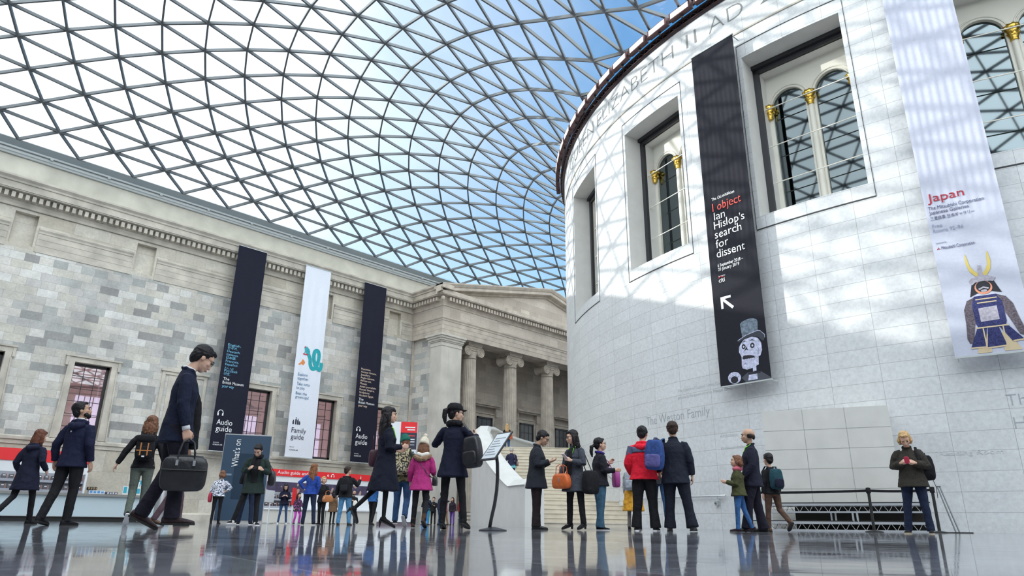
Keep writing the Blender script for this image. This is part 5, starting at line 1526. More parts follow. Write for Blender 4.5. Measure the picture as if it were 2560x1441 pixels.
b = MB(); b.tube([u((.10, .0, .55)), u((.08, -.08, .53)), u((0, -.12, .50)), u((-.08, -.08, .53)), u((-.10, .0, .55))], .045, 10)
o = b.build('hood_lining', mat('cream_lining', (.70, .66, .60), .9), f.root, smooth=True); remesh(o, .012, 2)
beanie(f, cloth('cream_knit', (.62, .56, .45), scale=80), pom=cloth('cream_pom', (.66, .60, .48), scale=120))
handbag(f, 'shoulder_bag', 'small dark shoulder bag at the right hip of the pink parka', C_LEATH, (.25, .08, .86), size=(.05, .11, .09), strap_to=[u((.16, -.12, .1)), u((-.02, -.135, .33)), u((-.14, -.03, .535))])
f = person('person with dark cap and ponytail in navy coat and heeled boots, hands raised', -3.19, -35.1, 31, H=1.70, sex='f', hair=('pony', H_BLK), skin=SK_L, lean=0, vox=.0085, face=True, head=(2, 55, 0),
           armL=((-.55, .25, -.75), (.35, .8, .65)), armR=((.60, .35, -.7), (-.3, .8, .7)), legL=(1, 2, 3, 0), legR=(-1, 4, 8, 0), top=dict(m=cloth('navy_wool_b', (0.0074, 0.0093, 0.0279), scale=70), len=.24, flare=1.5, puff=1.06, scarf=0, fold=1.1),
           pants=dict(m=C_BLK, w=.90, hem=.9), shoes=BOOTH)
u = f.up
b = MB(); b.tube([u((.07, .06, .54)), u((.09, -.01, .555)), u((.05, -.08, .56)), u((-.05, -.08, .56)), u((-.09, -.01, .555)), u((-.07, .06, .54)), u((.07, .06, .54))], .045, 10); o = b.build('fur_collar', C_BLK, f.root, smooth=True); remesh(o, .01, 1, .03, .03, 3)
lanyard(f, False); specs(f)
b = MB(); k = f.hs; Mx = Matrix.Translation(f.hd((0, -.02, .05))) @ f.Rh.to_4x4() @ Matrix.Diagonal((.88, 1.04, 1, 1))
b.lathe([(.104 * k, -.005), (.106 * k, .02), (.098 * k, .055 * k), (.07 * k, .085 * k), (.01 * k, .097 * k)], 20, Mx); b.box(-.06, .06, .08, .165, -.004, .006, Mx); b.build('cap', C_BLK, f.root, smooth=True)
b = MB(); b.sphere(f.hd((0, -.115, .055)), .024, 8); b.build('hair_tie', C_WHT, f.root)
backpack(f, 'large black leather rucksack hanging from the right shoulder of the navy coat', C_LEATH, size=1.05, loc=(.34, -.16, 1.06), tilt=(0, -6, -20), straps=False)
t_ = bpy.context.scene.objects[-1]
b = MB(); b.tube([u((.30, -.15, .42)), u((.19, -.10, .52)), u((.15, -.02, .555)), u((.17, .08, .50)), u((.22, .04, .36)), u((.28, -.08, .22))], .020, 6, sq=.4); b.build('shoulder_strap', C_LEATH, f.root)

# --- right of the stair ----------------------------------------------------------------
f = person('man in charcoal overcoat facing right, head bowed over his raised hands', -4.01, -32.37, -46, H=1.72, hair=('short', H_BLK), skin=SK_M, vox=.009, face=True, lean=2, head=(26, 4, 0), curl=(.5, .3),
           armL=((-.16, .18, -1), (.30, .92, .42)), armR=((.18, .02, -1), (-.22, .95, .35)), legL=(1, 2, 1, 0), legR=(0, 1, 1, 0), top=dict(m=cloth('charcoal_overcoat', (0.0186, 0.0211, 0.0298), scale=70), len=.22, flare=.9, puff=1.14, collar=1, fold=.7), handn=((0, .2, 1), (0, .2, 1)),
           pants=dict(m=cloth('brown_black_trousers', (.018, .012, .014)), w=1.25, hem=1.25), shoes=SHOE, fat=1.06)
specs(f)
f = person('person in grey coat with black hair and heeled boots facing the camera, holding a phone', -3.27, -32.18, -183, H=1.62, sex='f', hair=('long', H_BLK), vox=.009, face=True, head=(10, 30, 0), curl=(1.0, .8),
           armL=((-.30, .15, -1), (.50, .75, .25)), armR=((.35, .0, -1), (.05, .5, -.8)), legL=(0, 2, 6, 0), legR=(2, 4, 4, 0), top=dict(m=cloth('grey_wool_coat', (0.0527, 0.0589, 0.0775), scale=60), len=.30, flare=2.0, puff=1.12, open=.07, collar=1, fold=1.2), shirt=C_BLK,
           pants=dict(m=C_BLK, w=.98, hem=1.0), shoes=BOOTH)
lanyard(f, False); specs(f)
phone_in(f, 0, (0, .02, .03), 'white smartphone in the hand of the person in the grey coat', mat('pale_case', (.68, .62, .60), .4))
u = f.up
handbag(f, 'handbag', 'bright orange studded leather handbag in front of the grey coat', mat('orange_leather', (.62, .13, .03), .4, var=.12, scale=20), (.07, .27, .80), size=(.18, .08, .13), handle=.15, rz=5, studs=True)
handbag(f, 'tote_bag', 'big black tote bag hanging at the side of the grey coat', C_BLK, (-.34, -.02, .78), size=(.08, .17, .20), strap_to=[u((-.20, -.06, .40)), u((-.15, .0, .55)), u((-.18, .07, .38))])
f = person('person with low ponytail in black jacket and blue jeans raising a hand', -3.24, -31.51, -33, H=1.60, sex='f', hair=('ponylow', H_BLK), vox=.009, face=True, head=(-6, 6, 0), lean=2,
           armL=((-.2, .35, -.9), (.15, .75, .75)), armR=((.20, .05, -1), (.0, .9, .1)), legL=(4, 2, 3, 0), legR=(-2, 4, 1, 0), top=dict(m=cloth('black_quilt', (.016, .016, .024), scale=60), len=.10, puff=1.18, name='jacket', fold=1.3),
           pants=dict(m=cloth('mid_denim', (.06, .14, .22)), w=1.15, hem=1.3), shoes=SNK)
specs(f)
b = MB(); b.tube([f.up((.06, .07, .53)), f.up((.08, -.01, .555)), f.up((0, -.08, .565)), f.up((-.08, -.01, .555)), f.up((-.06, .07, .53))], .026, 8); b.build('scarf', cloth('violet_scarf', (.05, .03, .22)), f.root, smooth=True)
u = f.up
handbag(f, 'shoulder_bag', 'pink and purple shoulder bag hanging in front of the black jacket', mat('pink_bag', (.42, .07, .30), .5), (-.10, .36, .90), size=(.10, .06, .16), strap_to=[u((-.05, .20, .40)), u((-.10, .0, .56)), u((-.12, -.08, .45))])
f = person('person in mustard yellow skirt and grey top, mostly hidden behind the red jacket', -4.79, -28.2, 24, H=1.55, sex='f', hair=('short', H_BRN), vox=.012, armL=HANG_L, armR=HOLD_R, legL=(3, 2, 3, 0), legR=(-4, 4, 2, 0),
           top=dict(m=cloth('grey_marl', (.30, .31, .33)), len=.12, puff=1.1, name='jumper'), pants=dict(m=cloth('grey_tights', (.16, .15, .15)), w=.8), shoes=dict(m=C_BLK))
b = MB(); xl, yl = V((1, 0, 0)), V((0, 1, 0)); pz = f.pel.z
ell_loft(b, [(V((0, 0, pz - .42)), .25, .20, xl, yl), (V((0, 0, pz - .2)), .22, .18, xl, yl), (V((0, 0, pz + .02)), .185, .15, xl, yl)], 22); o = b.build('skirt', cloth('mustard_cloth', (.62, .30, .03)), f.root, smooth=True); remesh(o, .014, 2, .04, .1, 2)
backpack(f, 'pale grey rucksack worn by the person in the mustard skirt', cloth('pale_grey_nylon', (.34, .37, .42)), size=1.1)
f = person('man in bright red jacket with blue grey shoulders and hood, back turned', -2.27, -31.53, 28, H=1.73, hair=('short', H_BLK), vox=.009, head=(6, 8, 0), lean=1, armL=((-.30, .02, -1), (.15, .7, -.6)), armR=((.30, .05, -1), (-.1, .8, -.4)), legL=(0, 2, 5, 0), legR=(2, 3, 4, 0),
           top=dict(m=cloth('red_anorak', (.72, .012, .035), scale=40, var=.12), len=.08, puff=1.22, hood=1, name='jacket', fold=1.3, arm=1.1), pants=dict(m=C_BLK, w=1.3, hem=1.3), shoes=dict(m=C_BLK, sole=C_WHT), fat=1.08)
u = f.up; X_, Y_ = f.vec((1, 0, 0)), f.vec((0, 1, 0))
b = MB(); ell_loft(b, [(u((0, .006, .375)), .232, .174, X_, Y_), (u((0, 0, .43)), .226, .150, X_, Y_), (u((0, -.004, .49)), .168, .120, X_, Y_), (u((0, -.004, .53)), .10, .09, X_, Y_)], 24)
for S, E, Wp, uu, w_, sg in f.arms: b.tube([S + uu * -.02, S + uu * .1, S * .45 + E * .55], [.086, .089, .084], 14)
o = b.build('yoke', cloth('blue_grey_nylon', (.095, .11, .19)), f.root, smooth=True); remesh(o, .010, 3, .012, .11, 2)
f = person('person in jeans hidden between the red jacket and the dark suit', -2.95, -30.0, 22, H=1.64, sex='f', hair=('short', H_DBR), vox=.012, armL=HOLD_L, armR=HOLD_R, legL=(6, 2, 4, 0), legR=(-2, 2, 4, 0), top=dict(m=C_CHAR, len=.1, name='jacket'),
           pants=dict(m=C_JEAN, w=1.0), shoes=dict(m=C_BLK, heel=.06, pin=.008))
f = person('man in dark navy suit with back turned, beside the red jacket', -1.76, -31.36, 26, H=1.78, hair=('short', H_DBR), vox=.009, head=(4, -8, 0), skin=SK_M, armL=((-.35, .1, -1), (.0, .6, -.5)), armR=((.26, -.02, -1), (.06, .16, -1)), legL=(2, 2, 3, 0), legR=(-3, 3, 9, 0),
           top=dict(m=cloth('dark_suit_b', (0.0099, 0.0130, 0.0260), scale=80), len=.18, puff=1.14, collar=1, fold=.9, name='suit_jacket'), pants=dict(m=cloth('dark_suit_c', (0.0081, 0.0099, 0.0198)), w=1.3, hem=1.4), shoes=SHOE, fat=1.06)
backpack(f, 'blue and black rucksack slung between the red jacket and the dark suit', cloth('blue_nylon', (.035, .075, .24), scale=20), m2=cloth('dark_blue_nylon', (.016, .025, .05)), size=1.12, loc=(-.30, -.23, 1.22), tilt=(0, 4, -12), straps=False, pocket=cloth('violet_grey_nylon', (.12, .11, .30)))
b = MB(); u = f.up; b.tube([u((-.30, -.18, .42)), u((-.20, -.13, .52)), u((-.16, -.02, .56)), u((-.17, .09, .47))], .028, 6, sq=.4); b.build('shoulder_strap', cloth('blue_strap', (.03, .09, .20)), f.root)
f = person('girl in olive green jacket with pink collar and blue jeans facing left', -1.12, -30.40, 112, H=1.26, sex='f', child=True, hair=('bob', H_BRN), vox=.009, face=True, head=(-10, 0, 0), armL=((-.14, .15, -1), (.2, .95, .25)), armR=((.14, .1, -1), (-.2, .9, .2)), legL=(8, 5, 2, 0), legR=(-12, 8, 2, 12),
           top=dict(m=cloth('olive_parka', (0.0589, 0.0620, 0.0248)), len=.08, puff=1.2, name='jacket'), pants=dict(m=cloth('bright_denim', (.04, .12, .30)), w=.9), shoes=dict(m=cloth('dark_maroon_boot', (.03, .012, .02)), boot=True))
b = MB(); u = f.up; b.tube([u((.07, .07, .53)), u((.10, -.01, .55)), u((0, -.09, .555)), u((-.10, -.01, .55)), u((-.07, .07, .53))], .04, 8); o = b.build('hood', cloth('pink_lining', (.55, .13, .18)), f.root, smooth=True)
f = person('balding man in dark suit facing left with black headphones on a green strap', -1.03, -30.05, 116, H=1.74, hair=('bald', H_DBR), skin=SK_M, vox=.009, face=True, head=(2, 0, 0), lean=-3, curl=(.9, 1.1), armL=((-.2, -.05, -1), (.0, .6, -.7)), armR=((.2, -.1, -1), (.3, .45, -.7)),
           legL=(12, 4, 2, 0), legR=(-6, 4, 2, 0), top=dict(m=cloth('navy_suit_d', (0.0105, 0.0112, 0.0260), scale=80), len=.17, puff=1.12, collar=1, name='suit_jacket'), pants=dict(m=cloth('navy_suit_e', (0.0093, 0.0087, 0.0186)), w=1.3, hem=1.4), shoes=SHOE, fat=1.05)
lanyard(f)
f = person('child in dark jacket with a green and navy rucksack walking behind the balding man', -1.2, -28.9, 60, H=1.42, child=True, hair=('short', H_BLK), vox=.012, armL=HANG_L, armR=HANG_R, legL=(8, 6, 3, 0), legR=(-8, 40, 3, 40), top=dict(m=C_BLK, len=.06, name='jacket'), pants=dict(m=cloth('brown_trousers', (.09, .05, .035))), shoes=dict(m=C_BRNL))
backpack(f, 'dark green and navy rucksack on the child behind the balding man', cloth('teal_nylon', (.015, .06, .08)), m2=C_NAVY, size=1.05)
f = person('blonde person in dark olive jacket looking at a red phone by the barrier', 1.08, -28.42, -172, H=1.68, sex='f', hair=('bob', H_BLO), vox=.009, face=True, head=(32, -8, 4), curl=(1.1, 1.1), lean=2, armL=((-.36, .12, -1), (.62, .72, .30)), armR=((.36, .10, -1), (-.62, .72, .34)), legL=(2, 2, 4, 0), legR=(0, 2, 7, 0),
           top=dict(m=cloth('dark_olive_quilt', (0.0322, 0.0279, 0.0223), scale=50), len=.14, puff=1.22, collar=1, name='jacket', fold=1.2, arm=1.12), pants=dict(m=C_DJEAN, w=1.08, hem=1.1), shoes=dict(m=C_BLK, sole=mat('cream_sole', (.5, .42, .3), .6)), fat=1.05)
c = (f.arms[0][2] + f.arms[1][2]) / 2
t = place_on(f, 'phone', 'red phone held in both hands by the blonde person in olive', 'phone', tuple(c + V((0, .10, .035))), (-40, 0, 0))
b = MB(); rbox(b, .04, .008, .068); b.build('case', mat('red_case', (.75, .03, .09), .4), t)
backpack(f, 'black rucksack hanging behind the shoulder of the blonde person in olive', C_BLK, size=1.0, loc=(-.20, -.24, 1.08), tilt=(0, 0, 12), straps=False)
b = MB(); u = f.up; b.tube([u((-.30, -.12, .0)), u((-.34, -.08, -.15)), u((-.33, -.10, -.33))], .016, 6, sq=.3); b.tube([u((-.13, -.14, .46)), u((-.13, .0, .55)), u((-.15, .11, .44)), u((-.17, .14, .3)), u((-.24, .0, .12))], .022, 6, sq=.4); b.build('shoulder_strap', C_BLK, f.root)
f = person('person in bright blue jacket and brown hat cut by the right frame edge', 2.80, -26.9, 80, H=1.70, hair=('short', H_DBR), vox=.012, armL=((-.3, .2, -1), (0, .5, -.8)), armR=HOLD_R, legL=(6, 4, 2, 0), legR=(-4, 4, 2, 0), top=dict(m=cloth('vivid_blue', (.012, .05, .34)), len=.1, name='jacket', puff=1.1), pants=dict(m=C_DJEAN), shoes=SHOE)
b = MB(); Mx = Matrix.Translation(f.hd((0, -.01, .055))) @ f.Rh.to_4x4(); b.lathe([(.15, -.02), (.155, -.012), (.10, -.005), (.098, .06), (.08, .085), (.01, .09)], 20, Mx); b.build('hat', cloth('maroon_felt', (.09, .03, .045)), f.root, smooth=True)

# --- on the stair ----------------------------------------------------------------------
a_ = math.degrees(math.atan2(-19.62 - DY, -16.95 - DX))
f = person('grey haired person in navy cardigan climbing the stair with a small bag', -16.95, -19.62, 44, z=stair_z(a_), H=1.62, sex='f', hair=('short', H_GRY), vox=.013, lean=9, head=(16, 0, 0), armL=((-.32, -.1, -1), (-.1, .2, -1)), armR=((.3, -.1, -1), (.05, .25, -1)), legL=(6, 8, 2, 0), legR=(12, 24, 2, 0),
           top=dict(m=cloth('navy_knit', (.018, .018, .05)), len=.06, name='cardigan', puff=1.12), pants=dict(m=cloth('dark_plum', (.025, .015, .035)), w=.95), shoes=dict(m=mat('red_shoe', (.35, .04, .06), .5)))
u = f.up
b = MB(); ell_loft(b, [(f.pel + V((0, 0, -.14)), .205, .165, xl, yl), (f.pel + V((0, 0, -.02)), .195, .155, xl, yl)], 20); b.build('blouse_hem', mat('turquoise_cotton', (.18, .58, .66), .8), f.root, smooth=True)
handbag(f, 'shoulder_bag', 'small brown shoulder bag at the right side of the grey haired climber', mat('taupe_leather', (.22, .14, .12), .5), (.27, .02, .90), size=(.05, .12, .10), strap_to=[u((.16, -.12, .3)), u((.12, -.03, .55)), u((.17, .09, .4))])
f = person('person with long fair hair and black top at the head of the stair', -22.69, -14.05, 44, z=3.74, H=1.66, sex='f', hair=('verylong', H_BLO), vox=.015, armL=HANG_L, armR=HANG_R, legL=(8, 4, 2, 0), legR=(-6, 10, 2, 10), top=dict(m=C_BLK, len=.04, name='top'), pants=dict(m=C_JEAN, w=.95), shoes=SHOE)
handbag(f, 'shoulder_bag', 'orange shoulder bag of the person at the head of the stair', mat('rust_leather', (.48, .10, .04), .5), (.16, -.20, .95), size=(.16, .06, .14), strap_to=[f.up((.10, -.12, .3)), f.up((.12, -.03, .55)), f.up((.17, .09, .4))])

# ================================================================== HANGING BANNERS
def banner(label, origin, xdir, width, height, m, group=None, back=.35, back2=.86, fold=0.0):
    """banner hung from a rail; returns its root and a mapping local (x, out, z) -> root space. origin = bottom left corner"""
    t = thing('banner', label, 'banner', origin, 0, group)
    X = V((xdir[0], xdir[1], 0)).normalized(); N = V((X.y, -X.x, 0))
    def F(x, y, z): return X * x + N * y + V((0, 0, z))
    b = MB(); nx, nz = 56, 60
    def wob(x, z): return (.010 * math.sin(x * 9 + .6 * math.sin(z * .8)) + fold * math.sin(x * 31 + math.sin(z * .5))) * min(1, max(0, z - 3.3) / 2) * min(1, (height - z) / 1.5)
    vs = [F(width * i / nx, wob(width * i / nx, height * j / nz), height * j / nz) for j in range(nz + 1) for i in range(nx + 1)]
    fs = [(j * (nx + 1) + i, j * (nx + 1) + i + 1, (j + 1) * (nx + 1) + i + 1, (j + 1) * (nx + 1) + i) for j in range(nz) for i in range(nx)]
    b.add(vs, fs)
    b.add([v - N * .012 for v in vs], [tuple(reversed(f)) for f in fs])
    b.build('cloth', m, t, smooth=True)
    def G(x, y, z): return F(x, y + wob(x, z), z)
    for z, nm in ((-.02, 'bottom_rail'), (height + .02, 'top_rail')):
        b = MB(); b.bar(F(-.03, 0, z), F(width + .03, 0, z), .05, .045); b.build(nm, M_gutter, t)
    for x in (.06, width / 2, width - .06):
        b = MB(); b.bar(F(x, 0, height + .02), F(x, -back, height + .02), .03); b.build('hanging_arm', M_gutter, t)
        b = MB(); b.bar(F(x, 0, -.02), F(x, -back2, -.02), .02); b.build('guy_rod', M_gutter, t)
    return t, G
def curve_path(path, k=5):
    out = []
    for i in range(len(path) - 1):
        p0, p1, p2, p3 = path[max(i - 1, 0)], path[i], path[i + 1], path[min(i + 2, len(path) - 1)]
        for j in range(k):
            u = j / k
            out.append(tuple(.5 * (2 * b_ + (c_ - a_) * u + (2 * a_ - 5 * b_ + 4 * c_ - d_) * u * u + (3 * b_ - a_ - 3 * c_ + d_) * u ** 3) for a_, b_, c_, d_ in zip(p0, p1, p2, p3)))
    return out + [path[-1]]
def ribbon(t, F, name, path, wd, m, out=.03):
    out *= .28
    b = MB(); L = []
    for i, p in enumerate(path):
        a, c = path[max(i - 1, 0)], path[min(i + 1, len(path) - 1)]
        d = V((c[0] - a[0], c[1] - a[1], 0)).normalized(); n = V((-d.y, d.x, 0)); w_ = wd[i] if isinstance(wd, list) else wd
        o = out + .0002 * i
        L.append((F(p[0] + n.x * w_, o, p[1] + n.y * w_), F(p[0] - n.x * w_, o, p[1] - n.y * w_)))
    for (a, c), (e, g) in zip(L, L[1:]): b.quad(a, c, g, e)
    return b.build(name, m, t)
def words(t, F, rows, m, out=.016, nm='lettering', bold=0.0):
    for s_, x, z, size, wd in rows:
        b = MB(); put_text(b, s_, x, z, size, lambda a, y, c: F(a, out + max(y, 0) * .3, c), wd, 0.0); b.build(nm, m, t)
def flat(t, F, name, polys, m, out=.02, th=.006):
    out *= .28; th *= .3
    """printed shape: polygons (x, z) standing a hair in front of the cloth"""
    b = MB()
    for P in polys:
        n = len(P)
        b.add([F(x, out + th, z) for x, z in P] + [F(x, out, z) for x, z in P], [tuple(range(n))] + [(k, (k + 1) % n, n + (k + 1) % n, n + k) for k in range(n)])
    return b.build(name, m, t)
def blob(cx, cz, rx, rz, n=20, a0=0, a1=360, sup=1.0):
    return [(cx + rx * math.copysign(abs(math.cos(rad(a0 + (a1 - a0) * k / n))) ** sup, math.cos(rad(a0 + (a1 - a0) * k / n))),
             cz + rz * math.copysign(abs(math.sin(rad(a0 + (a1 - a0) * k / n))) ** sup, math.sin(rad(a0 + (a1 - a0) * k / n)))) for k in range(n)]
B_DK = cloth('banner_navy', (.010, .011, .024), var=.1, bump=.1); B_WH = cloth('banner_white', (.74, .77, .84), var=.03, bump=.1)
P_WH = mat('print_white', (.86, .87, .88), .7); P_CY = mat('print_cyan', (.20, .52, .72), .7); P_OR = mat('print_peach', (.80, .62, .50), .7); P_DK = mat('print_dark', (.03, .035, .06), .7)
P_RED = mat('print_red', (.80, .06, .06), .7); P_TEAL = mat('print_teal', (.04, .36, .42), .7); P_BLUE = mat('print_blue', (.04, .16, .30), .7); P_GRY = mat('print_grey', (.30, .31, .36), .7)
BX = -36.28
def wy(y): return -41.92 + (y + 41.92) * .9923
def headset(t, F, x, z, w_, m):
    b = MB()
    pts = [F(x + w_ / 2 - w_ * .42 * math.cos(PI * k / 12), .024, z + w_ * .42 + w_ * .5 * math.sin(PI * k / 12)) for k in range(13)]
    b.tube([F(x + w_ * .08, .024, z + .06)] + pts + [F(x + w_ * .92, .024, z + .06)], .022, 6)
    b.tube([F(x + w_ * .13, .024, z + w_ * .05), F(x + w_ * .13, .024, z + w_ * .45)], .045, 8); b.tube([F(x + w_ * .87, .024, z + w_ * .05), F(x + w_ * .87, .024, z + w_ * .45)], .045, 8)
    b.build('headphone_sign', m, t)
t, F = banner('navy banner with language names and Audio guide, leftmost on the west wall', (BX, wy(-24.72), 3.97), (0, 1), 1.9, 12.83, B_DK, 'banners on the west wall')
z0 = 3.97
words(t, F, [(s_, .22, 10.24 - z0 - i * .202, .20, (.83, .62, .83, .74, .62, .82, .80, .55, .80, .40)[i]) for i, s_ in enumerate(['English.', '한국어.', 'Deutsch.', 'Italiano.', '日本語.', 'Français.', 'Español.', 'عربي', 'Русский', '中文.'])], P_CY, bold=.004)
words(t, F, [('The', .22, 8.12 - z0, .25, None), ('British Museum', .22, 7.9 - z0, .25, 1.32)], P_WH, bold=.004); words(t, F, [('your way', .22, 7.68 - z0, .25, .74)], P_CY, bold=.004)
headset(t, F, .18, 5.98 - z0, .38, P_WH)
words(t, F, [('Audio', .22, 5.48 - z0, .46, .95), ('guide', .22, 5.1 - z0, .46, .97), ('Sponsored by', .19, 4.42 - z0, .09, .34), ('KOREAN AIR', .19, 4.28 - z0, .12, .56)], P_WH, bold=.004)
t, F = banner('white banner with a turquoise two headed serpent and Family guide', (BX, wy(-19.9), 3.97), (0, 1), 1.96, 12.83, B_WH, 'banners on the west wall')
ser = [(.66, 11.0), (.82, 10.95), (.95, 10.72), (1.08, 10.45), (1.12, 10.15), (1.22, 9.93), (1.38, 9.85), (1.55, 9.98), (1.66, 10.3), (1.72, 10.7), (1.66, 11.02), (1.5, 11.12), (1.36, 10.98), (1.34, 10.6), (1.44, 10.25), (1.62, 9.98), (1.82, 9.86), (1.93, 9.98), (1.94, 10.35)]
ribbon(t, F, 'serpent_picture', curve_path([(x - .04, z - z0 - .1) for x, z in ser]), .13, cloth('turquoise_mosaic', (.03, .36, .40), var=.5, scale=40, bump=0))
flat(t, F, 'serpent_head', [[(.55, 7.05), (.72, 7.2), (.9, 7.05), (1.0, 6.85), (.86, 6.72), (.7, 6.8), (.55, 6.72), (.62, 6.86)]], P_TEAL, .04)
flat(t, F, 'serpent_jaw', [[(.5, 6.72), (.84, 6.68), (.84, 6.62), (.5, 6.62)], [(.52, 7.12), (.66, 7.24), (.62, 7.08)]], mat('print_crimson', (.45, .05, .08), .7), .05)
flat(t, F, 'orange_shape', [[(.22, 5.92), (.42, 6.1), (.52, 6.32), (.66, 6.2), (.72, 6.08), (.6, 5.9), (.45, 5.98), (.35, 5.88)]], mat('print_orange', (.72, .25, .07), .7))
words(t, F, [(s_, .28, z - z0 - .12, .27, wd) for s_, z, wd in (('Explore', 9.28, .70), ('together.', 9.02, .80), ('Take turns', 8.66, .93), ('to play.', 8.40, .62), ('Beat the', 8.04, .80), ('grown-ups!', 7.8, .96))], P_BLUE, bold=.003)
words(t, F, [('Family', .28, 5.48 - z0, .46, 1.03), ('guide', .28, 5.08 - z0, .46, .90), ('Sponsored by', .27, 4.56 - z0, .09, .3), ('KOREAN AIR', .27, 4.36 - z0, .12, .60)], P_DK, bold=.003)
fam = []
for x, h in ((.34, .28), (.52, .48), (.66, .40), (.78, .22)):
    zb = 6.0 - z0; fam += [[(x - .05, zb), (x + .05, zb), (x + .06, zb + h * .7), (x - .06, zb + h * .7)], blob(x, zb + h * .85, .04, .045, 10)]
flat(t, F, 'family_sign', fam, P_DK)
t, F = banner('navy banner listing mummies and Ancient Greece, nearest the portico', (BX, wy(-15.05), 3.97), (0, 1), 1.93, 12.83, B_DK, 'banners on the west wall')
words(t, F, [(s_, .27, 10.32 - z0 - i * .207, .20, wd) for i, (s_, wd) in enumerate((('Mummies.', .82), ('Ancient Greece.', 1.31), ('Jewellery.', .82), ('Anglo-Saxons.', 1.2), ('African art.', .94), ('Money.', .6), ('Asian porcelain.', 1.38), ('Roman Empire.', 1.25), ('Sculpture.', .88), ('Ancient Egypt.', 1.22)))], P_OR, bold=.004)
words(t, F, [('The', .27, 8.16 - z0, .25, None), ('British Museum', .27, 7.94 - z0, .25, 1.32)], P_WH, bold=.004); words(t, F, [('your way', .27, 7.72 - z0, .25, .74)], P_OR, bold=.004)
headset(t, F, .27, 6.02 - z0, .34, P_WH)
words(t, F, [('Audio', .27, 5.56 - z0, .46, .95), ('guide', .27, 5.16 - z0, .46, .97), ('Sponsored by', .27, 4.5 - z0, .09, .34), ('KOREAN AIR', .27, 4.34 - z0, .12, .56)], P_WH, bold=.004)

# banners on the rotunda
def drum_banner(label, a0, a1, zb, zt_, m):
    p = pol(22.8, a0, zb); q = pol(22.8, a1, zb); d = q - p
    return banner(label, p, (d.x, d.y), d.length, zt_ - zb, m, back=.5, back2=.5, fold=.011)
t, F = drum_banner('tall black exhibition banner with a skull in a top hat on the rotunda', -99.5, -94.77, 4.54, 17.76, cloth('banner_black', (.014, .014, .022), var=.08, bump=.1))
z0 = 4.54
words(t, F, [('The Citi exhibition', .33, 11.33 - z0, .165, .95), ('Ian', .33, 10.55 - z0, .44, None), ('Hislop’s', .33, 10.20 - z0, .44, 1.24), ('search', .33, 9.84 - z0, .44, 1.08), ('for', .33, 9.47 - z0, .44, None), ('dissent', .33, 9.1 - z0, .44, 1.14),
             ('6 September 2018 –', .33, 8.75 - z0, .17, 1.02), ('20 January 2019', .33, 8.6 - z0, .17, .85), ('Supported by', .32, 8.38 - z0, .07, .27), ('citi', .32, 8.17 - z0, .24, .24)], P_WH, bold=.006)
words(t, F, [('I object', .33, 10.9 - z0, .46, 1.18)], mat('print_coral', (.86, .12, .09), .7), bold=.008)
b = MB(); b.tube([F(.33, .03, 8.33 - z0), F(.42, .03, 8.39 - z0), F(.52, .03, 8.33 - z0)], .012, 5); b.build('red_arc', P_RED, t)
flat(t, F, 'arrow', [[(.31, 3.09), (.72, 3.09), (.72, 3.00), (.47, 3.00), (.81, 2.66), (.74, 2.59), (.40, 2.93), (.40, 2.66), (.31, 2.66)]], P_WH)
S_W = cloth('print_bone', (.52, .54, .70), var=.35, scale=12, bump=.0); S_G = cloth('print_grey_hat', (.16, .20, .25), var=.5, scale=10, bump=.0); S_D = mat('print_black', (.012, .012, .02), .7); S_L = mat('print_lilac', (.60, .60, .78), .7)
def K(*pts):       # picture drawn on a 830 by 1150 sheet, hung at the foot of the banner
    return [((x - (y - 600) * .1) / 444, 6.65 - (y - 215 + .15 * (x - 545)) / 509 - 4.54) for x, y in pts]
def KO(cx, cy, rx, ry, n=18): return K(*[(cx + rx * math.cos(2 * PI * k / n), cy + ry * math.sin(2 * PI * k / n)) for k in range(n)])
flat(t, F, 'hat_picture', [K((400, 300), (430, 265), (520, 225), (600, 215), (670, 240), (690, 280), (690, 440), (560, 500), (440, 530), (420, 420))], S_G)
flat(t, F, 'skull_picture', [K((470, 570), (600, 530), (690, 560), (745, 640), (760, 760), (735, 850), (705, 870), (705, 1000), (620, 1050), (520, 1082), (450, 1060), (432, 1010), (430, 870), (385, 780), (385, 700), (420, 630))], S_W, .016)
flat(t, F, 'hat_brim', [K((360, 590), (380, 575), (500, 500), (690, 432), (730, 440), (800, 510), (805, 560), (780, 620), (700, 545), (600, 520), (480, 560), (400, 600), (375, 612))], mat('print_dark_grey', (.035, .04, .055), .7), .024)
ribbon(t, F, 'hat_edge', K((360, 592), (380, 575), (500, 500), (690, 432), (730, 440), (800, 510), (805, 560)), .009, S_W, .030)
flat(t, F, 'neck_picture', [K((610, 1030), (665, 1020), (670, 1100), (615, 1115))], S_W, .012)
for nm_, P_, m_, o_ in (('eye_socket', KO(462, 692, 32, 42), S_D, .030), ('eye_socket', KO(605, 680, 36, 44), S_D, .030), ('nose_picture', K((472, 768), (508, 698), (538, 760), (508, 742)), S_D, .030),
                    ('mouth_picture', K((440, 885), (465, 842), (560, 835), (640, 858), (645, 890), (545, 908), (455, 915)), S_D, .030), ('brow_picture', K((440, 625), (470, 588), (500, 612), (470, 604)), S_D, .030),
                    ('brow_picture', K((555, 605), (600, 572), (662, 615), (600, 590)), S_D, .030), ('pupil', KO(464, 694, 14, 18, 10), S_L, .036), ('pupil', KO(606, 682, 15, 19, 10), S_L, .036)):
    flat(t, F, nm_, [P_], m_, o_)
for k in range(8): flat(t, F, 'tooth', [KO(458 + k * 25, 832 - 6 * math.sin(k * .45), 12, 17, 8)], S_L, .038)
for k in range(7): flat(t, F, 'tooth', [KO(466 + k * 27, 922 - k * 4, 12, 16, 8)], S_L, .038)
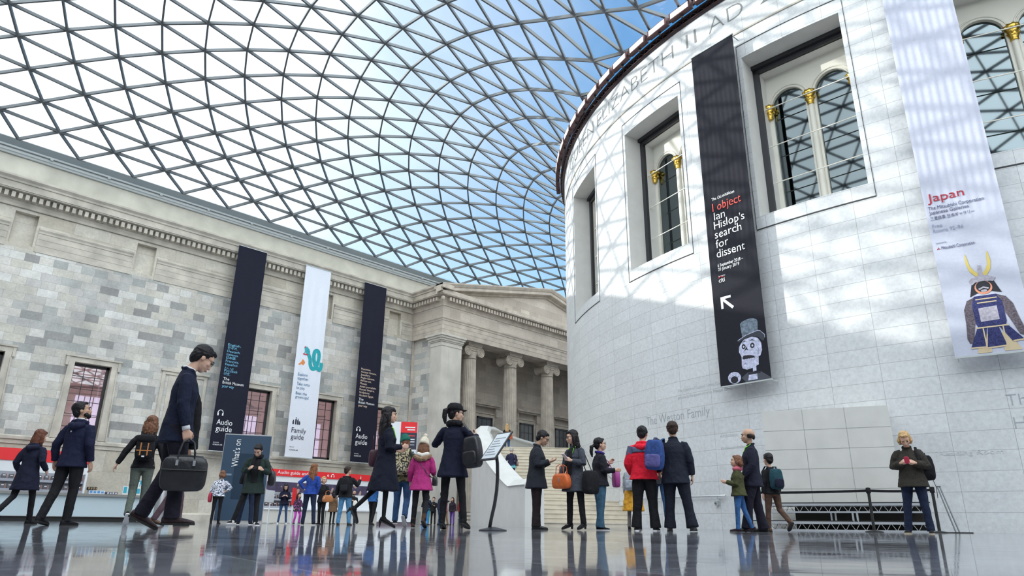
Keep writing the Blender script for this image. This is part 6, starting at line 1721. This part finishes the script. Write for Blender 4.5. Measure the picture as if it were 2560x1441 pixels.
for k in range(6): ribbon(t, F, 'drawn_line', K(*[(460 + k * 6 + j * 22, 985 - j * 5 + 9 * math.sin(j * 2.1 + k)) for j in range(3)]) if k < 2 else K((690 - k * 3, 600 + k * 55), (715 - k * 4, 640 + k * 50), (700, 690 + k * 48)), .005, S_D, .030)
flat(t, F, 'jacket_picture', [K((430, 1215), (530, 1125), (740, 1112), (895, 1215), (900, 1232), (505, 1290))], mat('print_slate', (.06, .065, .085), .7), .010)
flat(t, F, 'shirt_picture', [K((550, 1172), (680, 1150), (690, 1240), (538, 1262))], S_W, .018)
flat(t, F, 'bow_tie', [K((530, 1135), (740, 1108), (730, 1142), (545, 1155))], S_D, .022)
flat(t, F, 'hand_picture', [KO(312, 1212, 108, 100, 24)], S_W, .014)
flat(t, F, 'hand_hole', [KO(312, 1245, 62, 58)], S_D, .022)
for k in range(4): ribbon(t, F, 'drawn_line', K(*[(220 + 46 * k + 18 * math.cos(a), 1190 - 30 * math.sin(k) + 26 * math.sin(a)) for a in (0, 1, 2)]), .005, S_D, .024)
t, F = drum_banner('tall white banner with samurai armour and the word Japan on the rotunda', -82.07, -77.5, 4.46, 19.3, cloth('banner_white_b', (.50, .52, .62), var=.03, bump=.1))
z0 = 4.46
words(t, F, [('Japan', .10, 9.04 - z0, .36, .90)], mat('print_deep_red', (.36, .01, .03), .7), bold=.010)
words(t, F, [('The Mitsubishi Corporation', .08, 8.79 - z0, .155, 1.34), ('Japanese Galleries', .08, 8.65 - z0, .155, .96), ('三菱商事 日本ギャラリー', .08, 8.47 - z0, .13, 1.07), ('Sponsored by', .09, 7.74 - z0, .06, .26), ('Mitsubishi Corporation', .20, 7.55 - z0, .14, .79)], mat('print_ink', (.05, .06, .14), .7), bold=.002)
words(t, F, [('Free', .09, 8.23 - z0, .155, .24), ('Rooms 92–94', .09, 8.08 - z0, .155, .72)], mat('print_grey_blue', (.28, .30, .42), .7))
def dia(cx, cz, s_, a): 
    c, s2 = math.cos(rad(a)), math.sin(rad(a))
    return [(cx + x * c - y * s2, cz + x * s2 + y * c) for x, y in ((0, 0), (s_ * .5, s_ * .3), (s_, 0), (s_ * .5, -s_ * .3))]
flat(t, F, 'three_diamonds', [dia(.13, 7.59 - z0, .045, a) for a in (90, 210, 330)], mat('print_deep_red', (.36, .01, .03), .7))
A_B = cloth('print_armour_blue', (.035, .04, .13), var=.5, scale=25, bump=0); A_V = cloth('print_armour_brown', (.12, .10, .12), var=.5, scale=25, bump=0); A_Y = mat('print_horn_gold', (.62, .48, .12), .7); A_S = cloth('print_silver', (.38, .36, .42), var=.25, scale=15, bump=0); A_C = mat('print_tan', (.58, .47, .30), .7); A_K = mat('print_black', (.012, .012, .02), .7); A_P = mat('print_salmon', (.62, .26, .16), .7)
Q = lambda P: [(x, z - z0) for x, z in P]
flat(t, F, 'horns', [Q([(.69, 7.30), (.72, 7.24), (.76, 6.92), (.86, 6.74), (.97, 6.66), (.97, 6.58), (.84, 6.62), (.73, 6.78), (.68, 7.0)]), Q([(1.22, 7.30), (1.19, 7.24), (1.16, 6.92), (1.07, 6.74), (.97, 6.66), (.97, 6.58), (1.10, 6.62), (1.21, 6.78), (1.25, 7.0)])], A_Y, .03)
flat(t, F, 'helmet', [Q([(.66, 6.50), (.74, 6.58), (.84, 6.60), (.9, 6.64), (.93, 6.92), (1.0, 6.92), (1.02, 6.64), (1.1, 6.6), (1.2, 6.56), (1.28, 6.50), (1.2, 6.42), (1.1, 6.46), (.82, 6.46), (.72, 6.38)])], A_S, .035)
flat(t, F, 'neck_guard', [Q([(.72, 6.44), (1.22, 6.44), (1.34, 6.08), (1.1, 6.16), (.8, 6.14), (.62, 6.06)])], A_K, .024)
flat(t, F, 'face_ring', [Q(blob(.96, 6.28, .20, .19))], A_P, .028); flat(t, F, 'face_mask', [Q(blob(.96, 6.31, .165, .16))], A_K, .034); flat(t, F, 'moustache', [Q([(.84, 6.26), (.96, 6.31), (1.08, 6.26), (1.06, 6.22), (.96, 6.27), (.86, 6.22)]), Q(blob(.96, 6.19, .07, .035, 12))], A_S, .042)
flat(t, F, 'sleeves', [Q([(.70, 6.04), (.52, 5.96), (.42, 5.72), (.40, 5.3), (.36, 4.92), (.40, 4.78), (.50, 4.80), (.58, 5.2), (.66, 5.5), (.72, 5.8)]), Q([(1.20, 6.06), (1.40, 5.96), (1.52, 5.74), (1.58, 5.36), (1.66, 5.0), (1.62, 4.86), (1.52, 4.9), (1.42, 5.22), (1.32, 5.5), (1.24, 5.8)])], A_V, .022)
flat(t, F, 'cuirass', [Q([(.70, 6.06), (1.20, 6.06), (1.30, 5.84), (1.30, 5.3), (1.26, 5.16), (.66, 5.16), (.62, 5.3), (.62, 5.84)])], A_B, .03)
flat(t, F, 'breastplate', [Q([(.74, 5.72), (1.16, 5.74), (1.16, 5.36), (.74, 5.34)])], A_S, .038)
for P_ in [Q([(.72, 5.98), (1.2, 5.98), (1.2, 5.95), (.72, 5.95)]), Q([(.74, 5.88), (1.18, 5.88), (1.18, 5.85), (.74, 5.85)]), Q([(.60, 5.20), (1.32, 5.20), (1.32, 5.165), (.60, 5.165)])] + [Q([(x, 5.16), (x + .03, 5.16), (x + .03, 4.56), (x, 4.56)]) for x in (.74, 1.18)]: flat(t, F, 'cord', [P_], A_C, .046)
flat(t, F, 'skirt_plates', [Q([(.62, 5.16), (.84, 5.16), (.72, 4.64), (.40, 4.66)]), Q([(.86, 5.16), (1.10, 5.16), (1.20, 4.62), (.76, 4.60)]), Q([(1.12, 5.16), (1.32, 5.16), (1.60, 4.74), (1.34, 4.72)])], A_B, .036)
flat(t, F, 'plate_edges', [Q([(.40, 4.68), (.72, 4.67), (.72, 4.63), (.40, 4.64)]), Q([(.76, 4.64), (1.2, 4.66), (1.2, 4.62), (.76, 4.60)]), Q([(1.34, 4.76), (1.60, 4.78), (1.60, 4.74), (1.34, 4.72)])], A_C, .044)
flat(t, F, 'trousers', [Q([(.66, 5.0), (.9, 5.0), (.84, 4.5), (.52, 4.5)]), Q([(1.1, 5.0), (1.26, 5.0), (1.5, 4.5), (1.12, 4.5)])], A_C, .026)

# ================================================================== DESKS ALONG THE WEST WALL
def unit_text(o, rows, m, Fn, nm='lettering'):
    b = MB()
    for s_, y, z, size, wd in rows: put_text(b, s_, y, z, size, Fn, wd)
    return b.build(nm, m, o)
M_ctop = mat('counter_top', (.24, .235, .22), .35); M_cbody = mat('counter_front', (.50, .60, .64), .35); M_cream2 = mat('desk_front', (.66, .64, .58), .5); M_red = mat('sign_red', (.82, .025, .03), .5); M_panel = mat('white_panel', (.80, .82, .84), .4)
t = thing('information_counter', 'long pale counter with dark plinth under the red sign at the far left', 'counter', (-33.4, -33, 0))
b = MB(); b.box(-.4, .35, -7, 5.4, .22, 1.13); b.build('counter_body', M_cbody, t)
b = MB(); b.box(-.5, .47, -7.1, 5.5, 1.13, 1.24); b.build('worktop', M_ctop, t)
b = MB(); b.box(-.35, .28, -7, 5.4, 0, .22); b.build('plinth', C_RUB, t)
b = MB(); b.box(.28, .36, -7, 5.4, .205, .235); b.build('edge_strip', M_chrome, t)
t = thing('sign_board', 'red and white sign board behind the counter at the far left', 'sign', (-36.3, -35.4, 0))
b = MB(); b.box(-.08, 0, -4.6, 4.6, 1.0, 2.80); b.build('white_board', M_panel, t)
b = MB(); b.box(-.06, .04, -4.6, 4.6, 2.76, 3.33); b.build('red_band', M_red, t)
b = MB(); b.box(-.06, .0, -4.4, -4.3, 0, 1.0); b.box(-.06, .0, 4.3, 4.4, 0, 1.0); b.build('post', M_steel, t)
unit_text(t, [('k', 2.35, 2.92, .36, .22)], P_WH, lambda a, y, c: V((.045 + max(y, 0), a, c))); unit_text(t, [('e', -.25, 2.2, .5, .4)], mat('print_green', (.02, .12, .12), .7), lambda a, y, c: V((.006 + max(y, 0), a, c)))
dev = thing('audio_guide', 'black audio guide handset with orange strap standing in a rack', 'audio guide', (0, 0, 0), 0, 'audio guide handsets in the racks')
b = MB(); b.box(-.03, .03, -.085, .085, 0, .26); b.build('handset', mat('handset_grey', (.045, .04, .055), .4), dev)
b = MB(); b.box(.031, .036, -.05, .05, .19, .215); b.build('screen', P_WH, dev)
b = MB(); b.tube([(.02, .10, .27), (.03, .105, .12), (.02, .10, .0)], .010, 5); b.build('strap', mat('orange_strap', (.55, .22, .12), .6), dev)
first = [True]
def put_dev(x, y, z):
    if first[0]: o = dev; first[0] = False
    else:
        o = dev.copy(); COL.objects.link(o)
        for ch in list(dev.children):
            c = ch.copy(); COL.objects.link(c); c.parent = o
    o.location = (x, y, z); o.rotation_euler = (0, rad(-14), 0)
def rack(label, x, y0, y1, z, n):
    r = thing('handset_rack', label, 'rack', (x, (y0 + y1) / 2, z)); w_ = (y1 - y0) / 2
    b = MB(); b.box(-.28, .10, -w_, w_, 0, .05); b.box(-.28, -.24, -w_, w_, 0, .86); b.box(-.28, -.02, -w_, w_, .43, .47)
    for s_ in (-w_, w_ - .03): b.box(-.28, .08, s_, s_ + .03, 0, .86)
    b.box(.06, .10, -w_, w_, .05, .12); b.box(-.06, -.02, -w_, w_, .47, .54)
    b.build('shelving', mat('rack_grey', (.34, .35, .40), .4), r)
    for i in range(n):
        yy = y0 + .15 + (y1 - y0 - .3) * i / (n - 1)
        put_dev(x + .02, yy, z + .055); put_dev(x - .10, yy, z + .475)
rack('two tier rack of audio guides on the pale counter at the far left', -33.2, -36.4, -31.75, 1.24, 17)
for (n_, lb, cat, x, y, z, sx, sy, sz, c, ex) in (
    ('leaflet_stack', 'white and blue stack of leaflets beside the audio guide rack', 'leaflets', -33.2, -31.15, 1.24, .15, .34, .16, (.70, .72, .76), (.10, .30, .60)),
    ('leaflet_box', 'low dark box of leaflets on the pale counter', 'box', -33.15, -30.5, 1.24, .14, .24, .11, (.08, .08, .12), (.6, .6, .65)),
    ('cash_box', 'black rounded box resting on the white leaflets', 'box', -33.2, -31.35, 1.40, .12, .22, .16, (.015, .015, .02), (.3, .2, .1)),
    ('leaflet_holder', 'tall bright leaflet holder at the end of the pale counter', 'leaflet holder', -33.2, -29.6, 1.24, .10, .42, .42, (.72, .74, .70), (.04, .38, .52)),
    ('poster_card', 'turquoise card standing behind the leaflet holder', 'card', -33.5, -29.3, 1.24, .03, .30, .72, (.05, .36, .50), (.7, .75, .8))):
    t = thing(n_, lb, cat, (x, y, z))
    b = MB(); rbox(b, sx, sy, sz / 2, c=(0, 0, sz / 2)) if n_ == 'cash_box' else b.box(-sx, sx, -sy, sy, 0, sz); b.build('case' if 'box' in n_ else 'holder', mat(n_ + '_colour', c, .5), t)
    b = MB()
    for q in range(4): b.box(sx, sx + .006, -sy + .03 + q * sy * .48, -sy + sy * .42 + q * sy * .48, sz * .2, sz * (.9 - .15 * (q % 2)))
    b.build('printed_front', mat(n_ + '_print', ex, .6), t)

t = thing('audio_guide_desk', 'audio guide desk with red header and dark picture panel on the west wall', 'desk', (-33.4, -18, 0))
b = MB(); b.box(-.15, .0, -5.2, 4.2, .8, 2.62); b.build('white_board', M_panel, t)
b = MB(); b.box(-.17, .06, -5.2, 4.2, 2.58, 2.95); b.build('red_band', M_red, t)
b = MB(); b.box(.0, .02, -5.1, 2.3, 1.70, 2.26); b.build('picture_panel', cloth('picture_dark', (.075, .06, .11), var=.3, scale=3, bump=0, col2=(.42, .30, .26), pscale=2.6, thr=.64), t)
b = MB(); b.box(.0, .02, 2.5, 3.9, 1.55, 2.2); b.build('screen', mat('desk_screen', (.02, .03, .05), .3), t)
b = MB(); b.box(.02, 1.0, -5.2, 4.2, .72, .79); b.build('worktop', M_panel, t)
b = MB(); b.box(.1, .92, -5.1, 4.1, .03, .72); b.build('desk_body', M_cream2, t)
for y in (-3.2, -1.1, 1.0, 3.0):
    b = MB(); b.box(.92, .93, y - .015, y + .015, .03, .72); b.build('joint', M_joint, t)
unit_text(t, [('Audio guide and', -3.95, 2.70, .27, 1.95), ('e', -.70, 2.70, .27, .13)], P_WH, lambda a, y, c: V((.065 + max(y, 0), a, c)))
b = MB(); b.tube([V((.08, -.32 - .09 * math.cos(PI * k / 10), 2.75 + .1 * math.sin(PI * k / 10))) for k in range(11)], .018, 6); b.tube([(.08, -.41, 2.67), (.08, -.41, 2.76)], .03, 6); b.tube([(.08, -.23, 2.67), (.08, -.23, 2.76)], .03, 6); b.build('headphone_sign', P_WH, t)
rack('two tier rack of audio guides on the audio guide desk', -33.0, -23.0, -20.6, .79, 9)
t = thing('sign_stand', 'small white sign on a thin pole in front of the audio guide desk', 'sign', (-21.9, -28.15, 0), rad(-52))
b = MB(); b.box(-.02, .02, -.02, .02, 0, .82); b.build('pole', M_panel, t)
b = MB(); b.box(-.30, .55, -.02, .02, .80, 1.26); b.build('sign_panel', M_panel, t)
b = MB(); b.box(-.24, .0, -.03, -.02, .86, 1.18); b.build('printed_square', mat('print_teal_dark', (.05, .20, .24), .6), t)
b = MB(); b.box(-.16, .16, -.16, .16, 0, .02); b.build('base', M_gutter, t)
t = thing('red_display_stand', 'leaning bright red display board behind the girl in the navy jacket', 'display', (-22.6, -26.6, 0), rad(-55))
b = MB(); b.prism([(-.25, .55), (.42, .75), (.42, 1.42), (.2, 1.42)], -.03, .03); b.build('board', M_red, t)
b = MB(); b.box(.30, .36, -.03, .03, 0, .8); b.box(-.2, -.15, -.03, .03, 0, .6); b.build('leg', M_panel, t)
t = thing('cylinder_bin', 'slim brushed metal post left of the dark blue kiosk', 'post', (-19.9, -33.0, 0))
b = MB(); b.lathe([(.16, 0), (.16, 1.2), (.15, 1.24), (.02, 1.26)], 20); b.build('bin_body', M_chrome, t, smooth='auto')

# kiosk and white totem
t = thing('whats_on_kiosk', 'dark blue standing kiosk lettered What\'s on near the photographer', 'kiosk', (-19.18, -31.38, 0))
L = V((-19.25, -31.45, 0)); Rr = V((-18.55, -30.12, 0)); X = (Rr - L).normalized(); Wd = (Rr - L).length; N = V((X.y, -X.x, 0))
t.location = L
def KF(x, y, z): return X * x + N * y + V((0, 0, z))
def kbox(b, x0, x1, y0, y1, z0, z1, Fn):
    b.add([Fn(x, y, z) for z in (z0, z1) for x, y in ((x0, y0), (x1, y0), (x1, y1), (x0, y1))], [(3, 2, 1, 0), (4, 5, 6, 7), (0, 1, 5, 4), (1, 2, 6, 5), (2, 3, 7, 6), (3, 0, 4, 7)])
b = MB(); kbox(b, 0, Wd, -.03, .0, .12, 2.92, KF); b.build('front_panel', mat('kiosk_blue', (.035, .065, .11), .35), t)
b = MB(); kbox(b, -.02, Wd + .02, -.62, -.03, .0, 2.96, KF); b.build('casing', mat('kiosk_grey', (.44, .43, .43), .5), t)
b = MB(); kbox(b, .42, 1.02, .0, .006, .8, 2.3, KF); b.build('screen', mat('kiosk_screen', (.022, .042, .07), .25), t)
b = MB(); kbox(b, .1, .36, .0, .006, 1.56, 1.62, KF); b.build('small_print', mat('kiosk_print', (.18, .24, .32), .6), t)
b = MB(); vs, fs = text_mesh("What's on", .30, .92); b.add([KF(.52 - v.y, .012 + max(v.z, 0), 1.85 + v.x) for v in vs], fs); b.build('lettering', P_WH, t)
t = thing('information_totem', 'tall white information totem with a red header and dark map block', 'sign', (-14.95, -27.98, 0))
L = V((-14.95, -27.98, 0)); Rr = V((-14.26, -27.06, 0)); X2 = (Rr - L).normalized(); W2 = (Rr - L).length; N2 = V((X2.y, -X2.x, 0))
def TF(x, y, z): return X2 * x + N2 * y + V((0, 0, z))
b = MB(); kbox(b, 0, W2, -.26, 0, .12, 3.36, TF); b.build('totem_body', M_panel, t)
b = MB(); kbox(b, 0, W2, -.24, -.02, .0, .12, TF); b.build('plinth', mat('totem_plinth', (.16, .12, .14), .5), t)
b = MB(); kbox(b, W2, W2 + .03, -.28, .02, 0, 3.38, TF); b.build('side_plate', M_gutter, t)
b = MB(); kbox(b, .60, W2, .0, .01, 3.0, 3.36, TF); b.build('red_header', M_red, t)
b = MB(); kbox(b, .60, W2, .0, .01, 2.45, 3.0, TF); b.build('dark_block', mat('totem_dark', (.035, .035, .06), .5), t)
for i, (w_, z, m_) in enumerate(((.34, 3.16, P_WH), (.26, 3.08, P_WH), (.30, 2.88, P_RED), (.34, 2.76, P_WH), (.40, 2.68, P_WH), (.38, 2.58, P_GRY), (.42, 2.34, P_DK), (.3, 2.28, P_DK), (.42, 1.9, P_DK), (.3, 1.84, P_DK), (.4, 1.45, P_DK))):
    b = MB(); kbox(b, 1.08 - w_, 1.08, .01, .016, z, z + .035, TF); b.build('printed_line', m_, t)
for z in (2.1, 1.66): b = MB(); kbox(b, .92, 1.04, .0, .008, z, z + .12, TF); b.build('pictogram', P_DK, t)

# curved sign stand in the foreground
t = thing('lectern_sign', 'tilted framed notice on a curved dark pole with a round flat base', 'sign', (-2.42, -35.02, 0))
vd = V((-.574, .562, 0)).normalized(); rt = V((vd.y, -vd.x, 0))             # away from the viewer, and to the right
b = MB()
b.tube([V((0, 0, .02)) + rt * x + V((0, 0, z)) for x, z in ((-.045, 0), (-.02, .14), (.02, .32), (.045, .5), (.055, .68), (.05, .86), (.03, 1.0), (.02, 1.08))], .021, 10, sq=1.3)
b.build('pole', M_dark, t, smooth=True)
b = MB(); b.lathe([(.0, .0), (.19, .0), (.19, .012), (.05, .045), (.0, .05)], 28); b.build('base', M_dark, t, smooth='auto')
nrm = (-rt * .62 - vd * .45 + V((0, 0, .58))).normalized()
ax = V((0, 0, 1)).cross(nrm).normalized(); upb = nrm.cross(ax)
c0 = rt * .03 + V((0, 0, 1.12))
def BF(x, y, z): return c0 + ax * x + nrm * y + upb * z
b = MB(); kbox(b, -.18, .18, -.012, .006, -.25, .25, BF); b.build('frame', M_dark, t)
b = MB(); kbox(b, -.155, .155, .006, .010, -.225, .225, BF); b.build('notice', mat('notice_paper', (.70, .76, .80), .4), t)
b = MB()
for k in range(7): kbox(b, -.12, .12 - .05 * (k % 3), .010, .012, -.17 + k * .05, -.155 + k * .05, BF)
b.build('printed_lines', P_GRY, t)

# ================================================================== BARRIER, STAGE AND BOXED ENCLOSURE
posts = [V((-3.88, -25.05, 0)), V((-.92, -24.40, 0)), V((.30, -24.05, 0))]
for i, p in enumerate(posts):
    t = thing('barrier_post', ('black barrier post beside the girl in the olive jacket', 'black barrier post in front of the middle of the folded stage', 'black barrier post behind the blonde person in olive')[i], 'barrier post', p, 0, 'retractable belt barrier posts')
    b = MB(); b.tube([(0, 0, .02), (0, 0, .90)], .032, 14); b.build('post', C_RUB, t, smooth='auto')
    b = MB(); b.lathe([(.045, .84), (.05, .85), (.05, .95), (.04, .965), (.0, .97)], 16); b.build('belt_head', C_BLK, t, smooth='auto')
    b = MB(); b.lathe([(.0, 0), (.19, 0), (.19, .015), (.06, .04), (.0, .045)], 24); b.build('base', C_RUB, t, smooth='auto')
for lb, p, q in (('black barrier belt from the girl to the middle post', posts[0], posts[1]), ('black barrier belt from the middle post to the right one', posts[1], posts[2])):
    t = thing('barrier_belt', lb, 'barrier belt', (p + q) / 2, 0, None)
    b = MB(); d = (q - p) / 2; h = V((0, 0, .90)); k = 10
    for j in range(k):
        a0, a1 = -1 + 2 * j / k, -1 + 2 * (j + 1) / k
        b.bar(d * a0 * .98 + h - V((0, 0, .02 * (1 - a0 * a0))), d * a1 * .98 + h - V((0, 0, .02 * (1 - a1 * a1))), .006, .055)
    b.build('webbing', C_BLK, t)
t = thing('boxed_enclosure', 'plain beige panelled box built against the foot of the rotunda', 'enclosure', (-4.07, -22.57, 0))
A = V((-4.07, -22.57, 0)); B_ = V((-1.02, -21.48, 0)); X3 = (B_ - A).normalized(); W3 = (B_ - A).length; N3 = V((X3.y, -X3.x, 0))
def EF(x, y, z): return X3 * x + N3 * y + V((0, 0, z))
M_encl = mat('beige_board', (.60, .59, .56), .6, var=.05, scale=2)
b = MB(); kbox(b, 0, W3, -1.6, 0, 0, 3.24, EF); b.build('boards', M_encl, t)
for k in (1, 2): b = MB(); kbox(b, W3 * k / 3 - .006, W3 * k / 3 + .006, -.001, .003, 0, 3.24, EF); b.build('joint', mat('pale_joint', (.30, .30, .29), .8), t)
for k in range(1, 6): b = MB(); kbox(b, 0, W3, -.001, .003, k * .53 + .02, k * .53 + .028, EF); b.build('joint', mat('pale_joint', (.30, .30, .29), .8), t)
t = thing('folded_stage', 'low silver truss stage frame standing in front of the beige box', 'stage', (-3.75, -23.55, 0))
A = V((-3.75, -23.55, 0)); B_ = V((-.15, -22.55, 0)); X4 = (B_ - A).normalized(); W4 = (B_ - A).length; N4 = V((X4.y, -X4.x, 0))
def GF(x, y, z): return X4 * x + N4 * y + V((0, 0, z))
for (z0_, z1_, x0_) in ((.46, .64, 0), (.02, .20, -.55)):
    for yy in (0, -.8):
        b = MB()
        b.bar(GF(x0_, yy, z1_), GF(W4, yy, z1_), .05, .06); b.bar(GF(x0_, yy, z0_), GF(W4, yy, z0_), .035, .04)
        n = int((W4 - x0_) / .11)
        for k in range(n):
            xa, xb = x0_ + (W4 - x0_) * k / n, x0_ + (W4 - x0_) * (k + 1) / n
            b.bar(GF(xa, yy, z0_ if k % 2 else z1_), GF(xb, yy, z1_ if k % 2 else z0_), .012)
        b.build('truss', M_alu, t)
    b = MB(); kbox(b, x0_, W4, -.82, .02, z1_ + .03, z1_ + .055, GF); b.build('deck', C_RUB, t)
for x in (.02, 1.52, 1.62, 2.02, 2.12, W4 - .03):
    b = MB(); b.bar(GF(x, -.1 if 1 < x < 2 else 0, .2), GF(x, -.1 if 1 < x < 2 else 0, .46), .04); b.build('upright', M_alu, t)
b = MB(); kbox(b, .62, W4 - .02, -.5, -.46, .0, .60, GF); b.build('dark_panel', mat('stage_panel', (.05, .045, .035), .6), t)
t = thing('folding_stand', 'grey twin legged folding stand behind the blonde person in olive', 'stand', (.50, -23.55, 0))
for k in (0, 1): b = MB(); b.bar((-.25 + k * .05, .2, 1.0), (.02 + k * .07, -.1, 0.02), .022); b.build('leg', M_steel, t)
b = MB(); b.bar((-.27, .2, 1.0), (-.18, .2, 1.0), .03); b.build('hinge', M_steel, t)
b = MB(); b.box(-.35, .35, -.13, -.07, 0, .02); b.build('foot_bar', M_dark, t)
t = thing('wall_sensor', 'small grey box fitted low on the rotunda wall under the handrail', 'sensor', pol(22.36, -101.8, .80), rad(-101.8))
b = MB(); b.box(-.04, .06, -.06, .06, -.05, .09); b.build('case', M_gutter, t)
b = MB(); b.sphere((.08, 0, .02), .04, 10); b.build('lens', M_steel, t, smooth=True)
